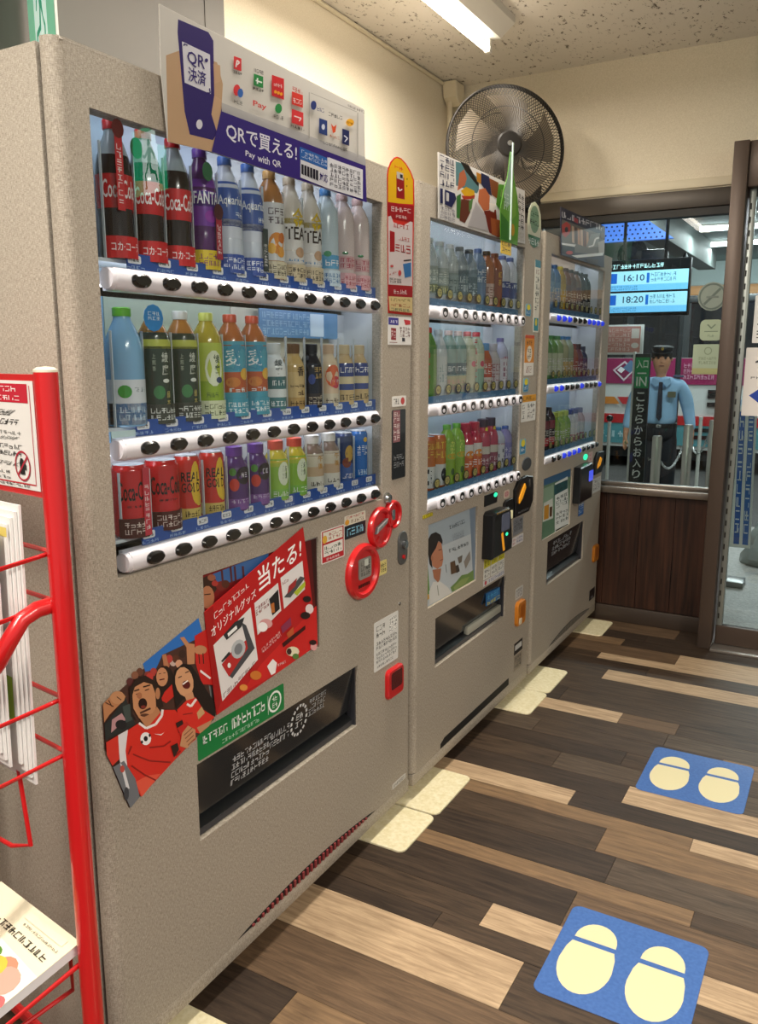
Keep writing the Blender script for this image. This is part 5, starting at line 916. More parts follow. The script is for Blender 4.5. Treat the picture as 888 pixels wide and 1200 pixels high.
M1, flap1 = machine(0, 1.165, (.062, .990, .985, 1.742), (1.488, 1.204, 1.006), 12, .148, .0722, (.095, .966), (.236, .857, .392, .560),
    'largest beige vending machine, nearest the viewer, with red and blue drinks and black oval buttons', K12,
    [[(0, .16, '#a9c2d2'), (.16, .40, '#c0ccda'), (.40, .92, '#cfd2d6')], [(0, .12, '#7fb0d0'), (.12, .5, '#b8c8b4'), (.5, .92, '#d2d0bc')], [(0, .92, '#d0d2d4')]],
    extra_holes=[(.276, .679, .668, .942, .006)])
W10 = ['w'*10]*3
M2, flap2 = machine(1.185, 2.224, (1.262, 2.035, .905, 1.745), (1.488, 1.205, .921), 10, 1.345, .0734, (1.268, 2.004), (1.329, 1.938, .392, .555),
    'middle beige vending machine with colourful top board and white ringed buttons', W10,
    [[(0, .88, '#b4bcc0')], [(0, .88, '#a9c0c4')], [(0, .88, '#a4b4bc')]], extra_holes=[(1.272, 1.650, .602, .864, .006)], bank='teal')
M3, flap3 = machine(2.244, 3.272, (2.335, 3.135, .925, 1.757), (1.515, 1.231, .938), 10, 2.44, .0748, (2.345, 3.10), (2.425, 2.975, .392, .585),
    'farthest beige vending machine, beside the window, with black and blue buttons', ['bbbkkkbbbb', 'bbkkkbkkkb', 'kkbbbbkkkk'],
    [[(0, .88, '#c0aa90')], [(0, .88, '#b4bcbc')], [(0, .88, '#86a0b4')]], extra_holes=[(2.342, 2.738, .606, .866, .006)], bank='teal')
def recess(t, ya, yb, za, zb):
    obj('poster_panel', MB().box(-.0075, -.006, ya, yb, za, zb), mat('poster_back', '#8a8c8c', .5), t)
recess(M1, .276, .679, .668, .942); recess(M2, 1.272, 1.650, .602, .864); recess(M3, 2.342, 2.738, .606, .866)
# ---- first machine: printed boards and stickers
sticker('fan_photo_sticker', M1, 'crowd', 'sticker of cheering fans in red shirts', x=.0006, clip=[(.010, .5), (.30, .5), (.30, .9), (.010, .9)])
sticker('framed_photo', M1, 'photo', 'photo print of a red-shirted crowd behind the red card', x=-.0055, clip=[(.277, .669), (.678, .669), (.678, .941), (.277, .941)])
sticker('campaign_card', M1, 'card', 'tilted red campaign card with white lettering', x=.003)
bd = sticker('payment_board', M1, 'qr', 'purple and white cashless payment board with a hand holding a phone', x=.008, m=TRN, t=.0015)
sticker('tall_sticker', M1, 'tall', 'tall red, yellow and white promotion sticker with rounded top', x=.0008, m=TRN)
sticker('notice_sticker', M1, 'tall2', 'small white notice with a purple corner', x=.0004)
def quick(parent, name, y0, z0, y1, z1, items, x=0., m=None, r=.004, t=.0006, label=None, base='#e4e2de'):
    """small rounded label; items in unit coordinates"""
    mb = MB(); w_, h_ = y1-y0, z1-z0; cy, cz = (y0+y1)/2, (z0+z1)/2; CL = rrect(w_, h_, r, 3, cy, cz)
    mb.prism(rrect(w_, h_, r, 3, cy, cz), front(x), t, -.0003, col=lin(base)); U = lambda u, v: (y0+w_*u, z0+h_*v); fr = front(x+t)
    for it in items:
        k = it[0]
        if k == 'r': mb.poly(fr, [U(it[2], it[3]), U(it[4], it[3]), U(it[4], it[5]), U(it[2], it[5])], it[1], CL)
        elif k == 'e': mb.poly(fr, [U(it[2]+it[4]*math.cos(2*PI*i/16), it[3]+it[5]*math.sin(2*PI*i/16)) for i in range(16)], it[1], CL)
        elif k == 't': mb.text(fr, it[2], (U(it[3], it[4]), U(it[5], it[4]), U(it[5], it[6]), U(it[3], it[6])), it[1])
        elif k == 'm': mb.marks(fr, (U(it[2], it[3]), U(it[4], it[3]), U(it[4], it[5]), U(it[2], it[5])), it[1], it[6], it[7])
        elif k == 'p': mb.poly(fr, [U(*q) for q in it[2]], it[1])
    o = obj(name, mb, m or PRN, parent, smooth=0)
    if label: o['label'] = label
    return o
quick(M1, 'lottery_sticker', .692, .870, .796, .952, [('r', '#b8202a', 0.03, .03, .97, .97), ('r', '#e8e4d8', .08, .62, .92, .94), ('e', '#e0b040', .15, .72, .1, .12), ('m', '#b04a3a', .3, .66, .9, .9, 2, 4), ('r', '#e8e4de', .08, .2, .92, .56), ('m', '#2c4a3a', .12, .24, .88, .52, 2, 4), ('m', '#f4e0e0', .2, .06, .8, .16, 1, 5)], label='red and white square sticker')
quick(M1, 'brand_sticker', .797, .910, .900, .970, [('r', '#16202a', 0, 0, 1, .58), ('m', '#8fd0ec', .1, .08, .92, .5, 1, 4), ('r', '#ded8c8', 0, .58, 1, 1), ('m', '#b83a34', .1, .84, .95, .98, 1, 6), ('e', '#e0a030', .12, .72, .1, .12), ('m', '#6a4a30', .3, .62, .95, .8, 1, 5)], label='black and blue sticker')
quick(M1, 'coin_label', .945, .776, 1.014, .816, [('r', '#e6d88a', .0, .0, 1, 1), ('m', '#8a2a24', .08, .15, .45, .85, 2, 2), ('m', '#2a2a2a', .5, .15, .95, .85, 2, 3)])
quick(M1, 'instruction_sheet', .944, .508, 1.082, .650, [('r', '#dfdfdb', 0, 0, 1, 1), ('m', '#2c2e30', .08, .66, .45, .92, 2, 3), ('r', '#f2f2ee', .62, .64, .94, .94), ('m', '#16181a', .62, .64, .94, .94, 4, 4), ('m', '#3a3c3e', .08, .42, .94, .6, 2, 9), ('m', '#5a5c5e', .08, .14, .94, .38, 3, 10), ('m', '#3a3c3e', .1, .05, .8, .11, 1, 9)], label='white instruction sheet')
quick(M1, 'maker_badge', 1.05, .108, 1.134, .124, [('m', '#5a5a5c', .1, .1, .9, .9, 1, 7)], base='#c8c6c2', r=.003)
quick(M1, 'recycling_label', .240, .565, .530, .628, [('r', '#0c7a3c', 0, 0, 1, 1), ('e', '#eef4ee', .88, .5, .085, .40), ('e', '#0c7a3c', .88, .5, .068, .32), ('m', '#eef4ee', .845, .25, .915, .75, 2, 2), ('m', '#f2f6f2', .05, .42, .32, .8, 1, 5), ('m', '#f2f6f2', .36, .34, .76, .86, 1, 7), ('m', '#bfe0c8', .25, .1, .68, .28, 1, 12), ('r', '#dfeee4', .79, .15, .795, .85)], label='green label with a white round emblem', base='#0c7a3c')
# printed marks on the clear flap
def flapprint(fl, pa, pb, pc, pd, emb=True):
    fz = pc+(pd-pc)*.22; a = V((-.0078, pa, pd-.004)); dn = (V((-.0258, pa, fz))-a); fr = lambda u, v, n=0.: V((a.x+dn.x*(1-v)+n+.0004, pa+(pb-pa)*u, a.z+dn.z*(1-v)))
    mb = MB()
    if emb:
        mb.marks(fr, ((.2, .12), (.42, .12), (.42, .72), (.2, .72)), '#c9ccd0', 4, 10); mb.marks(fr, ((.42, .35), (.54, .35), (.54, .68), (.42, .68)), '#c9ccd0', 2, 6)
        for k in range(16):
            q = 2*PI*k/16; mb.poly(fr, [(.60+(.045+d)*math.cos(q+e), .58+(.27+d*5)*math.sin(q+e)) for d, e in ((0, -.12), (.012, -.12), (.012, .12), (0, .12))], '#dfe2e4')
        mb.marks(fr, ((.575, .42), (.625, .42), (.625, .75), (.575, .75)), '#dfe2e4', 2, 2); mb.marks(fr, ((.66, .5), (.78, .5), (.78, .9), (.66, .9)), '#b0b4b8', 3, 6)
    else: mb.marks(fr, ((.2, .4), (.7, .4), (.7, .9), (.2, .9)), '#a8acb0', 3, 9)
    obj('flap_print', mb, PRN, fl, smooth=0)
flapprint(flap1, .236, .857, .392, .560); flapprint(flap3, 2.425, 2.975, .392, .585, False)
# red coin and bill surrounds
def blob(c, ry, rz, tilt, inner=None):
    mb = MB(); n = 28; fr = front(0); ct, st = math.cos(tilt), math.sin(tilt)
    E_ = lambda a, b, h: [(V((h, c[0]+a*math.cos(2*PI*i/n)*ct-b*math.sin(2*PI*i/n)*st, c[1]+a*math.cos(2*PI*i/n)*st+b*math.sin(2*PI*i/n)*ct))) for i in range(n)]
    rings = [E_(ry, rz, 0), E_(ry, rz, .008), E_(ry*.93, rz*.93, .015), E_(ry*.80, rz*.80, .015), E_(ry*.72, rz*.72, .006)]
    vs = [v for r in rings for v in r]; fs = [(k*n+i, k*n+(i+1) % n, (k+1)*n+(i+1) % n, (k+1)*n+i) for k in range(4) for i in range(n)]+[tuple(range(4*n, 5*n))]
    return mb.add(vs, fs)
cs = obj('card_reader_surround', blob((.878, .812), .080, .074, 0), RED, M1)
mb = MB().prism(rrect(.062, .055, .006, 3, .884, .820), front(.006), .004, 0, .001, col=lin('#8f8e88')); f2 = front(.0102); mb.marks(f2, ((.860, .800), (.908, .800), (.908, .842), (.860, .842)), '#1e2620', 3, 4); mb.poly(f2, rrect(.02, .018, .003, 2, .888, .835), '#cfd4cc')
obj('reader_label', mb, PRN, cs, smooth=0)
mb = MB()
for k in range(6): mb.prism(rrect(.007, .009, .001, 1, .858+k*.010, .775), front(.006), .001, 0, col=lin('#3a0a0c'))
obj('speaker_slots', mb, PRN, cs, smooth=0)
bs_ = obj('bill_surround', blob((.967, .912), .058, .056, .3), RED, M1)
obj('bill_slot', MB().prism([(-.030, -.012), (.024, .008), (.030, .022), (-.024, .004)], frame((.006, .967, .912), (0, 1, 0), (0, 0, 1)), .010, 0, .002), mat('bill_grey', '#7a7b7c', .4), bs_)
obj('neck', MB().prism([(.925, .865), (.955, .855), (.985, .87), (.96, .89)], front(0), .010, 0, .002), RED, bs_)
c3 = obj('coin_surround', blob((1.036, .936), .042, .040, .3), RED, M1)
obj('coin_slot', MB().prism(rrect(.016, .030, .004, 2, 1.036, .936), front(.006), .005, 0, .001), mat('chrome', '#b9bcc0', .18, 1.), c3)
obj('return_knob', MB().lathe([(0, 0), (.016, 0), (.016, .006), (.011, .012), (0, .013)], 14, (0, 1.012, .985), (1, 0, 0)), CHR, M1)
lk = obj('lock_plate', MB().prism(rrect(.055, .096, .024, 5, 1.104, .828), front(0), .004, 0, .0015), mat('lock_grey', '#6d6f70', .35, .6), M1)
obj('lock_cylinder', MB().lathe([(0, 0), (.013, 0), (.013, .008), (0, .009)], 14, (.004, 1.108, .838), (1, 0, 0)), CHR, lk)
obj('lock_cylinder', MB().lathe([(0, 0), (.006, 0), (.006, .005), (0, .006)], 10, (.004, 1.104, .803), (1, 0, 0)), RED, lk)
dp = obj('display_window', MB().prism(rrect(.078, .19, .004, 2, 1.080, 1.125), front(0), .0015, 0, .0008), mat('display_black', '#26282b', .15, coat=.4), M1)
mb = MB(); fr = front(.0017); mb.poly(fr, [(1.046, 1.132), (1.086, 1.132), (1.086, 1.218), (1.046, 1.218)], '#8a5a60'); mb.marks(fr, ((1.048, 1.136), (1.085, 1.136), (1.085, 1.215), (1.048, 1.215)), '#f0e6e4', 5, 2); mb.marks(fr, ((1.05, 1.06), (1.11, 1.06), (1.11, 1.1), (1.05, 1.1)), '#8a8e92', 2, 4)
obj('display_print', mb, PRN, dp, smooth=0)
quick(M1, 'small_notice', 1.042, 1.228, 1.122, 1.256, [('m', '#3a3c40', .1, .15, .5, .85, 1, 3), ('e', '#c04a4a', .75, .5, .14, .35)])
cr = obj('coin_return', MB().prism(rrect(.094, .088, .016, 4, 1.053, .447), front(0), .012, 0, .004), RED, M1)
obj('coin_cup', MB().prism(rrect(.066, .052, .008, 3, 1.055, .455), front(.0105), .0022, 0, .0008), mat('cup_dark', '#52090d', .25, coat=.3), cr)
obj('screw', MB().lathe([(0, 0), (.006, 0), (.005, .002), (0, .003)], 10, (0, 1.09, .667), (1, 0, 0)), CHR, M1)
# ventilation grille in the bottom panel (a shallow lens-shaped slot with red slats)
def vent(t, ya, yb, zc, h, red=True):
    n = 20; up_ = [(ya+(yb-ya)*i/n, zc+h*math.sin(PI*i/n)**.8) for i in range(n+1)]; dn = [(yb, zc), (ya, zc)]
    g = obj('vent_slot', MB().prism(up_+dn[:1]+dn[1:], front(0), .0006, 0), DARKGAP, t, smooth=0)
    mb = MB(); m = 34
    for k in range(1, m):
        f = k/m; y = ya+(yb-ya)*f; hh = h*math.sin(PI*f)**.8
        if hh > .006: mb.prism([(y-.004, zc+.001), (y+.003, zc+.001), (y+.003, zc+hh-.002), (y-.004, zc+hh-.002)], front(.0006), .004, 0)
    obj('vent_slats', mb, mat('vent_red', '#8e3a3c', .5) if red else mat('vent_grey', '#5a544c', .5), g, smooth=0)
vent(M1, .34, .95, .094, .022); vent(M3, 2.5, 3.15, .094, .028, False)
# ---- second machine
obj('air_slot', MB().prism([(1.38, .094), (2.0, .094), (2.0, .122), (1.41, .122), (1.38, .11)], front(0), .0008, 0), DARKGAP, M2, smooth=0)
sticker('top_board', M2, 'm2board', 'colourful printed board with dark lettering at both ends', x=.008, m=TRN, t=.0015)
def drink_card():
    """bottle-shaped green card standing up in front of the board"""
    out = [(1.730, 1.735), (1.720, 1.83), (1.743, 1.89), (1.774, 1.935), (1.789, 1.99), (1.797, 2.02), (1.811, 2.02), (1.819, 1.99), (1.838, 1.94), (1.873, 1.89), (1.892, 1.83), (1.886, 1.735)]
    mb = MB().prism(out, front(.024), .002, 0, col=lin('#5f9a3a')); fr = front(.026)
    mb.poly(fr, out, '#6aa63c'); mb.poly(fr, [(1.743, 1.88), (1.774, 1.935), (1.789, 1.99), (1.797, 2.02), (1.808, 2.02), (1.808, 1.86), (1.774, 1.84)], '#a9c7b4'); mb.poly(fr, [(1.808, 1.80), (1.862, 1.83), (1.855, 1.9), (1.822, 1.93)], '#86b84a'); mb.poly(fr, [(1.727, 1.74), (1.808, 1.74), (1.794, 1.80), (1.724, 1.82)], '#3e7f2c'); mb.poly(fr, ellipse(.018, .02, 12, 1.836, 1.78), '#d0a02c'); mb.marks(fr, ((1.747, 1.83), (1.794, 1.83), (1.794, 1.90), (1.747, 1.90)), '#d4e6d8', 2, 2)
    o = obj('drink_card', mb, TRN, M2, smooth=0); o['label'] = 'green bottle-shaped card standing above the top board'
    quick(M2, 'yellow_tag', 1.735, 1.695, 1.830, 1.742, [('m', '#4a3a10', .08, .15, .92, .9, 2, 3)], x=.0245, base='#d8b428')
    obj('card_stalk', MB().prism([(1.808, 1.745), (1.816, 1.745), (1.816, 2.05), (1.808, 2.05)], front(.0262), .003, 0), mat('stalk', '#b9cfc4', .3), M2)
drink_card()
quick(M2, 'oval_sticker', 2.050, 1.755, 2.196, 1.915, [('r', '#dfe2d2', .0, .28, 1, 1), ('e', '#8fae98', .5, .62, .34, .30), ('m', '#2c5a44', .2, .66, .8, .8, 1, 4), ('m', '#2a2e2a', .15, .48, .85, .62, 1, 4), ('r', '#3f7a58', 0, 0, 1, .26), ('m', '#e8f0e8', .08, .04, .92, .22, 1, 4)], m=TRN, r=.07, base='#dfe2d2', label='pale oval sticker with a green band')
quick(M2, 'strip_sticker', 2.146, 1.452, 2.208, 1.716, [('r', '#2f7a8c', .0, .90, 1, 1), ('m', '#8a4a44', .2, .8, .8, .88, 1, 2), ('m', '#2c2e2c', .15, .3, .85, .78, 5, 2), ('r', '#2f8a9a', .1, .02, .9, .2), ('e', '#d8c83a', .5, .14, .2, .05)], base='#dedcd0', label='narrow upright white strip with teal ends')
quick(M2, 'orange_tag', 2.062, 1.291, 2.165, 1.440, [('r', '#d88a2c', .0, .32, 1, .96), ('r', '#c8502c', .0, .92, 1, 1), ('m', '#5a3410', .2, .74, .8, .88, 1, 3), ('e', '#e8dcc8', .5, .54, .3, .2), ('m', '#3a2c1c', .3, .4, .7, .68, 2, 2), ('m', '#8a3030', .2, .06, .8, .24, 2, 3)], base='#e2ded8', label='orange and white tag')
quick(M2, 'coin_notice', 2.045, 1.118, 2.207, 1.218, [('r', '#d89a2c', 0, .74, 1, 1), ('m', '#5a3a10', .1, .78, .9, .96, 1, 4), ('m', '#5a5c5c', .05, .1, .25, .66, 3, 1), ('m', '#1e2022', .42, .06, .94, .7, 3, 3)], base='#e4e4e0', label='white notice with an orange top')
for q in ((2.058, 1.508, 2.116, 1.552), (2.058, 1.230, 2.116, 1.282), (2.042, .996, 2.108, 1.054)):
    quick(M2, 'mini_tag', *q, [('r', '#2a78a8', .1, .05, .9, .55), ('e', '#e0d02c', .55, .72, .32, .24), ('m', '#e8f0f4', .2, .15, .8, .45, 1, 2)], base='#7fb4c4', r=.008)
obj('round_speaker', MB().prism(ellipse(.05, .026, 18, 2.122, .954), front(0), .004, 0, .0015), mat('speaker_dark', '#3c4044', .4), M2)
# bill unit, readers
bu = obj('bill_unit', MB().prism([(1.988, .765), (1.986, .87), (2.03, .905), (2.10, .912), (2.175, .90), (2.185, .86), (2.182, .80), (2.14, .765)], front(0), .012, 0, .003), BLK, M2)
obj('bill_slot', MB().prism([(2.02, .815), (2.05, .83), (2.088, .868), (2.075, .885), (2.045, .862), (2.018, .835)], front(.012), .004, 0, .001), mat('amber_lit', '#d0861c', .3, emit='#e89a20', es=.5), bu)
obj('coin_slot', MB().prism(rrect(.012, .03, .003, 2, 2.135, .878), front(.012), .002, 0), CHR, bu)
mb = MB(); mb.marks(front(.0124), ((2.01, .775), (2.13, .775), (2.13, .785), (2.01, .785)), '#8a8c90', 1, 6); obj('bill_print', mb, PRN, bu, smooth=0)
ab = obj('amount_display', MB().prism(rrect(.116, .040, .003, 2, 1.763, .870), front(0), .003, 0, .001), BLK, M2)
obj('green_led', MB().prism(ellipse(.016, .008, 12, 1.802, .880), front(.003), .001, 0), mat('led_green', '#28c890', .4, emit='#28d89a', es=1.6), ab)
rd = obj('payment_terminal', MB().prism([(1.695, .668), (1.700, .822), (1.715, .832), (1.850, .830), (1.862, .815), (1.885, .70), (1.88, .67)], front(0), .042, 0, .006), BLK, M2)
obj('screen', MB().prism(rrect(.078, .062, .008, 3, 1.808, .785), front(.042), .001, 0), mat('screen_grey', '#4a4d58', .2, emit='#5a5e70', es=.25), rd)
obj('amber_strip', MB().prism([(1.768, .748), (1.784, .752), (1.800, .70), (1.806, .684), (1.79, .682), (1.78, .71)], front(.042), .001, 0), mat('amber_lit', '#d0861c', .3, emit='#e89a20', es=.5), rd)
obj('green_led', MB().prism(ellipse(.011, .006, 12, 1.822, .738), front(.042), .001, 0), mat('led_green', '#28c890', .4, emit='#28d89a', es=1.6), rd)
mb = MB(); mb.marks(front(.0425), ((1.72, .823), (1.84, .823), (1.84, .832), (1.72, .832)), '#e0b858', 1, 6); obj('amber_lettering', mb, PRN, rd, smooth=0)
cp = obj('coin_panel', MB().prism([(1.895, .762), (1.898, .80), (1.880, .81), (1.885, .836), (1.905, .845), (1.965, .843), (1.975, .80), (1.975, .765)], front(0), .010, 0, .002), BLK, M2)
obj('lit_key', MB().prism(rrect(.042, .032, .004, 2, 1.938, .785), front(.010), .002, 0), mat('key_cream', '#e2dcae', .4, emit='#e8e0b0', es=.3), cp)
quick(M2, 'pink_tag', 1.89, .850, 1.948, .880, [('e', '#d0a0a0', .5, .5, .4, .4), ('m', '#b05a5a', .2, .2, .8, .8, 2, 2)], base='#d8c8b8', r=.01)
quick(M2, 'grey_label', 1.998, .690, 2.108, .756, [('m', '#2c2e32', .08, .2, .92, .9, 3, 5)], base='#7d8086', label='grey label under the bill unit')
quick(M2, 'card_marks', 1.992, .650, 2.114, .684, [('m', '#b05a5a', .05, .1, .3, .9, 2, 2), ('m', '#3c5a94', .35, .1, .95, .9, 2, 5)], base='#dcd6d6')
for k in range(3):
    y = 1.716+.068*k; quick(M2, 'step_label', y, .585-.001*k, y+.062, .660, [('r', '#c2bc28', 0, .55, 1, 1), ('m', '#5a5a10', .15, .6, .85, .95, 1, 3), ('m', '#2c2e30', .1, .08, .9, .5, 2, 3)], base='#dcdcd6', r=.003)
quick(M2, 'card_row', 1.716, .562, 1.916, .582, [('m', '#3c5a94', .25, .1, .98, .9, 1, 9), ('e', '#c03a44', .1, .5, .05, .4)], base='#d6d4d4', r=.002)
sticker('poster', M2, 'm2poster', 'poster of a young man in white looking up, green hill behind', x=-.0055, clip=[(1.273, .603), (1.649, .603), (1.649, .863), (1.273, .863)])
quick(M2, 'yellow_lettering', 1.232, .888, 1.300, .900, [('m', '#e8dc20', 0, 0, 1, 1, 1, 5)], base='#a0921c', r=.002)
ed = obj('bright_label', MB().prism([(1.772, .475), (1.905, .470), (1.898, .515), (1.77, .522)], front(-.012), .004, 0, col=lin('#2a6aa8')).marks(front(-.0078), ((1.775, .495), (1.90, .49), (1.90, .515), (1.775, .518)), '#58b0d8', 1, 4).marks(front(-.0078), ((1.775, .474), (1.905, .471), (1.905, .488), (1.775, .492)), '#e8d82c', 1, 4), PRN, M2, smooth=0)
obj('pickup_shelf', MB().box(-.03, -.013, 1.62, 1.93, .41, .438, .002), mat('pale_shelf', '#a8a89c', .4), M2)
c2 = obj('coin_return', MB().prism(rrect(.092, .100, .02, 4, 2.092, .365), front(0), .014, 0, .004), mat('orange_plastic', '#c4761c', .3, coat=.3), M2)
obj('coin_cup', MB().prism(rrect(.05, .06, .012, 3, 2.095, .372), front(.0125), .0022, 0, .0008), mat('orange_inner', '#a2560e', .3), c2)
obj('cream_tab', MB().prism(rrect(.03, .026, .006, 2, 2.075, .335), front(.0125), .003, 0, .0008), mat('cream_plate', '#e4d4b4', .3), c2)  # small cream plate on the coin return, one even colour
quick(M2, 'grey_notice', 2.048, .425, 2.13, .470, [('m', '#2c2e32', .1, .1, .9, .9, 3, 4)], base='#c4c2be')
quick(M2, 'rating_plate', 2.052, .196, 2.146, .244, [('r', '#1c1c1e', 0, 0, 1, 1), ('r', '#c8c8c6', .1, .35, .9, .8)], base='#1c1c1e', r=.002)
quick(M2, 'rating_marks', 2.056, .128, 2.146, .190, [('m', '#34343a', .05, .1, .9, .95, 3, 3)], base='#8c8274', r=.002)
# ---- third machine
sticker('top_board', M3, 'm3board', 'dark printed board with pale lettering and a row of figures', x=.008, t=.0015)
sticker('poster', M3, 'm3poster', 'green and blue drink poster', x=-.0055, clip=[(2.343, .607), (2.737, .607), (2.737, .865), (2.343, .865)])
rd3 = obj('payment_terminal', MB().prism([(2.76, .70), (2.765, .865), (2.95, .87), (2.975, .84), (2.965, .70)], front(0), .035, 0, .005), BLK, M3)
obj('screen', MB().prism(rrect(.07, .05, .006, 3, 2.93, .81), front(.035), .001, 0), mat('screen_blue', '#2a34a0', .2, emit='#4a5ae8', es=.8), rd3)
quick(M3, 'blue_marks', 2.86, .62, 2.96, .72, [('r', '#2a68b0', .1, .0, .9, .5), ('m', '#d8e4f0', .1, .1, .9, .95, 3, 3)], base='#6a7078', x=.0)
obj('green_led', MB().prism(ellipse(.03, .014, 12, 2.94, .895), front(0), .004, 0), mat('led_green', '#28c890', .4, emit='#28d89a', es=1.6), M3)
quick(M3, 'pink_tag', 3.00, .86, 3.07, .91, [('m', '#b04050', .2, .15, .8, .9, 2, 2)], base='#d8c0bc')
b3 = obj('bill_unit', MB().prism([(3.09, .79), (3.09, .87), (3.13, .90), (3.24, .895), (3.25, .82), (3.21, .79)], front(0), .012, 0, .003), BLK, M3)
obj('bill_slot', MB().prism([(3.125, .82), (3.17, .83), (3.20, .86), (3.17, .872), (3.13, .84)], front(.012), .003, 0, .001), mat('amber_lit', '#d0861c', .3, emit='#e89a20', es=.5), b3)
quick(M3, 'white_notice', 3.095, .695, 3.245, .768, [('m', '#5a5c60', .1, .15, .9, .9, 3, 5)], base='#c9cac6')
c4 = obj('coin_return', MB().prism(rrect(.09, .088, .02, 4, 3.195, .376), front(0), .012, 0, .004), mat('orange_plastic', '#c4761c', .3, coat=.3), M3)
obj('coin_cup', MB().prism(rrect(.05, .05, .012, 3, 3.197, .38), front(.0105), .0022, 0, .0008), mat('orange_inner', '#a2560e', .3), c4)
quick(M3, 'rating_plate', 3.135, .135, 3.235, .19, [('r', '#16161a', 0, 0, 1, 1), ('r', '#6a6a6e', .3, .1, .7, .3)], base='#16161a', r=.002)
# ---- cream levelling pads on the floor
PADM = mat('cream_pad', '#f0e6c0', .5, noise=(90, '#e2d6aa', '#f4ebcb'))
for (a, b, lab) in [(.0, .222, "cream floor pad under the nearest corner of the largest machine"), (.930, 1.142, 'cream floor pad at the right front foot of the largest machine'), (1.150, 1.413, 'cream floor pad at the left front foot of the middle machine'),
                    (1.968, 2.195, 'cream floor pad at the right front foot of the middle machine'), (2.205, 2.478, 'cream floor pad at the left front foot of the farthest machine'), (3.015, 3.262, 'cream floor pad at the right front foot of the farthest machine, by the window wall')]:
    obj('floor_pad', MB().prism(rrect(.30, b-a, .022, 4, -.05, (a+b)/2), floorp(0), .0055, 0, .0015), PADM, label=lab, cat='pad', group='cream pads under the machine feet')
# ---- blue standing mats with soles
def stand_mat(y0, y1, label):
    o = obj('floor_mat', MB().prism(rrect(.322, y1-y0, .022, 5, .739, (y0+y1)/2), floorp(.0002), .0014, 0, .0006), mat('mat_blue', '#3d67ad', .45, noise=(120, '#3760a6', '#456fb4')), label=label, cat='mat', group='blue standing mats')
    SO = mat('mat_cream', '#e6dcb0', .5); fr = floorp(.0016); yc = (y0+y1)/2; n = 14
    for sx in (-.078, .075):
        cx = .739+sx
        toe = [None]+[(cx+.0485*math.cos(PI-PI*i/n), yc+.050+.066*math.sin(PI*i/n)**.9) for i in range(n+1)]
        sole = [(cx-.049, yc+.034), (cx-.056, yc+.01)]+[(cx+.060*math.cos(PI+PI*i/n), yc-.035+.094*math.sin(PI+PI*i/n)) for i in range(n+1)]+[(cx+.056, yc+.01), (cx+.049, yc+.034)]
        obj('toe_print', MB().prism(toe[1:], fr, .0004, 0), SO, o); obj('sole_print', MB().prism(sole, fr, .0004, 0), SO, o)
stand_mat(.628, .955, 'blue standing mat with two cream soles, nearest the viewer')
stand_mat(1.610, 1.945, 'blue standing mat with two cream soles, farther one by the middle machine')
# ------------------------------------------------------------------ drink samples
PROF = {'pet': [(.90, 0), (1, .015), (1, .30), (.96, .33), (1, .36), (1, .62), (.98, .66), (.86, .75), (.62, .84), (.44, .90), (.42, .925)],
        'slim': [(.95, 0), (1, .02), (1, .70), (.92, .78), (.66, .86), (.44, .91), (.42, .925)],
        'cola': [(.86, 0), (.98, .03), (.95, .12), (.90, .28), (.95, .36), (1, .44), (1, .60), (.95, .68), (.84, .74), (.62, .83), (.43, .90), (.41, .925)],
        'can': [(.84, 0), (.95, .02), (1, .05), (1, .93), (.93, .96), (.88, .985), (.87, 1.0), (.82, .99), (.80, .98), (0, .98)],
        'bcan': [(.9, 0), (1, .03), (1, .64), (.9, .71), (.68, .79), (.58, .83), (.58, .85)],
        'slimcan': [(.80, 0), (.86, .02), (.9, .05), (.9, .93), (.85, .96), (.80, .985), (.79, 1.0), (.75, .985), (0, .985)]}
def rad(kind, f):
    p = PROF[kind]
    for (r0, a), (r1, b) in zip(p, p[1:]):
        if a <= f <= b: return r0+(r1-r0)*(f-a)/max(b-a, 1e-6)
    return p[-1][0]
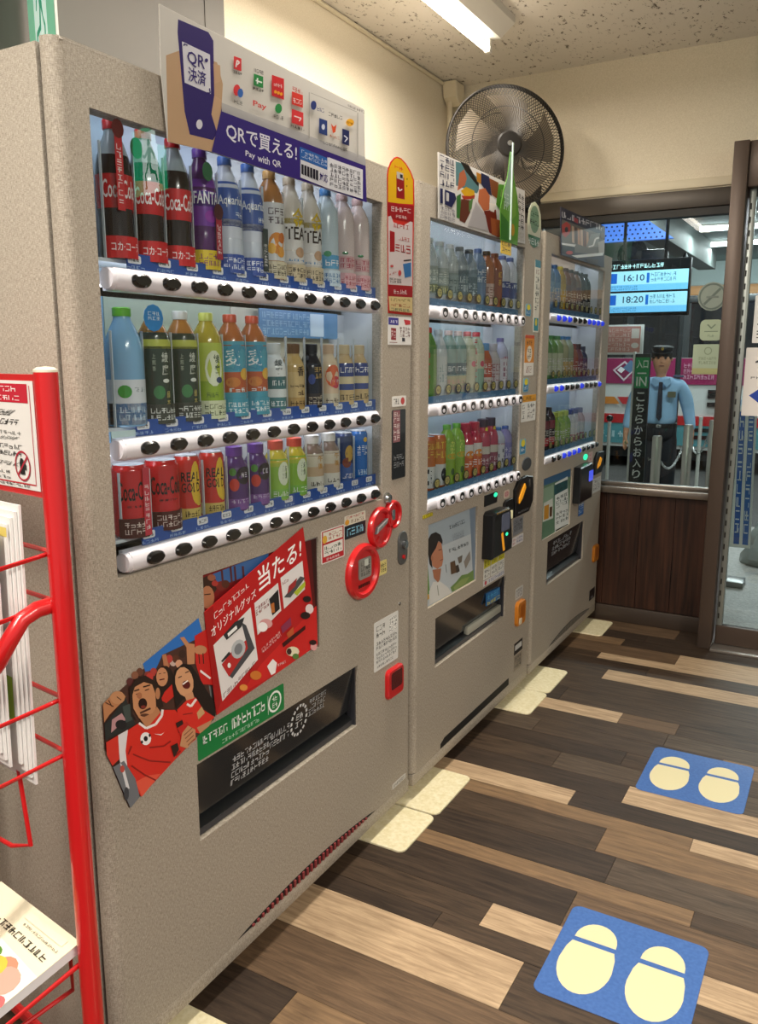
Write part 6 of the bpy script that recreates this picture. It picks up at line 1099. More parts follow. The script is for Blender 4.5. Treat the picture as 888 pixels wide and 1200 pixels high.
def drink(pos, h, r, kind, body, cap, bands, texts, card, label, cat, group, top=None, name=None, turn=-.45):
    t = thing(name or ('drink_can' if 'can' in kind and kind != 'bcan' else 'drink_bottle'), pos, label, cat, group)
    P = V(pos); pr = [(a*r, b*h) for a, b in PROF[kind]]
    cols = [lin(body) if (PROF[kind][i][1] < (.70 if kind == 'cola' else .62) or not top) else lin(top) for i in range(len(pr)-1)]
    if kind in ('can', 'slimcan'): cols[-1] = cols[-2] = cols[-3] = lin('#b8babc')
    obj('body', MB().lathe(pr, 18, P, cols=cols), PRG, t, smooth=50)
    if kind not in ('can', 'slimcan'):
        f0 = PROF[kind][-1][1]; rc = (.47 if kind != 'bcan' else .62)*r
        obj('cap', MB().lathe([(rc, f0*h), (rc, h*.99), (rc*.9, h), (0, h)], 14, P), mat('cap_'+cap, cap, .35), t)
    if bands:
        mb = MB()
        for f0, f1, c in bands:
            n = 3; mb.lathe([(rad(kind, f0)*r, f0*h)]+[(rad(kind, f0+(f1-f0)*i/n)*r*1.012+.0003, (f0+(f1-f0)*i/n)*h) for i in range(n+1)]+[(rad(kind, f1)*r, f1*h)], 18, P, col=lin(c))
        lb = obj('label_wrap', mb, PRG, t, smooth=50)
        if texts:
            mb = MB(); mb.E = .00003
            for it in texts:
                f = (it[4]+it[6])/2 if it[0] == 't' else it[3]; fm = rad(kind, max(0, min(.9, (it[4]+it[6])/2 if it[0] != 'e' else it[4])))*r*1.012+.0007
                fr = lambda u, v, n=0., fm=fm: V((P.x+(fm+n)*math.cos(u+turn), P.y+(fm+n)*math.sin(u+turn), P.z+v*h))
                if it[0] == 't': mb.textbox(fr, it[2], it[3], it[4], it[5], it[6], it[1])
                elif it[0] == 'v': mb.vtext(fr, it[2], it[3], it[4], it[5], it[6], it[1])
                elif it[0] == 'm': mb.marks(fr, ((it[3], it[4]), (it[5], it[4]), (it[5], it[6]), (it[3], it[6])), it[1], *it[2])
                elif it[0] == 'e':
                    n = 14; cx, cy, ru, rv = it[3], it[4], it[5], it[6]; mb.layer += 1
                    mb.add([fr(cx, cy, mb.layer*mb.E+.0003)]+[fr(cx+ru*math.cos(2*PI*i/n), cy+rv*math.sin(2*PI*i/n), mb.layer*mb.E) for i in range(n)], [(0, 1+i, 1+(i+1) % n) for i in range(n)], lin(it[1]))
            obj('label_print', mb, PRG, lb, smooth=0)
    if card:
        mb = MB(); n = 8; R0 = r*1.05+.001; hh = .036; A = 1.15
        fr = lambda u, v, d=0.: V((P.x+(R0+d)*math.cos(u-.25), P.y+(R0+d)*math.sin(u-.25), P.z+v))
        us = [-A+2*A*i/n for i in range(n+1)]
        mb.add([fr(u, v, d) for d in (0, .0008) for u in us for v in (.0005, hh)], [(2*i, 2*i+2, 2*i+3, 2*i+1) for i in range(n)]+[(2*(n+1)+2*i, 2*(n+1)+2*i+2, 2*(n+1)+2*i+3, 2*(n+1)+2*i+1) for i in range(n)]+[(2*i+1, 2*i+3, 2*(n+1)+2*i+3, 2*(n+1)+2*i+1) for i in range(n)], lin(card[0])); mb.layer = 17
        if len(card) > 2: mb.textbox(fr, card[2], -.8, .012, .8, .026, card[1])
        else: mb.marks(fr, ((-.85, .006), (.85, .006), (.85, .031), (-.85, .031)), card[1], 2, 6)
        obj('name_card', mb, PRN, t, smooth=0)
    return t
G1, G2, G3 = 'samples on the top shelf of the largest machine', 'samples on the middle shelf of the largest machine', 'samples on the bottom shelf of the largest machine'
X_ = -.046; Rb = .0305
cola = lambda lab: (.225, Rb, 'cola', '#1d0f0b', '#b01a20', [(.36, .60, '#c0161c')], [('t', '#f4eaea', 'Coca-Cola', -.95, .43, .95, .56)], ('#c4181e', '#f4e6e6', 'コカ·コーラ'), lab, 'bottle', '#97a3a8')
aqua = lambda lab: (.222, Rb, 'pet', '#cfd6e2', '#3a62a8', [(.30, .46, '#d5dae6'), (.46, .78, '#3a5ca8'), (.40, .46, '#27418c')], [('t', '#f0f4fa', 'Aquarius', -.9, .56, .9, .66), ('m', '#dfe6f4', (1, 2), .2, .47, .9, .53)], ('#2f4fa0', '#eef2fa'), lab, 'bottle')
def gold(lab): return (.222, Rb, 'pet', '#d8d0c4', '#b8aa94', [(.18, .60, '#e2deda'), (.55, .60, '#d8c030')], [('t', '#d8b81c', '金', -.3, .50, .6, .70), ('t', '#3a2c20', 'TEA', -.8, .40, .8, .52), ('e', '#c09a78', None, .3, .28, .4, .05), ('m', '#6a94c0', (1, 3), -.8, .19, .8, .22)], ('#cdbb9a', '#3a3026'), lab, 'bottle')
pinkw = lambda lab: (.222, Rb, 'slim', '#d9c6c2', '#c8a8a4', [(.2, .34, '#d2a8a8')], [('m', '#b04a5a', (2, 3), -.7, .21, .7, .33), ('e', '#4a8a5a', None, -.3, .37, .25, .015)], ('#d8a4a8', '#a83a4a'), lab, 'bottle')
T1 = [cola('cola bottle with red label, first from left on the top shelf'), cola('cola bottle with red label, second from left on the top shelf'), cola('cola bottle with red label, third from left, beside the purple bottle'),
 (.222, Rb, 'pet', '#4e1a5e', '#5a2a8a', [(.36, .74, '#6a2a94'), (.52, .64, '#3a2c8c')], [('t', '#f0eef6', 'FANTA', -.85, .54, .85, .64), ('e', '#8a2a9a', None, .2, .44, .4, .05)], ('#d8bc28', '#7a2a6a'), 'purple grape soda bottle on the top shelf', 'bottle'),
 aqua('blue and white sports drink bottle, left one of the pair'), aqua('blue and white sports drink bottle, right one of the pair'),
 (.222, Rb, 'slim', '#b9854e', '#c89a5a', [(.17, .70, '#dcdcdc')], [('m', '#5a4a54', (2, 3), -.6, .5, .7, .66), ('e', '#d8862a', None, .0, .33, .6, .10), ('e', '#e8b040', None, -.4, .28, .3, .05), ('e', '#c86a1c', None, .4, .38, .3, .05), ('e', '#e09a34', None, .3, .25, .35, .05)], ('#d2c6aa', '#3c342c'), 'white-labelled flower tea bottle with orange blossoms', 'bottle', '#a8703c'),
 gold('tan milk tea bottle with yellow letters, left one'), gold('tan milk tea bottle with yellow letters, right one'),
 (.222, Rb, 'slim', '#c3d2da', '#4a80b8', [(.18, .32, '#5aa0cc')], [('e', '#4a9a6a', None, -.4, .33, .3, .03), ('m', '#f0f6fa', (1, 3), -.6, .2, .7, .28)], ('#c8d8e4', '#3a6aa0'), 'clear water bottle with pale blue base', 'bottle'),
 pinkw('clear pink drink bottle, left one'), pinkw('clear pink drink bottle, far right of the top shelf')]
for i, s in enumerate(T1): drink((X_, .148+.0722*i, 1.5245), *s[:9], s[9], G1, top=s[10] if len(s) > 10 else None)
gtea = lambda lab: (.205, Rb, 'slim', '#33442a', '#d0d2cc', [(.05, .68, '#23382c'), (.66, .74, '#b6bc4c'), (.74, .80, '#2c3a2c')], [('v', '#c8ccc0', '綾鷹', .1, .42, .55, .64), ('v', '#9aa690', '上煎茶', -.45, .46, -.25, .62), ('e', '#dfe4dc', None, .35, .38, .22, .018), ('e', '#3c7a48', None, -.1, .28, .35, .06), ('v', '#b8a860', '緑茶', .35, .14, .6, .3)], ('#3a3f38', '#dfe2dc'), lab, 'bottle', '#a8702c')
barley = lambda lab: (.205, Rb, 'slim', '#8a4a1c', '#c04a2c', [(.05, .24, '#3f9ab2'), (.24, .44, '#b5562c'), (.44, .74, '#4aa0b8')], [('e', '#3a90b0', None, 0, .58, 1.0, .13), ('t', '#eef4f6', '麦', -.75, .50, .2, .66), ('e', '#e0b040', None, .6, .42, .4, .06), ('e', '#c87a34', None, -.3, .34, .5, .05), ('m', '#eaf4f8', (1, 3), -.6, .24, .6, .29)], ('#3c96ae', '#eef6f8'), lab, 'bottle', '#a8602c')
navy = lambda lab: (.150, .0275, 'bcan', '#c4a878', '#c8b48c', [(.03, .26, '#cdb078'), (.26, .36, '#2c3f86'), (.36, .48, '#d8c8a0'), (.48, .70, '#22357c')], [('t', '#f0f0f4', 'BLUE', -.8, .54, .8, .64) if 0 else ('m', '#f0f0f4', (1, 4), -.8, .53, .8, .65), ('m', '#5a4420', (1, 4), -.8, .08, .8, .2)], None, lab, 'bottle')
T2 = [(.205, .034, 'pet', '#7fb0d4', '#5cae28', [(.02, .40, '#d8dee4'), (.02, .20, '#2f86c8')], [('m', '#d0e8f8', (2, 5), -.7, .05, .8, .18), ('e', '#3f9a3a', None, -.35, .30, .35, .055), ('m', '#6a7a80', (1, 4), .1, .29, .9, .34)], None, 'pale blue water bottle with bright green cap', 'bottle'),
 gtea('dark green tea bottle with amber neck, left one'), gtea('dark green tea bottle with amber neck, right one'),
 (.205, Rb, 'slim', '#a8b43a', '#c8d060', [(.05, .36, '#8fae2c'), (.36, .72, '#b6c64c')], [('e', '#dfe6c8', None, .05, .48, .6, .17), ('v', '#2c4a2c', '綾鷹', .0, .42, .45, .62), ('e', '#2c3f6a', None, .4, .37, .25, .03), ('m', '#56702a', (1, 3), -.5, .2, .3, .26)], ('#d2d8b4', '#3a4a2a'), 'light green tea bottle on the middle shelf', 'bottle', '#b0a030'),
 barley('barley tea bottle with teal label, left one'), barley('barley tea bottle with teal label, right one'),
 (.150, .0275, 'bcan', '#dfe4e4', '#cfd6d6', [(.02, .22, '#3c7a80'), (.22, .34, '#dce2e2'), (.34, .52, '#2f6a70'), (.52, .78, '#e2e6e6')], [('v', '#2c4a54', '綾鷹', -.35, .54, .3, .78), ('m', '#e6f0f0', (1, 4), -.7, .08, .7, .18), ('m', '#dfecec', (1, 3), -.6, .38, .6, .48)], None, 'white and teal tea bottle can', 'bottle'),
 (.150, .0275, 'bcan', '#c2a468', '#6a4a2a', [(.02, .20, '#b8965a'), (.20, .70, '#cdb27c')], [('v', '#3a2a1c', '香', -.1, .50, .55, .68), ('m', '#3a2a1c', (1, 4), -.7, .34, .7, .40), ('m', '#4a2a1c', (1, 2), -.1, .22, .6, .32), ('m', '#5a4020', (1, 4), -.7, .06, .7, .16)], None, 'gold coffee bottle can', 'bottle'),
 (.150, .0275, 'bcan', '#1c1c22', '#14161a', [(.02, .24, '#3a3432'), (.24, .70, '#202430')], [('m', '#b89a5a', (2, 2), -.2, .46, .7, .66), ('e', '#3a4a8a', None, -.4, .46, .3, .08), ('m', '#c8b8a0', (2, 4), -.7, .06, .7, .22)], None, 'black coffee bottle can', 'bottle'),
 (.150, .0275, 'bcan', '#d8c4a4', '#c8aa8a', [(.02, .22, '#d8cbb0'), (.22, .72, '#dcc0a0')], [('e', '#d8602c', None, .05, .50, .75, .18), ('e', '#c42a3c', None, .3, .40, .5, .10), ('m', '#f0e0d8', (1, 3), -.1, .40, .7, .46), ('m', '#6a5a48', (1, 4), -.7, .06, .7, .16)], None, 'cream bottle can with an orange and red fruit print', 'bottle'),
 navy('navy and gold coffee bottle can, left one'), navy('navy and gold coffee bottle can, far right of the middle shelf')]
for i, s in enumerate(T2): drink((X_, .148+.0722*i, 1.2405), *s[:9], s[9], G2, top=s[10] if len(s) > 10 else None)
zero = lambda lab: (.130, .0325, 'can', '#c0161c', '#000000', [(.05, .93, '#c2181e')], [('t', '#14090a', 'Coca-Cola', -.95, .52, .95, .78), ('m', '#2a0a0c', (1, 4), -.5, .42, .7, .46)], ('#4a1c18', '#d8c8c0'), lab, 'can')
rgold = lambda lab: (.132, .0275, 'slimcan', '#c42a20', '#000000', [(.05, .22, '#d0b860'), (.22, .93, '#c2281e')], [('e', '#e0b82c', None, .35, .60, .45, .32), ('e', '#d8b430', None, .6, .35, .35, .1), ('t', '#141010', 'REAL', -.8, .62, .75, .76), ('t', '#141010', 'GOLD', -.8, .46, .75, .60), ('m', '#5a4a1c', (1, 5), -.7, .08, .7, .2)], None, lab, 'can')
grape = lambda lab: (.135, .0290, 'bcan', '#4a2466', '#5a2c80', [(.03, .20, '#7a4a94'), (.20, .70, '#4a2068')], [('e', '#1c1222', None, .3, .56, .6, .14), ('e', '#c83a2c', None, -.45, .42, .35, .10), ('e', '#4a8a34', None, -.55, .62, .25, .06), ('m', '#e8e2ee', (1, 2), .05, .52, .6, .62), ('m', '#c8b4d8', (1, 4), -.7, .12, .7, .2)], None, lab, 'bottle')
stea = lambda lab: (.135, .0290, 'bcan', '#a8b83a', '#c44a34', [(.03, .20, '#7fb84a'), (.20, .70, '#8ab83c')], [('e', '#dfe8cc', None, .2, .46, .5, .2), ('v', '#24402c', '茶葉', .05, .36, .5, .6), ('m', '#e8f0dc', (1, 4), -.7, .07, .7, .18)], None, lab, 'bottle', '#c8b83a')
milk = lambda lab: (.135, .0290, 'bcan', '#cfc6b4', '#d8d4cc', [(.03, .28, '#d8d4c8'), (.28, .45, '#c4a888'), (.45, .68, '#d2c8b4')], [('v', '#c08a20', '午後', .0, .40, .5, .66), ('m', '#4a4034', (1, 3), -.6, .1, .6, .2)], None, lab, 'bottle', '#8a7468')
T3 = [zero('large red cola can with black script, far left of the bottom shelf'), zero('large red cola can with black script, second from left'), rgold('red and yellow energy drink can, left one'), rgold('red and yellow energy drink can, right one'),
 grape('purple grape juice bottle can, left one'), grape('purple grape juice bottle can, right one'), stea('small bright green tea bottle, left one'), stea('small bright green tea bottle, right one'), milk('small white and beige milk tea bottle, left one'), milk('small white and beige milk tea bottle, right one'),
 (.130, .0265, 'slimcan', '#2c3f74', '#000000', [(.05, .40, '#3a5a9a'), (.4, .93, '#24345c')], [('e', '#c09a40', None, .1, .6, .5, .16), ('e', '#7a3a24', None, -.2, .42, .5, .1), ('m', '#d8d8e0', (1, 4), -.7, .1, .7, .22)], None, 'navy and bronze can on the bottom shelf', 'can'),
 (.130, .0265, 'slimcan', '#1f6ab8', '#000000', [(.05, .93, '#1f66b4')], [('m', '#e8f0f8', (2, 3), -.7, .5, .7, .72), ('e', '#e0b83a', None, .3, .82, .3, .05), ('m', '#bcd8f0', (1, 4), -.7, .1, .7, .24)], None, 'bright blue can, far right of the bottom shelf', 'can')]
for i, s in enumerate(T3): drink((X_, .148+.0722*i+(-.004 if i == 0 else .003 if i == 1 else 0), 1.0425), *s[:9], s[9], G3, top=s[10] if len(s) > 10 else None)
# opaque pale strips between the samples, painting in the highlights of clear sleeves
GLINT = mat('glint_pale', '#c9d1d5', .15, coat=.4)
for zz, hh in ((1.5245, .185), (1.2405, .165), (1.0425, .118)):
    for i in range(13): obj('sleeve_glint', MB().box(-.040, -.035, .148+.0722*(i-.5)-.0009, .148+.0722*(i-.5)+.0009, zz, zz+hh), GLINT, M1)
# round stickers and upright ribbons hung in the display of the largest machine
def ribbon(y, z0, z1, col, label, head=None, x=-.0105):
    mb = MB().prism([(y-.008, z0), (y+.008, z0), (y+.008, z1), (y-.008, z1)], front(x), .0008, 0, col=lin(col)); fr = front(x+.0008)
    mb.marks(fr, ((y-.006, z0+.01), (y+.006, z0+.01), (y+.006, z1-.03), (y-.006, z1-.03)), '#f0e8e8', 8, 1)
    if head: mb.poly(fr, ellipse(.013, .015, 12, y, z1-.008), head)
    o = obj('ribbon_label', mb, PRN, M1, smooth=0); o['label'] = label
ribbon(.128, 1.60, 1.735, '#c02a30', 'red upright ribbon label', '#6a1c1c'); ribbon(.372, 1.545, 1.64, '#a02038', 'dark red upright ribbon label', '#4a1020'); ribbon(.517, 1.535, 1.62, '#2a3a3c', 'dark upright ribbon label with green letters'); ribbon(.150, 1.045, 1.168, '#c8384a', 'red and white upright ribbon label')
quick(M1, 'round_water_sticker', .165, 1.405, .212, 1.452, [('m', '#e8f4fc', .2, .4, .85, .75, 2, 3)], x=-.011, base='#2a8ad0', r=.0235)
def green_leaf(y, z):
    obj('round_leaf_sticker', MB().prism(ellipse(.014, .017, 14, y, z), front(-.0108), .0006, 0), mat('leaf_green', '#2c6a44', .4), M1)
green_leaf(.168, 1.705); green_leaf(.345, 1.70)
obj('info_card', MB().prism([(.60, 1.405), (.925, 1.405), (.925, 1.468), (.60, 1.468)], front(-.098), .002, 0, col=lin('#5f8cb4')).marks(front(-.0955), ((.61, 1.41), (.80, 1.41), (.80, 1.464), (.61, 1.464)), '#a8c8e0', 3, 12).poly(front(-.0955), [(.80, 1.41), (.86, 1.41), (.86, 1.464), (.80, 1.464)], '#c8dcea'), PRN, M1, smooth=0)
# ---- samples in the middle and the farthest machine
def simple_row(specs, y0, pitch, z, group, where):
    for i, s in enumerate(specs):
        if s is None: continue
        kind, h, r, body, cap, bands, texts, lab, cat = s
        drink((X_, y0+pitch*i, z), h, r, kind, body, cap, bands, texts, None, lab+where, cat, group)
m_ = lambda c, a, b, n=(2, 3): ('m', c, n, -.7, a, .7, b)
wat = lambda lab, c='#5a5f3c': ('pet', .175, .029, '#b7bfc0', '#c8cac8', [(.1, .55, '#9aa29a'), (.12, .26, c)], [m_('#d8dcd0', .28, .5), m_('#e0dc9a', .13, .25, (1, 3))], lab, 'bottle')
W2 = 'in the middle machine'
simple_row([wat('pale bottle with olive label, first from left on the top shelf ', '#8a8a34'), wat('pale bottle with yellow label, second from left on the top shelf ', '#b0a83c'),
  ('pet', .175, .029, '#a8b0ae', '#c8cac8', [(.08, .5, '#8f9a96')], [m_('#5a6460', .15, .45)], 'grey-green bottle, third from left on the top shelf ', 'bottle'), ('pet', .175, .029, '#7f8a90', '#3a3f44', [(.08, .6, '#5a666c')], [m_('#c8d0d0', .2, .5)], 'slate grey bottle, fourth from left on the top shelf ', 'bottle'),
  ('pet', .175, .029, '#74828c', '#2c3034', [(.08, .5, '#4c5a62')], [m_('#b8c4c8', .15, .4)], 'dark slate bottle, fifth from left on the top shelf ', 'bottle'), ('slim', .185, .029, '#6c8098', '#3a5a94', [(.1, .7, '#5a7494')], [m_('#dfe6ec', .4, .65)], 'steel blue bottle, sixth from left on the top shelf ', 'bottle'),
  ('slim', .185, .029, '#a4643c', '#2c1c14', [(.05, .42, '#c8b0a4')], [m_('#7a4a3c', .1, .38)], 'brown tea bottle with pale base, seventh on the top shelf ', 'bottle'), ('slim', .185, .029, '#a05a34', '#8a4a2c', [(.1, .7, '#8e5238')], [('v', '#e0b040', '紅茶', -.2, .4, .3, .68)], 'russet tea bottle, eighth on the top shelf ', 'bottle'),
  ('slim', .185, .029, '#c4c8d0', '#5a6aa0', [(.22, .52, '#3a4684')], [('m', '#e8ecf4', (1, 3), -.7, .4, .7, .5)], 'white bottle with navy band, ninth on the top shelf ', 'bottle'), ('slim', .185, .029, '#c4c8d0', '#5a6aa0', [(.22, .52, '#36427e')], [('m', '#e8ecf4', (1, 3), -.7, .4, .7, .5)], 'white bottle with navy band, far right of the top shelf ', 'bottle')], 1.345, .0734, 1.5245, 'samples on the top shelf of the middle machine', W2)
simple_row([('slim', .205, .029, '#5a8a3c', '#b03a2c', [(.05, .75, '#6a9440')], [('m', '#b83a34', (4, 1), -.8, .1, -.3, .7)], 'green tea bottle with red cap, far left of the second shelf ', 'bottle'), ('pet', .2, .029, '#b4c0c4', '#a8b4b8', [(.1, .6, '#c0c8c8')], [m_('#8aa0a0', .2, .5)], 'clear pale bottle, second from left on the second shelf ', 'bottle'),
  ('slim', .2, .029, '#7a9c94', '#c8b4b0', [(.32, .5, '#2c5a64'), (.04, .3, '#b4b088')], [m_('#d0a090', .08, .26), m_('#e0ecec', .36, .46, (1, 3))], 'teal-banded tea bottle, left one of the pair on the second shelf ', 'bottle'), ('slim', .2, .029, '#7a9c94', '#c8b4b0', [(.32, .5, '#2c5a64'), (.04, .3, '#b4b088')], [m_('#d0a090', .08, .26), m_('#e0ecec', .36, .46, (1, 3))], 'teal-banded tea bottle, right one of the pair on the second shelf ', 'bottle'),
  ('slim', .2, .029, '#b8c0a4', '#c85a60', [(.1, .6, '#c4c4a8')], [('e', '#d05a70', None, .2, .48, .35, .05)], 'cream bottle with pink dot, left one on the second shelf ', 'bottle'), ('slim', .2, .029, '#b0c0a8', '#c03a48', [(.06, .4, '#8fb4a0'), (.4, .65, '#c8ccb0')], [('e', '#d04a68', None, .2, .48, .35, .05), ('m', '#c83a48', (6, 1), -.9, .05, -.5, .9)], 'cream bottle with pink dot, right one on the second shelf ', 'bottle'),
  ('bcan', .165, .0285, '#b05a34', '#5a94c4', [(.03, .3, '#d0c8c0'), (.3, .68, '#b84a34')], [m_('#f0e4dc', .36, .6), m_('#a04a3c', .08, .26)], 'red and white bottle can, seventh on the second shelf ', 'bottle'), ('bcan', .165, .0285, '#b8b4b4', '#c0c0c8', [(.03, .68, '#c4bcc0')], [m_('#a06a70', .2, .6)], 'pale bottle can, eighth on the second shelf ', 'bottle'),
  ('slim', .185, .029, '#b8bcd4', '#7a74a8', [(.08, .62, '#d4d2dc')], [('v', '#8a2c4a', 'ラベル', -.2, .2, .3, .58) if 0 else ('m', '#8a3a5a', (4, 1), -.3, .15, .4, .56), ('m', '#b02a44', (1, 3), -.7, .6, .7, .66)], 'lilac white bottle, far right of the second shelf ', 'bottle')], 1.345, .0734, 1.2415, 'samples on the second shelf of the middle machine', W2)
jui = lambda lab: ('bcan', .185, .029, '#b02a44', '#a82a3c', [(.05, .42, '#c8602c'), (.42, .62, '#d8d4d0'), (.62, .72, '#b8283c')], [('e', '#d8862c', None, 0, .44, .6, .07), m_('#f0e8e0', .2, .34, (1, 3))], lab, 'bottle')
lim = lambda lab: ('slim', .19, .029, '#7fa83a', '#5a9a2c', [(.05, .42, '#84a82c'), (.42, .7, '#8fb84a')], [('e', '#c0a834', None, 0, .48, .6, .05), ('v', '#d8e06a', 'レモ', -.2, .55, .25, .72) if 0 else ('m', '#d8e070', (4, 1), -.3, .52, .4, .74), ('e', '#3c5a24', None, .1, .22, .25, .06)], lab, 'bottle')
srb = lambda lab: ('bcan', .19, .029, '#a83a4c', '#3a3040', [(.04, .36, '#8a4a5c'), (.36, .5, '#c8c4b8'), (.5, .74, '#b04058')], [m_('#d8c8cc', .1, .3), ('e', '#d8c83a', None, .2, .8, .4, .05)], lab, 'bottle')
simple_row([('can', .165, .029, '#b85a2c', '#000000', [(.05, .45, '#c8ccca'), (.45, .93, '#b8682c')], [m_('#e0c04a', .6, .9), ('m', '#1c1e20', (3, 1), -.8, .1, .1, .42)], 'orange and white can, far left of the third shelf ', 'can'), ('can', .165, .029, '#b8602c', '#000000', [(.05, .45, '#c8ccca'), (.45, .93, '#c0742c')], [m_('#e8c848', .55, .9), ('e', '#1e2022', None, .3, .25, .45, .13)], 'orange and white can, second from left on the third shelf ', 'can'),
  lim('lime green bottle, left one on the third shelf '), lim('lime green bottle, right one on the third shelf '), jui('red and orange juice bottle, left one on the third shelf '), jui('red and orange juice bottle, right one on the third shelf '), srb('berry red bottle, left one on the third shelf '), srb('berry red bottle, right one on the third shelf '),
  ('slim', .15, .027, '#b4bccc', '#4a7ab8', [(.05, .6, '#d2d4da')], [('m', '#b04058', (1, 3), -.7, .58, .7, .63), m_('#6a6a78', .15, .5, (3, 1))], 'white bottle with blue cap, ninth on the third shelf ', 'bottle'), ('slim', .15, .027, '#8a84b4', '#4a6ab0', [(.1, .6, '#7a78b0')], [m_('#c8c8e0', .2, .5)], 'violet bottle, far right of the third shelf ', 'bottle')], 1.345, .0734, .9575, 'samples on the third shelf of the middle machine', W2)
W3 = 'in the farthest machine'
d = lambda b, c, bd, lab, k='slim', h=.18, cat='bottle': (k, h, .0285, b, c, bd, [m_('#d8d4cc', .15, .5)] if bd else None, lab, cat)
simple_row([d('#6a8ab0', '#3a6aa8', [(.1, .6, '#8aa4c0')], 'blue bottle, far left of the top shelf '), d('#5a7aa4', '#2c5a98', [(.1, .6, '#7090b4')], 'blue bottle, second from left on the top shelf '), d('#b8902c', '#d0b83c', [(.05, .6, '#c8a030')], 'golden bottle on the top shelf '), d('#8a5a48', '#5a3a2c', [(.1, .6, '#7a5a54')], 'brown bottle, left one on the top shelf '), d('#7a5a50', '#4a3a34', [(.1, .6, '#84605a')], 'brown bottle, middle one on the top shelf '), d('#8a6a5a', '#4a3a34', [(.1, .6, '#6a5060')], 'brown bottle, right one on the top shelf '), d('#4a4448', '#2c2a2c', [(.1, .6, '#343238')], 'near-black bottle, left one on the top shelf '), d('#2c2a30', '#1c1c20', [(.1, .6, '#24242a')], 'near-black bottle, right one on the top shelf ')], 2.44, .0748, 1.5515, 'samples on the top shelf of the farthest machine', W3)
simple_row([d('#5a8a4a', '#3a7a34', [(.1, .6, '#b8c0a0')], 'green bottle, far left of the second shelf '), d('#6a944c', '#3a7a34', [(.1, .6, '#c0c8a8')], 'green bottle, second from left on the second shelf '), d('#88a06c', '#4a8a4c', [(.1, .6, '#c8ccb0')], 'pale green bottle on the second shelf '), d('#a8a884', '#4a80b0', [(.08, .4, '#c8a868')], 'cream and tan bottle, left one on the second shelf '), d('#9ca890', '#3a78b0', [(.08, .4, '#c0a06c')], 'cream and tan bottle, right one on the second shelf '), d('#a86a5a', '#8a4a44', [(.1, .6, '#a8584a')], 'brick red bottle can on the second shelf ', 'bcan', .15), d('#7a4a54', '#4a3038', [(.1, .6, '#6a3a48')], 'plum bottle can on the second shelf ', 'bcan', .15), d('#3c4060', '#2c3050', [(.1, .6, '#343a5c')], 'navy bottle can on the second shelf ', 'bcan', .14)], 2.44, .0748, 1.2675, 'samples on the second shelf of the farthest machine', W3)
simple_row([d('#2c1c1e', '#1c1416', [(.1, .3, '#b82a34'), (.5, .7, '#7a2a34')], 'black and red bottle, far left of the third shelf ', h=.175), d('#341c20', '#1c1416', [(.1, .3, '#b82a34'), (.5, .7, '#842c38')], 'black and red bottle, right one on the third shelf ', h=.175), d('#7a9c2c', '#a8b83c', [(.05, .6, '#88a82c')], 'yellow-green bottle, left one on the third shelf ', 'bcan', .15), d('#84a430', '#a8b83c', [(.05, .6, '#90b034')], 'yellow-green bottle, middle one on the third shelf ', 'bcan', .15), d('#7a9c2c', '#a8b83c', [(.05, .6, '#88a82c')], 'yellow-green bottle, right one on the third shelf ', 'bcan', .15), d('#b4b4bc', '#2c3a80', [(.05, .25, '#b05a64'), (.25, .6, '#c4c4cc')], 'white can with dark blue cap, left one on the third shelf ', 'bcan', .15), d('#b4b4bc', '#2c3a80', [(.05, .25, '#b05a64'), (.25, .6, '#c4c4cc')], 'white can with dark blue cap, middle one on the third shelf ', 'bcan', .15), d('#b0b0b8', '#34407c', [(.05, .25, '#a85060'), (.25, .6, '#c0c0c8')], 'white can with dark blue cap, right one on the third shelf ', 'bcan', .15)], 2.44, .0748, .9745, 'samples on the third shelf of the farthest machine', W3)
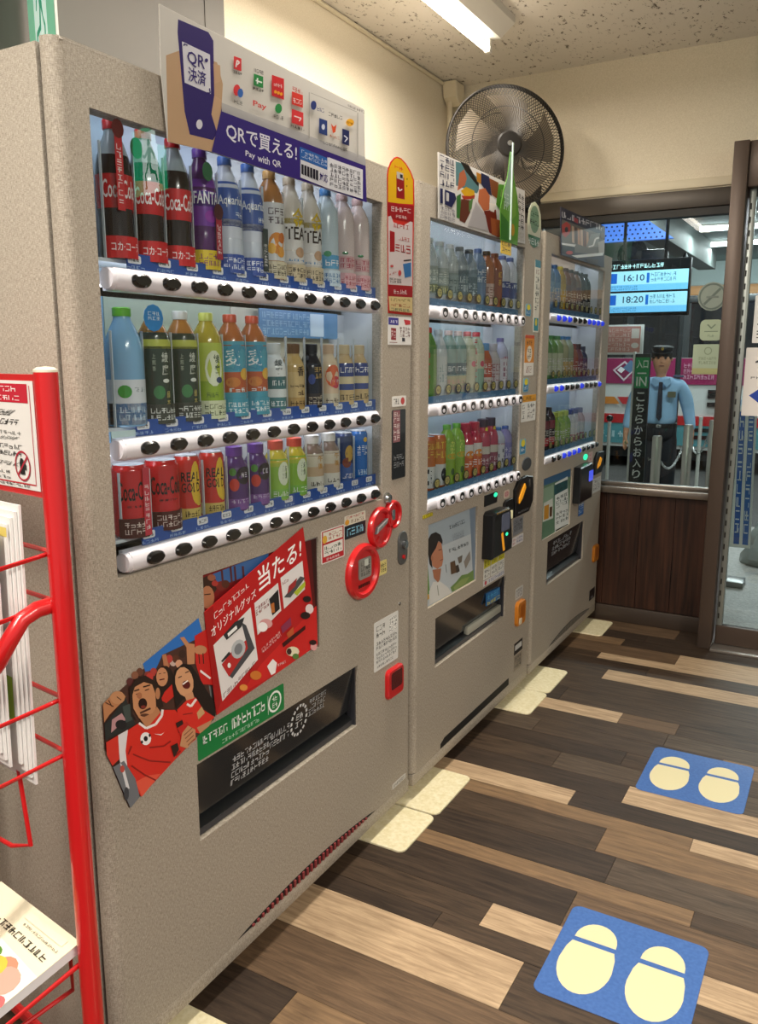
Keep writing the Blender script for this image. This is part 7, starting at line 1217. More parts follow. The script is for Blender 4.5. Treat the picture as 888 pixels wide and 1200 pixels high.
# ------------------------------------------------------------------ red leaflet rack
REDT = mat('red_enamel', '#c4161a', .3, coat=.5)
def rack():
    P0 = V((.207, -.22, 0)); U = V((-.988, .151, 0)); N = V((-.151, -.988, 0)); Z = V((0, 0, 1))
    Q = lambda u, n, z: P0+U*u+N*n+Z*z
    W = .46
    t = thing('leaflet_rack', tuple(Q(W/2, 0, 0)), 'red tubular leaflet rack with a notice panel at the left edge', 'rack')
    for u in (0, W):
        obj('post', MB().tube([Q(u, 0, .0), Q(u, 0, 1.343)], .0145, 14), REDT, t); obj('post_cap', MB().lathe([(.0145, 0), (.0145, .003), (.010, .006), (0, .007)], 14, Q(u, 0, 1.343)), mat('cap_cream', '#dcd6c2', .4), t)
        obj('foot_bar', MB().tube([Q(u, -.12, .016), Q(u, .38, .016)], .0145, 10), REDT, t)
    fr = frame(Q(0, .006, 0), U*-1, Z) if False else (lambda u, v, n=0.: Q(u, .006+n, v))
    obj('panel_frame', MB().prism([(.012, 1.185), (W-.012, 1.185), (W-.012, 1.340), (.012, 1.340)][::-1], lambda u, v, n=0.: Q(u, n, v), .006, -.004), REDT, t, smooth=0)
    mb = MB(); F = lambda u, v, n=0.: Q(W-u, .0065+n, v)           # printed side, reads left to right
    mb.prism([(.03, 1.193), (W-.020, 1.193), (W-.020, 1.332), (.03, 1.332)], F, .0005, 0, col=lin('#e6e2de')); F2 = lambda u, v, n=0.: Q(W-u, .0072+n, v)
    a, b = .04, W-.030
    mb.poly(F2, [(a, 1.199), (b+.002, 1.199), (b+.002, 1.203-.002), (a, 1.203-.002)], '#b8343c'); mb.poly(F2, [(b, 1.199), (b+.002, 1.199), (b+.002, 1.326), (b, 1.326)], '#c06a70')
    mb.poly(F2, [(a, 1.304), (b-.004, 1.304), (b-.004, 1.328), (a, 1.328)], '#c01e34'); mb.marks(F2, ((.2, 1.317), (b-.03, 1.317), (b-.03, 1.326), (.2, 1.326)), '#f4e4e6', 1, 14); mb.marks(F2, ((.2, 1.306), (b-.022, 1.306), (b-.022, 1.314), (.2, 1.314)), '#f4e4e6', 1, 14)
    for z, h, c in ((1.286, .010, '#4a4a48'), (1.274, .010, '#3a3a38'), (1.262, .006, '#8a8a86'), (1.255, .006, '#8a8a86'), (1.243, .008, '#4a4a48'), (1.234, .008, '#4a4a48'), (1.221, .007, '#6a6a66')): mb.marks(F2, ((.1, z), (b-.025-random.uniform(0, .03), z), (b-.025, z+h), (.1, z+h)), c, 1, 26)
    for z in (1.210, 1.203): mb.marks(F2, ((.1, z), (b-.06, z), (b-.06, z+.005), (.1, z+.005)), '#5a5a58', 1, 22)
    cx, cz = b-.028, 1.223; n = 24
    for k in range(n): mb.poly(F2, [(cx+r_*math.cos(2*PI*(k+d_)/n), cz+r_*1.05*math.sin(2*PI*(k+d_)/n)) for r_, d_ in ((.0165, 0), (.0165, 1), (.019, 1), (.019, 0))], '#b02a3c'); mb.layer -= 1
    mb.layer += 1; mb.poly(F2, [(cx-.006, cz-.011), (cx+.004, cz-.011), (cx+.005, cz+.004), (cx+.001, cz+.010), (cx-.004, cz+.010), (cx-.007, cz+.004)], '#1c1a1a'); mb.poly(F2, [(cx+.006, cz-.005), (cx+.009, cz-.005), (cx+.009, cz+.003), (cx+.006, cz+.003)], '#2a2a2a'); mb.poly(F2, [(cx-.013, cz-.011), (cx-.011, cz-.013), (cx+.013, cz+.011), (cx+.011, cz+.013)], '#b02a3c')
    mb.marks(F2, ((.2, 1.195), (b-.012, 1.195), (b-.012, 1.200), (.2, 1.200)), '#2c2c2c', 1, 24)
    o = obj('notice', mb, PRG, t, smooth=0); o['label'] = 'white notice with red heading and a no-drinks symbol'
    # wire pockets
    wr = .0032
    def pocket(z1, z0, dep, ins=.014):
        mb = MB()
        for z in (z1, z0): mb.tube([Q(ins, .0, z), Q(ins, dep, z-.012), Q(W-ins, dep, z-.012), Q(W-ins, 0, z), Q(ins, 0, z)], wr, 7)
        mb.tube([Q(ins, .0, z1+.02), Q(ins, 0, z0-.004)], wr, 7); mb.tube([Q(W-ins, .0, z1+.02), Q(W-ins, 0, z0-.004)], wr, 7)
        for k in range(1, 4): mb.tube([Q(W*k/4, dep, z1-.012), Q(W*k/4, dep, z0-.012), Q(W*k/4, 0, z0)], wr, 6)
        obj('wire_pocket', mb, REDT, t)
    pocket(1.114, 1.048, .10); pocket(.914, .835, .13); 
    mb = MB(); mb.tube([Q(.012, 0, 1.046), Q(.012, .03, 1.044), Q(.012, .05, 1.036), Q(.012, .066, 1.016), Q(.025, .078, .985), Q(.06, .09, .945), Q(.10, .10, .90), Q(.12, .11, .80), Q(.12, .12, .02)], .011, 12)
    obj('front_arm', mb, REDT, t)
    mb = MB(); mb.tube([Q(.095, .04, .92), Q(.078, .04, .835), Q(.058, .04, .70), Q(.10, .045, .685), Q(.22, .05, .68)], wr, 7); obj('hanging_hook', mb, REDT, t)
    # sloping shelf for the magazine
    mb = MB(); sl = lambda u, n: Q(u, n, .558+n*.06) if False else Q(u, n, .552-.03*n)
    mb.tube([Q(.01, 0, .531), Q(W-.01, 0, .531)], .0045, 8); mb.tube([Q(.01, .0, .520), Q(.01, .20, .480), Q(W-.01, .20, .480), Q(W-.01, 0, .520)], .0038, 8)
    for k in range(1, 9): mb.tube([Q(W*k/9, .0, .527), Q(W*k/9, .20, .483)], .0026, 6)
    mb.tube([Q(.03, .205, .48), Q(.035, .207, .535), Q(.15, .207, .535), Q(.15, .205, .48)], .0038, 8); mb.tube([Q(.05, 0, .531), Q(.05, 0, .45), Q(.05, .16, .44)], .0035, 8)
    obj('wire_shelf', mb, REDT, t)
    for z in (.10, .32): obj('cross_bar', MB().tube([Q(0, 0, z), Q(W, 0, z)], .008, 10), REDT, t)
    # leaflets in the pockets
    PAP = mat('paper_white', '#e6e4e2', .6)
    k = 0
    for (u0, u1, n0, z0, z1, lab, c) in [(.030, .21, .030, .80, 1.178, 'tall white leaflet stack in the upper rack pocket, right front', '#d8c46a'), (.046, .23, .055, .83, 1.15, 'white folded leaflets leaning behind the rack arm', '#b8c870')]:
        lf = thing('leaflet_stack', tuple(Q((u0+u1)/2, n0, z0)), lab, 'leaflet', 'leaflets in the red rack')
        for j in range(4):
            e = .004*j; obj('leaflet', MB().prism([(u0+e, z0+.010*j), (u1+e, z0+.008*j), (u1+e, z1-.006*j), (u0+e, z1-.008*j)][::-1], lambda u, v, n=0., j=j: Q(u, n0+.004*j+n+.02*(1.15-v), v), .0032, 0), PAP, lf, smooth=0)
        mb = MB(); G = lambda u, v, n=0.: Q(u, n0+.0157+n+.02*(1.15-v), v); G2 = lambda u, v, n=0.: G(u0+u1-u, v, n)
        mb.poly(G2, [(u0+.01, z1-.04), (u1-.01, z1-.04), (u1-.01, z1-.028), (u0+.01, z1-.028)], c); mb.poly(G2, [(u1-.035, z0+.09), (u1-.02, z0+.09), (u1-.02, z0+.15), (u1-.035, z0+.15)], '#9ab83c')
        obj('leaflet_print', mb, PRN, lf, smooth=0)
    # magazine on the lower shelf
    mg = thing('magazine', tuple(Q(.12, .09, .53)), 'thick magazine with a floral cover on the lowest rack shelf', 'magazine')
    def H(u, v, n=0.): return Q(u, .004+v, .533-v*.20+n)
    ou = [(.014, .0), (.235, .0), (.235, .20), (.014, .20)]
    obj('pages', MB().prism(ou[::-1], lambda u, v, n=0.: H(u, v, n), .014, 0), mat('pages', '#dedee0', .6), mg, smooth=0)
    mb = MB(); mb.prism([(.014, -.001), (.236, -.001), (.236, .201), (.014, .201)][::-1], lambda u, v, n=0.: H(u, v, .0142+n), .0008, 0, col=lin('#e8dfc4')); J = lambda u, v, n=0.: H(.250-u, .2-v, .0152+n)
    mb.poly(J, [(.022, 0), (.236, 0), (.236, .135), (.022, .150)], '#e8e4dc')
    for (x, y, r, c) in [(.19, .06, .034, '#e89a8a'), (.225, .075, .012, '#e06a6a'), (.16, .085, .03, '#e8c83a'), (.12, .06, .035, '#e0b030'), (.18, .105, .022, '#ee8a70'), (.14, .11, .014, '#5a8a3a'), (.09, .09, .03, '#7aa040'), (.2, .03, .02, '#f0c0b4'), (.15, .04, .02, '#e6d24a'), (.21, .10, .014, '#d85a6a'), (.11, .11, .012, '#3f7a34'), (.20, .095, .026, '#e8a090'), (.165, .10, .02, '#e4b84a'), (.215, .07, .016, '#d86a7a'), (.185, .08, .018, '#f0b8a8')]: mb.poly(J, ellipse(r, r*.8, 12, x, y*1.12), c)
    mb.poly(J, [(.022, 0), (.236, 0), (.236, .018), (.10, .022)], '#b8a03a'); mb.marks(J, ((.05, .154), (.222, .150), (.222, .163), (.05, .167)), '#3a3c34', 1, 12); mb.marks(J, ((.13, .172), (.225, .170), (.225, .175), (.13, .177)), '#7a7a6c', 1, 14); mb.poly(J, [(.12, .181), (.22, .181), (.22, .192), (.12, .192)], '#f0dcc8')
    obj('cover', mb, PRG, mg, smooth=0)
rack()
# ------------------------------------------------------------------ exit signs
def exit_sign(c, d, w_, h_, es, label, rod=True):
    d = V(d).normalized(); n = V((d.y, -d.x, 0)); t = thing('exit_sign', tuple(c), label, 'sign', 'green running-man exit signs'); c = V(c)
    fr = lambda s: (lambda u, v, k=0.: c+d*(u*s)+V((0, 0, v))+n*(s*(.0035+k)))
    obj('housing', MB().prism(rrect(w_+.006, h_+.006, .003, 3), lambda u, v, k=0.: c+d*u+V((0, 0, v))+n*k, .003, -.003), mat('sign_case', '#cfd2cc', .4), t)
    for s in (1, -1):
        mb = MB(); f = fr(s); a, b = w_/2, h_/2; GB = '#1fae78' if es > 1 else '#7fc4a0'
        mb.poly(f, [(-a, -b), (a, -b), (a, b), (-a, b)], GB); mb.poly(f, [(-a*.5, -b), (a*.45, -b), (a*.45, b*.86), (-a*.5, b*.86)], '#dcf6ea')
        G = '#0f8a5c' if es > 1 else '#3f9a78'; q = lambda *p: [(x*a, y*b) for x, y in p]
        mb.poly(f, ellipse(a*.10, b*.11, 10, a*.02, b*.52), G); mb.poly(f, q((-.12, .36), (.10, .40), (.14, -.02), (-.06, -.06)), G); mb.poly(f, q((-.12, .36), (-.30, .16), (-.34, -.02), (-.27, -.02), (-.22, .12), (-.08, .22)), G); mb.poly(f, q((.08, .38), (.28, .18), (.42, .24), (.42, .15), (.26, .08), (.10, .20)), G)
        mb.poly(f, q((-.06, -.04), (.04, -.04), (-.02, -.40), (-.30, -.46), (-.38, -.70), (-.46, -.66), (-.36, -.36), (-.12, -.30)), G); mb.poly(f, q((.02, -.02), (.14, -.02), (.24, -.42), (.20, -.84), (.34, -.86), (.34, -.78), (.28, -.78), (.33, -.40)), G)
        obj('sign_face', mb, vcmat('exit_face_%g' % es, .4, .3, emit=es), t, smooth=0)
    if rod: obj('hanger', MB().tube([(c.x, c.y, c.z+h_/2), (c.x, c.y, ZC)], .006, 8), mat('sign_case', '#cfd2cc', .4), t)
exit_sign((-.675, .55, 2.175), (-.905, .425, 0), .23, .26, .45, 'green running-man exit sign hanging above the top-left machine corner')
exit_sign((1.62, 1.86, 2.185), (1, .25, 0), .26, .27, 7.0, 'green running-man exit sign seen only as a reflection in the glass')
# ------------------------------------------------------------------ window and door sheets
def sheet(name, x0, z0, x1, z1, y, items, label, cat, group=None, base='#dcdcd8', r=.004, m=None, t=.0005):
    mb = MB(); w_, h_ = x1-x0, z1-z0; fr0 = facing(y); fr = facing(y-t-.00005); U = lambda u, v: (x0+w_*u, z0+h_*v); CL = rrect(w_, h_, r, 4, (x0+x1)/2, (z0+z1)/2)
    mb.prism(CL, fr0, t, 0, col=lin(base))
    for it in items:
        k = it[0]
        if k == 'p': mb.poly(fr, [U(*q) for q in it[2]], it[1])
        elif k == 'e': mb.poly(fr, [U(it[2]+it[4]*math.cos(2*PI*i/20), it[3]+it[5]*math.sin(2*PI*i/20)) for i in range(20)], it[1])
        elif k == 'm': mb.marks(fr, (U(it[2], it[3]), U(it[4], it[3]), U(it[4], it[5]), U(it[2], it[5])), it[1], it[6], it[7])
        elif k == 't': mb.textbox(fr, it[2], *U(it[3], it[4]), *U(it[5], it[6]), it[1])
        elif k == 'v': mb.vtext(fr, it[2], *U(it[3], it[4]), *U(it[5], it[6]), it[1])
    return obj(name, mb, m or PRN, smooth=0, label=label, cat=cat, group=group)
ring = lambda c, x, y, r0, r1, asp: [('p', c, [(x+r*math.cos(2*PI*(k+d)/24), y+r*asp*math.sin(2*PI*(k+d)/24)) for r, d in ((r0, 0), (r0, 1), (r1, 1), (r1, 0))]) for k in range(24)]
PV = vcmat('backlit_sheet', .5, .3, translucent=.35)
yg = YB+.0272
sheet('window_sticker', .392, 1.572, .520, 1.704, yg, ring('#7d8a82', .5, .5, .40, .46, 1)+[('p', '#7d8a82', [(.2, .26), (.26, .2), (.8, .74), (.74, .8)]), ('p', '#8f9a92', [(.3, .45), (.72, .45), (.72, .52), (.3, .52)])], 'round grey-green sticker with a slash on the window glass', 'sticker', 'stickers on the window glass', '#a9b3a8', .064, PV)
sheet('window_sticker', .412, 1.435, .512, 1.532, yg, [('p', '#8a9a84', [(.3, .75), (.5, .55), (.7, .75), (.66, .8), (.5, .64), (.34, .8)]), ('p', '#8a9a84', [(.2, .42), (.8, .42), (.8, .46), (.2, .46)]), ('m', '#94a48c', .35, .15, .65, .32, 1, 3)], 'pale green octagonal sticker on the window glass', 'sticker', 'stickers on the window glass', '#c3ceb4', .022, PV)
sheet('window_sticker', .388, 1.278, .522, 1.418, yg, [('p', '#c4c490', [(0, 0), (1, 0), (1, .2), (0, .2)]), ('m', '#9aa88c', .2, .32, .8, .6, 2, 7)]+ring('#9aa88c', .5, .78, .10, .13, 1), 'pale green square sheet on the window glass', 'sticker', 'stickers on the window glass', '#c0ccb4', .004, PV)
sheet('door_notice', .640, 1.098, .90, 1.400, 3.1660, [('p', '#3c3c40', [(.16, .80), (.21, .82), (.21, .92), (.235, .95), (.26, .92), (.26, .82), (.31, .80), (.31, .775), (.26, .785), (.25, .73), (.27, .71), (.2, .71), (.22, .73), (.21, .785), (.16, .775)]), ('m', '#4a4a4c', .1, .54, .9, .585, 1, 9), ('p', '#1f3f9c', [(.10, .30), (.34, .46), (.34, .37), (.62, .37), (.62, .23), (.34, .23), (.34, .14)])], 'white door notice with airplane symbol and blue left arrow', 'notice', base='#dcd6d2')
sheet('door_notice', .660, 1.42, .86, 1.625, 3.1660, [('v', '#3a3a3c', '出入口', .12, .1, .3, .9) if 0 else ('m', '#3a3a3c', .06, .08, .34, .92, 4, 1), ('m', '#5a5a5c', .5, .1, .9, .9, 4, 3)], 'white upright notice above the arrow notice on the door', 'notice', base='#dedcda')
sheet('door_notice', .655, 1.80, .86, 1.92, 3.1660, [('e', '#2a2c2e', .3, .5, .16, .3), ('m', '#4a4c4e', .5, .2, .9, .8, 2, 3)], 'small pale notice high on the glass door', 'notice', base='#b9c6c8')
# ------------------------------------------------------------------ concourse outside
CONC = mat('concourse_floor', '#9a9690', .5, noise=(70, '#86827c', '#a8a49e'))
struct('floor_concourse', MB().box(-6, 6, 3.42, 6.4, -.10, -.02), CONC, label='grey speckled concourse floor beyond the glass')
struct('floor_roadway', MB().box(-9, 7, 6.4, 16, -.28, -.20), mat('asphalt', '#4c4a48', .8, noise=(60, '#403e3c', '#565452')), label='dark roadway beyond the concourse')
struct('ceiling_concourse', MB().box(-9, 7, 3.45, 15, 2.95, 3.05), mat('canopy_grey', '#9aa3a2', .6), label='pale grey canopy ceiling over the concourse')
struct('wall_far', MB().box(-9, 7, 14.6, 14.8, -.28, 2.95), mat('far_wall', '#41464a', .7), label='dim far wall behind the bus')
struct('trim_3', MB().box(-9, 7, 13.9, 14.6, 2.36, 2.50), mat('glow_soffit', '#d8a878', .6, emit='#e0a878', es=.5), label='warm soffit band along the far wall, self-glowing to look lit')  # no lamp here; the warm light is put into the emission colour
struct('trim_4', MB().box(-9, 7, 13.7, 14.6, 2.50, 2.86), mat('glow_fascia', '#aebfbe', .6, emit='#b8cccc', es=.4), label='pale fascia above the warm soffit, self-glowing to look lit')  # fascia brightness comes from its own emission, not from a lamp
bmx = frame((-1.55, 6.2, 2.50), (.55, .835, 0), (0, 0, 1))
struct('trim_5', MB().box(-1.1, -.85, 5.5, 12.5, 2.62, 2.95, .01), mat('canopy_beam', '#7d8683', .6), label='deep canopy beam crossing the concourse ceiling')
def out_lamp(x0, y0, x1, y1, lab):
    t = thing('canopy_light', ((x0+x1)/2, (y0+y1)/2, 2.95), lab, 'light', 'tube lights under the canopy'); a = V((x0, y0, 2.90)); b = V((x1, y1, 2.90))
    obj('tube', MB().tube([a, b], .03, 10), mat('canopy_tube', '#ffffff', .4, emit='#eefaff', es=9), t); d_ = (b-a).normalized(); s_ = V((-d_.y, d_.x, 0))*.06
    obj('housing', MB().add([a-s_+V((0, 0, .05)), a+s_+V((0, 0, .05)), b+s_+V((0, 0, .05)), b-s_+V((0, 0, .05)), a-s_*.6+V((0, 0, .03)), a+s_*.6+V((0, 0, .03)), b+s_*.6+V((0, 0, .03)), b-s_*.6+V((0, 0, .03))], [(0, 1, 2, 3), (7, 6, 5, 4), (0, 4, 5, 1), (1, 5, 6, 2), (2, 6, 7, 3), (3, 7, 4, 0)]), WHITEMETAL, t, smooth=0)
    l = bpy.data.lights.new('tube_light', 'AREA'); l.shape = 'RECTANGLE'; l.size = .1; l.size_y = (b-a).length; l.energy = OUT_W; l.color = (.9, .97, 1)
    lo = bpy.data.objects.new('tube_light', l); COL.objects.link(lo); lo.location = (a+b)/2-V((0, 0, .06)); lo.rotation_euler = (0, 0, math.atan2(d_.y, d_.x)-PI/2)
out_lamp(-1.2, 7.6, -.4, 7.75, 'canopy tube light behind the blue dotted panel'); out_lamp(-1.25, 9.3, -.95, 10.4, 'slanting canopy tube light left of the window sticker')
out_lamp(-.75, 10.3, .7, 10.4, 'canopy tube light, long one near the door post'); out_lamp(-1.5, 11.9, .6, 11.9, 'canopy tube light, farthest one'); out_lamp(-.5, 5.2, 1.6, 5.2, 'canopy tube light nearest the window'); out_lamp(.4, 8.2, 1.9, 8.3, 'canopy tube light seen through the door')
# departure screen
tv = thing('departure_screen', (-.33, 5.53, 1.66), 'bright blue departure screen showing 16:10 and 18:20', 'screen')
obj('bezel', MB().box(-.86, -.016, 5.505, 5.56, 1.655, 2.06, .006), BLK, tv)
mb = MB(); fr = facing(5.504); A0, A1 = -.85, -.028
for z0, tm in ((1.838, '16:10'), (1.682, '18:20')):
    mb.poly(fr, [(A0, z0), (A1, z0), (A1, z0+.142), (A0, z0+.142)], '#9fdcf4'); mb.poly(fr, [(A0, z0), (A1, z0), (A1, z0+.045), (A0, z0+.045)], '#6fbdf0'); mb.poly(fr, [(-.64, z0+.055), (-.535, z0+.055), (-.535, z0+.128), (-.64, z0+.128)], '#1a5ec0')
    mb.textbox(fr, tm, -.485, z0+.070, -.335, z0+.118, '#28486a'); mb.poly(fr, [(-.320, z0+.055), (-.300, z0+.055), (-.300, z0+.125), (-.320, z0+.125)], '#1a66c4'); mb.marks(fr, ((-.29, z0+.06), (-.11, z0+.06), (-.11, z0+.13), (-.29, z0+.13)), '#3f7a9c', 2, 8); mb.marks(fr, ((-.60, z0+.005), (-.38, z0+.005), (-.38, z0+.04), (-.60, z0+.04)), '#3a80ae', 2, 14)
mb.poly(fr, [(A0, 1.988), (A1, 1.988), (A1, 2.045), (A0, 2.045)], '#101418'); mb.marks(fr, ((-.60, 1.995), (-.20, 1.995), (-.20, 2.035), (-.60, 2.035)), '#c8f0f4', 1, 14)
obj('screen_face', mb, vcmat('screen_emit', .3, .3, emit=.85), tv, smooth=0)
obj('hanger', MB().tube([(-.5, 5.54, 2.06), (-.5, 5.54, 2.95)], .012, 8), BLK, tv)
obj('hanger', MB().tube([(-.2, 5.54, 2.06), (-.2, 5.54, 2.95)], .012, 8), BLK, tv)
# pink framed notice
pn = thing('notice_board', (-.48, 5.8, 1.36), 'pink notice board with white frame below the departure screen', 'notice')
obj('board_frame', MB().box(-.90, -.385, 5.80, 5.83, 1.375, 1.605, .003), mat('board_white', '#d8dad8', .5), pn)
mb = MB(); fr = facing(5.7995); mb.poly(fr, [(-.89, 1.392), (-.405, 1.392), (-.405, 1.592), (-.89, 1.592)], '#c98e84'); mb.marks(fr, ((-.66, 1.40), (-.48, 1.40), (-.48, 1.58), (-.66, 1.58)), '#e8cfc8', 5, 6); mb.poly(fr, [(-.475, 1.50), (-.415, 1.50), (-.415, 1.575), (-.475, 1.575)], '#e4dcd6'); mb.poly(fr, ellipse(.03, .022, 10, -.445, 1.445), '#e4dcd6')
obj('board_print', mb, PRN, pn, smooth=0); obj('board_post', MB().tube([(-.7, 5.83, 1.4), (-.7, 5.83, -.02)], .02, 8), BLK, pn)
# entrance sign
es_ = thing('entrance_sign', (-.14, 4.75, -.02), 'black upright sign with green top reading in Japanese that this is the entrance', 'sign')
x0, x1 = -.198, -.100
obj('sign_board', MB().box(x0, x1, 4.74, 4.765, .10, 1.378, .002), mat('sign_black', '#15181c', .4), es_)
obj('edge_strip', MB().box(x0-.014, x0, 4.738, 4.767, .06, 1.392, .002), mat('edge_white', '#cfd2d0', .4, .2), es_)
obj('base', MB().box(-.27, -.03, 4.62, 4.88, -.02, .01, .004).box(-.165, -.133, 4.745, 4.76, .01, .10), mat('steel', '#9a9a98', .3, .9), es_)
mb = MB(); fr = facing(4.7395); mb.poly(fr, [(x0+.004, 1.155), (x1-.004, 1.155), (x1-.004, 1.355), (x0+.004, 1.355)], '#2f9a5c'); mb.textbox(fr, '入口', x0+.012, 1.285, x1-.012, 1.340, '#eef6f0'); mb.poly(fr, [(x0+.02, 1.248), (x1-.02, 1.248), (x1-.02, 1.256), (x0+.02, 1.256)], '#eef6f0'); mb.textbox(fr, 'IN', x0+.016, 1.168, x1-.016, 1.228, '#eef6f0'); mb.vtext(fr, 'こちらからお入り', x0+.022, .545, x1-.022, 1.135, '#e8ecec')
obj('lettering', mb, PRN, es_, smooth=0)
# bollards with chain
STEEL = mat('brushed_steel', '#a9a8a2', .32, .9)
def bollard(x, y, h, r, lab):
    t = thing('bollard', (x, y, -.02), lab, 'bollard', 'steel bollards outside the window')
    obj('tube', MB().lathe([(r, 0), (r, h-.012), (r*.85, h-.002), (0, h)], 20, (x, y, -.02)), STEEL, t); obj('base_ring', MB().lathe([(r*1.5, 0), (r*1.5, .008), (r, .014)], 20, (x, y, -.02)), STEEL, t); obj('hook', MB().tube([(x-r, y-r*.2, h-.19), (x-r-.015, y-r*.2, h-.2), (x-r-.018, y-r*.2, h-.18)], .005, 6), STEEL, t)
bollard(-.115, 5.2, .825, .034, 'steel bollard right beside the black entrance sign'); bollard(.005, 5.75, .87, .036, 'steel bollard with chain, right of the guard')
bollard(.215, 5.5, .93, .030, 'steel bollard half behind the door post')
def chain(a, b, sag, lab):
    a, b = V(a), V(b); mb = MB(); n = int((b-a).length/.022)
    pts = [a.lerp(b, i/n)-V((0, 0, sag*4*(i/n)*(1-i/n))) for i in range(n+1)]
    for i in range(n):
        p, q = pts[i], pts[i+1]; d_ = (q-p).normalized(); s_ = (V((0, 0, 1)) if i % 2 else d_.cross(V((0, 0, 1)))); s_ = (s_-d_*s_.dot(d_)).normalized(); c = (p+q)/2; L = (q-p).length*.72
        mb.tube([c+d_*(L*math.cos(2*PI*k/10))+s_*(.008*math.sin(2*PI*k/10)) for k in range(10)], .0028, 5, closed=True)
    obj('chain', mb, mat('chain_steel', '#b4b6b6', .3, .9), label=lab, cat='chain', group='chains between the bollards')
chain((-.08, 5.2, .62), (-.03, 5.75, .68), .10, 'steel chain sagging between the two bollards'); chain((.04, 5.75, .68), (.185, 5.5, .80), .09, 'steel chain from the right bollard to the door post bollard')
def qpost(x, y, h, lab, ball=True):
    t = thing('queue_post', (x, y, -.02), lab, 'post', 'thin queue posts outside'); WP = mat('post_white', '#c6c8c4', .4)
    obj('pole', MB().tube([(x, y, .0), (x, y, h)], .014, 10), WP, t); obj('base', MB().lathe([(.13, 0), (.13, .012), (.03, .022), (0, .022)], 20, (x, y, -.02)), WP, t)
    if ball: obj('ball_top', MB().lathe([(0, 0), (.022, .008), (.03, .028), (.022, .048), (0, .056)], 12, (x, y, h)), BLK, t)
    else: obj('cap', MB().lathe([(.016, 0), (.016, .02), (0, .022)], 10, (x, y, h)), WP, t)
qpost(-.66, 6.0, .83, 'thin white queue post with black ball, left of the entrance sign'); qpost(.045, 6.05, .87, 'thin white queue post without ball, right of the guard', False)
# lamp bracket column
lp = thing('lantern_post', (-.885, 10.2, -.2), 'dark slim post with pointed finial behind the departure screen', 'post')
obj('post', MB().tube([(-.885, 10.2, -.2), (-.885, 10.2, 2.55)], .035, 10), mat('post_dark', '#24282a', .5), lp); obj('finial', MB().lathe([(.045, 0), (.045, .02), (.03, .05), (.012, .09), (0, .15)], 12, (-.885, 10.2, 2.53)), mat('post_dark', '#24282a', .5), lp)
# glowing panel under the canopy, standing in for a blue dotted reflection
bp_ = thing('reflection_panel', (-.75, 6.3, 2.3), 'tilted glowing blue panel with dark dots, standing in for a reflection', 'panel')
fr = frame((-1.1, 6.0, 2.255), (1, .0, 0), (0, .25, 1)); out = [(0, 0), (.86, .0), (.55, .225), (0, .24)]
obj('panel_sheet', MB().prism(out, fr, .02, 0), mat('panel_blue', '#4a78d8', .4, emit='#5a8cf0', es=.75), bp_, smooth=0)
mb = MB()
for i in range(22):
    for j in range(7):
        u, v = .02+i*.042+(j % 2)*.021, .015+j*.034
        if u < .84-v*1.38: mb.prism(ellipse(.008, .007, 6, u, v), fr, .024, .02)
o = obj('dots', mb, mat('panel_dots', '#1c2a5c', .6), bp_, smooth=0); o['kind'] = 'stuff'
obj('hanger', MB().tube([(-1.0, 6.05, 2.45), (-1.0, 6.05, 2.95)], .012, 8), BLK, bp_)
ck = thing('camera_housing', (-.55, 6.6, 2.1), 'dark round speaker housing hanging beside the blue panel', 'speaker')
obj('housing', MB().lathe([(0, -.10), (.09, -.09), (.13, -.02), (.13, .06), (.05, .12), (0, .12)], 18, (-.70, 6.7, 2.22), (0, -1, .2)), mat('post_dark', '#24282a', .5), ck); obj('arm', MB().tube([(-.70, 6.75, 2.25), (-.70, 6.8, 2.95)], .02, 8), mat('post_dark', '#24282a', .5), ck)
obj('grille_box', MB().box(-.62, -.42, 6.6, 6.8, 2.05, 2.26, .02), mat('post_dark', '#24282a', .5), ck)
# ------------------------------------------------------------------ bus
bus = thing('bus', (-1.5, 12.2, -.2), 'white bus with magenta band, red stripe and teal skirt behind the guard', 'bus')
bx = lambda n, x0, x1, z0, z1, m, y0=11.0, y1=13.4, ch=.0: obj(n, MB().box(x0, x1, y0, y1, z0, z1, ch), m, bus)
BW = mat('bus_white', '#c9cbc8', .3, coat=.3)
bx('body', -7, 2.4, .10, 1.34, BW, 11.02); bx('roof', -7, 2.4, 2.06, 2.16, mat('bus_roof', '#3c4144', .4), 11.02, 13.4, .03)
bx('window_band', -7, 2.4, 1.34, 2.06, mat('bus_glass', '#15181b', .12, coat=.3), 11.05); bx('magenta_band', -7, 2.4, .985, 1.335, mat('bus_magenta', '#8e1a52', .35, coat=.2), 11.0)
bx('red_stripe', -7, 2.4, .435, .56, mat('bus_red', '#b4141c', .3, coat=.2), 10.99); bx('skirt', -7, 2.4, .15, .43, mat('bus_teal', '#4c8c94', .4), 11.0); bx('underside', -7, 2.4, -.05, .15, mat('bus_under', '#0c0d0e', .7), 11.1)
for x in (-6, -4.6, -3.2, -1.75, -1.0, .5, 1.6): bx('window_pillar', x, x+.09, 1.34, 2.06, mat('bus_pillar', '#3a3e40', .4), 11.03)
for z in (.90, .84, .73): bx('vent_louvre', -.62, -.30, z-.035, z+.02, BLK, 10.985)
for z in (.38, .28): bx('vent_louvre', -.80, -.40, z-.03, z+.02, BLK, 10.985)
bx('tail_lamp', -.28, -.20, .72, .80, mat('lamp_blue', '#6a9ac8', .2), 10.985)
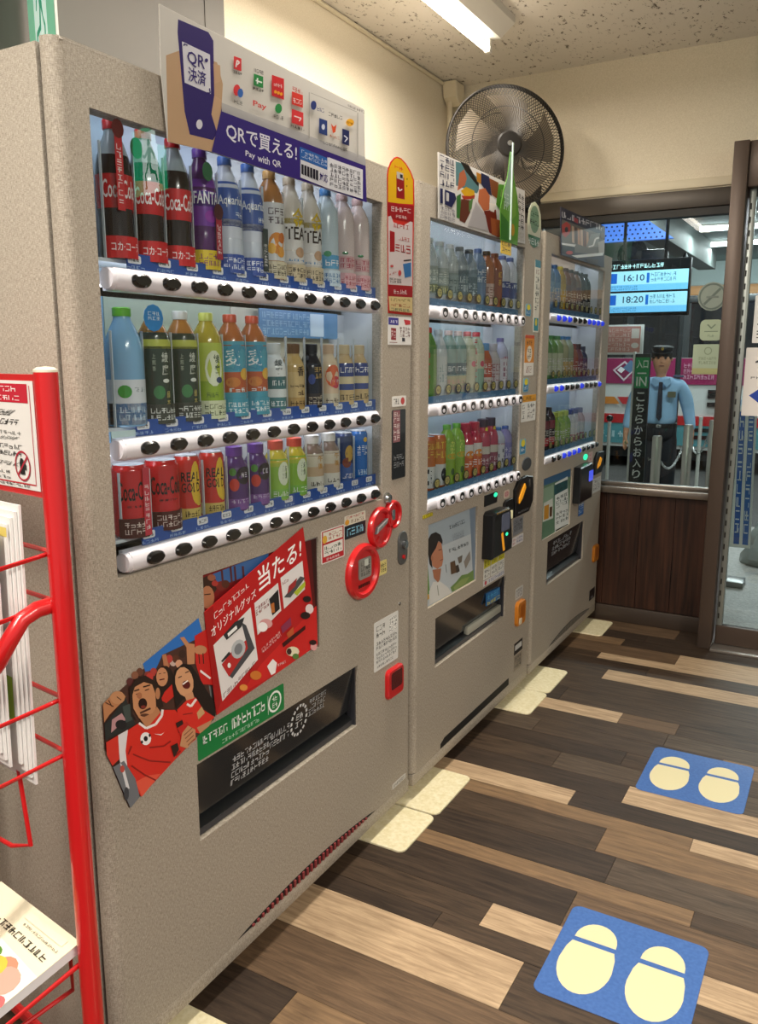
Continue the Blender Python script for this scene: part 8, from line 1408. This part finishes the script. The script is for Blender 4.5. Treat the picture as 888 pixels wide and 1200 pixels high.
mb = MB(); fr = facing(10.985); mb.poly(fr, [(-2.1, .70), (-1.78, .70), (-1.86, .80), (-2.1, .80)], '#c87a24'); mb.poly(fr, [(-1.74, .70), (-1.35, .70), (-1.42, .80), (-1.82, .80)], '#b8242a'); mb.poly(fr, [(-1.90, 1.17), (-1.74, 1.02), (-1.60, 1.17), (-1.74, 1.30)], '#d8c8d0'); mb.poly(fr, [(-1.87, 1.17), (-1.74, 1.05), (-1.63, 1.17), (-1.74, 1.27)], '#7a1a48'); mb.poly(fr, [(-1.76, 1.20), (-1.66, 1.13), (-1.56, 1.24), (-1.66, 1.31)], '#5a7a9c'); mb.poly(fr, [(-1.84, 1.17), (-1.78, 1.13), (-1.73, 1.18), (-1.79, 1.22)], '#e8e8ec'); mb.marks(fr, ((-.95, 1.05), (-.55, 1.05), (-.55, 1.28), (-.95, 1.28)), '#d8a8bc', 3, 9); mb.marks(fr, ((-2.05, .22), (-1.7, .22), (-1.7, .34), (-2.05, .34)), '#b8d4d8', 1, 4)
obj('livery', mb, PRG, bus, smooth=0)
for x in (-5.4, 1.2): obj('wheel', MB().lathe([(0, 0), (.46, 0), (.48, .05), (.48, .24), (.46, .28), (0, .28)], 24, (x, 11.02, .28), (0, 1, 0)), BLK, bus)
# ------------------------------------------------------------------ things seen through the door
bn = thing('banner_flag', (.55, 4.45, -.02), 'tall white banner with blue stripes standing outside the glass door', 'banner')
mb = MB(); fr = frame((.50, 4.42, 0), (1, 0, 0), (-.03, 0, 1)); mb.prism([(.0, .22), (.125, .22), (.125, 1.05), (.0, 1.05)], fr, .003, 0, col=lin('#d2d6d8')); f2 = lambda u, v, n=0.: fr(u, v, .0031+n)
for k, c in ((0, '#2c5aa8'), (1, '#3a68b0')): mb.poly(f2, [(.03+.05*k, .24), (.062+.05*k, .24), (.062+.05*k, 1.04), (.03+.05*k, 1.04)], c); mb.marks(f2, ((.032+.05*k, .3), (.06+.05*k, .3), (.06+.05*k, 1.02), (.032+.05*k, 1.02)), '#cfd8e4', 9, 1)
obj('cloth', mb, PRN, bn, smooth=0); obj('pole', MB().tube([(.495, 4.43, .0), (.468, 4.43, 1.15)], .007, 8), mat('post_white', '#c6c8c4', .4), bn); obj('base', MB().box(.43, .60, 4.36, 4.52, -.02, .015, .006), mat('steel', '#9a9a98', .3, .9), bn)
def bag(x, y, sx, sy, h, lab):
    mb = MB(); n, m = 14, 7; vs = []
    rnd = [[random.uniform(.86, 1.14) for _ in range(n)] for _ in range(m+1)]
    for j in range(m+1):
        f = j/m; rr = math.cos(f*PI/2*.96)**.55
        for i in range(n): a = 2*PI*i/n; vs.append((x+sx*rr*rnd[j][i]*math.cos(a), y+sy*rr*rnd[j][i]*math.sin(a), -.02+h*f*(.94+.06*rnd[j][i])))
    mb.add(vs, [(j*n+i, j*n+(i+1) % n, (j+1)*n+(i+1) % n, (j+1)*n+i) for j in range(m) for i in range(n)]+[tuple(range(m*n, m*n+n)), tuple(range(n))[::-1]])
    obj('plastic_bag', mb, mat('bag_grey', '#8d9490', .3, coat=.3), smooth=30, label=lab, cat='bag', group='grey bags outside the door')
bag(.70, 5.15, .20, .2, .32, 'large crumpled grey plastic bag outside the door, front one'); bag(1.20, 5.5, .24, .2, .40, 'crumpled grey plastic bag outside the door, rear one')
# ------------------------------------------------------------------ security guard
def skin_mesh(name, verts, edges, radii, m, parent, root=0, lv=1):
    me = bpy.data.meshes.new(name); me.from_pydata([tuple(v) for v in verts], edges, []); o = bpy.data.objects.new(name, me); COL.objects.link(o)
    md = o.modifiers.new('skin', 'SKIN'); md.use_smooth_shade = True; md.branch_smoothing = .6
    for i, r in enumerate(radii): d = me.skin_vertices[0].data[i]; d.radius = (r, r) if not isinstance(r, tuple) else r; d.use_root = (i == root)
    sb = o.modifiers.new('sub', 'SUBSURF'); sb.levels = lv; sb.render_levels = lv
    dg = bpy.context.evaluated_depsgraph_get(); nm = bpy.data.meshes.new_from_object(o.evaluated_get(dg)); bpy.data.objects.remove(o)
    r_ = bpy.data.objects.new(name, nm); COL.objects.link(r_); nm.materials.clear(); nm.materials.append(m); nm.polygons.foreach_set('use_smooth', [True]*len(nm.polygons))
    r_.parent = parent
    return r_
def guard():
    g = thing('person', (-.46, 7.0, -.20), 'person in light blue uniform shirt, dark tie, cap and navy trousers standing outside the window', 'person')
    g.rotation_euler = (0, 0, math.radians(11))
    SK = mat('skin', '#c08a68', .5); SH = mat('shirt_blue', '#8fb6d6', .7); TR = mat('trousers_navy', '#15171f', .7); HR = mat('hair_black', '#17130f', .6)
    # body: one continuous figure, local x = viewer's right, y = away, z up (height 1.66)
    v = []; r = []; e = []
    def P(p, rad, par=None):
        v.append(p); r.append(rad)
        if par is not None: e.append((par, len(v)-1))
        return len(v)-1
    pel = P((0, 0, .90), .08); ab = P((0, 0, 1.05), .085, pel); ch = P((0, 0, 1.22), .11, ab); nk0 = P((0, 0, 1.36), .07, ch); nk = P((-.005, -.005, 1.40), .040, nk0)
    jaw = P((-.006, -.022, 1.452), .070, nk); hd = P((-.006, -.012, 1.53), .094, jaw); hd2 = P((-.006, -.005, 1.60), .078, hd)
    for s in (-1, 1):
        hp = P((s*.085, 0, .84), .075, pel); kn = P((s*.095, -.015, .47), .062, hp); an = P((s*.10, .02, .09), .042, kn); ft = P((s*.115, -.10, .045), .04, an)
        sh = P((s*.165, 0, 1.325), .062, ch); el = P((s*.255, .03, 1.07), .046, sh); wr = P((s*.285, -.03, .865), .030, el); hn = P((s*.290, -.045, .805), (.034, .020), wr)
        for k in range(4):
            dx = (k-1.5)*.016; L = (.062, .072, .068, .055)[k]
            a = P((s*.290+dx*.4, -.050+dx, .775), .009, hn); b = P((s*.288+dx*.4, -.055+dx, .775-L*.55), .0085, a); P((s*.282+dx*.4, -.048+dx, .775-L), .0075, b)
        th = P((s*.272, -.075, .80), .010, hn); P((s*.262, -.088, .765), .008, th)
    skin_mesh('body', v, e, r, SK, g, 0, 1)
    # uniform shirt
    v, r, e = [], [], []
    a = P((0, 0, .90), (.165, .15)); b = P((0, 0, 1.04), (.165, .145), a); c = P((0, 0, 1.20), (.185, .155), b); c2 = P((0, 0, 1.29), (.17, .12), c); d = P((0, 0, 1.385), .070, c2)
    for s in (-1, 1):
        s1 = P((s*.165, 0, 1.300), .088, c2); s2 = P((s*.218, .015, 1.20), .068, s1); s3 = P((s*.252, .03, 1.07), .058, s2); s4 = P((s*.284, -.025, .885), .046, s3)
    skin_mesh('shirt', v, e, r, SH, g, 0, 2)
    def pt(name, mb, m, sm=35):
        o = obj(name, mb, m, None, smooth=sm); o.parent = g; return o
    tr = MB().lathe([(.118, .80), (.150, .84), (.153, .90), (.148, .95), (.10, .955)], 24, (0, 0, 0))
    for s in (-1, 1): tr.tube([(s*.060, 0, .93), (s*.074, 0, .80), (s*.088, -.008, .62), (s*.096, -.012, .47), (s*.100, .004, .28), (s*.104, .012, .09)], [.088, .094, .084, .072, .066, .064], 18)
    pt('trousers', tr, TR, 60)
    pt('belt', MB().lathe([(.120, 0), (.156, .0), (.158, .034), (.120, .034)], 24, (0, 0, .925)), mat('belt_black', '#0d0d0f', .4))
    pt('belt_buckle', MB().box(-.022, .022, -.164, -.150, .926, .956, .003), CHR)
    pt('tie', MB().prism([(-.016, 1.335), (.018, 1.335), (.026, 1.02), (.004, .985), (-.022, 1.02)], lambda u, w_, n=0.: V((u-.004, -.150-.018*math.sin((1.335-w_)/.35*PI)-n, w_)), .008, -.01), mat('tie_navy', '#14182a', .6))
    for s in (-1, 1): pt('collar', MB().prism([(s*.008, 1.345), (s*.075, 1.372), (s*.085, 1.325), (s*.045, 1.29)], lambda u, w_, n=0.: V((u, -.105-n-(.06-abs(u)*.6), w_)), .006, -.01), SH)
    pt('chest_badge', MB().prism(rrect(.070, .052, .006, 2, .095, 1.225), lambda u, w_, n=0.: V((u, -.150-n, w_)), .006, -.02), mat('badge_olive', '#5c5a44', .6))
    for s in (-1, 1): pt('epaulette', MB().box(min(s*.10, s*.19), max(s*.10, s*.19), -.03, .03, 1.375, 1.392, .004), mat('epaulette_navy', '#2a3a5a', .6))
    cp = pt('cap', MB().lathe([(.084, 0), (.088, .015), (.097, .04), (.092, .055), (.05, .066), (0, .067)], 24, (-.006, -.004, 1.592)), mat('cap_black', '#0f1014', .5))
    pt('cap_visor', MB().prism([(-.085, 0), (-.07, .045), (-.03, .072), (.03, .072), (.07, .045), (.085, 0)], lambda u, w_, n=0.: V((u-.006, -.070-w_*.7, 1.598-w_*.25+n)), .006, 0), mat('cap_black', '#0f1014', .5))
    pt('cap_emblem', MB().prism(ellipse(.012, .014, 10, -.006, 1.628), lambda u, w_, n=0.: V((u, -.094-n, w_)), .006, 0), mat('emblem_gold', '#b89a4a', .3, .8))
    pt('hair', MB().lathe([(.086, 0), (.092, .03), (.090, .06)], 20, (-.006, .006, 1.54)), HR)
    for s in (-1, 1):
        pt('ear', MB().lathe([(0, 0), (.016, .004), (.018, .012), (0, .016)], 10, (-.006+s*.078, .0, 1.535), (s, 0, 0)), SK)
        pt('eye', MB().lathe([(0, 0), (.011, .001), (0, .004)], 10, (-.006+s*.030, -.086, 1.548), (0, -1, 0)), mat('eye_dark', '#1a1412', .3)); pt('eyebrow', MB().box(-.006+s*.030-.017, -.006+s*.030+.017, -.091, -.080, 1.562, 1.568, .001), HR)
        pt('shoe', MB().prism([(-.045, .10), (-.048, -.08), (-.03, -.16), (.03, -.16), (.048, -.08), (.045, .10)], lambda u, w_, n=0.: V((s*.11+u, w_, n)), .075, 0, .02), mat('shoe_black', '#0c0c0d', .3))
    pt('nose', MB().prism([(-.018, 1.505), (.006, 1.505), (.0, 1.55), (-.012, 1.55)], lambda u, w_, n=0.: V((u, -.080-n, w_)), .024, 0, .006), SK)
    pt('mouth', MB().prism(ellipse(.024, .005, 12, -.006, 1.478), lambda u, w_, n=0.: V((u, -.083-n, w_)), .006, 0), mat('lip', '#7a4438', .5))
guard()
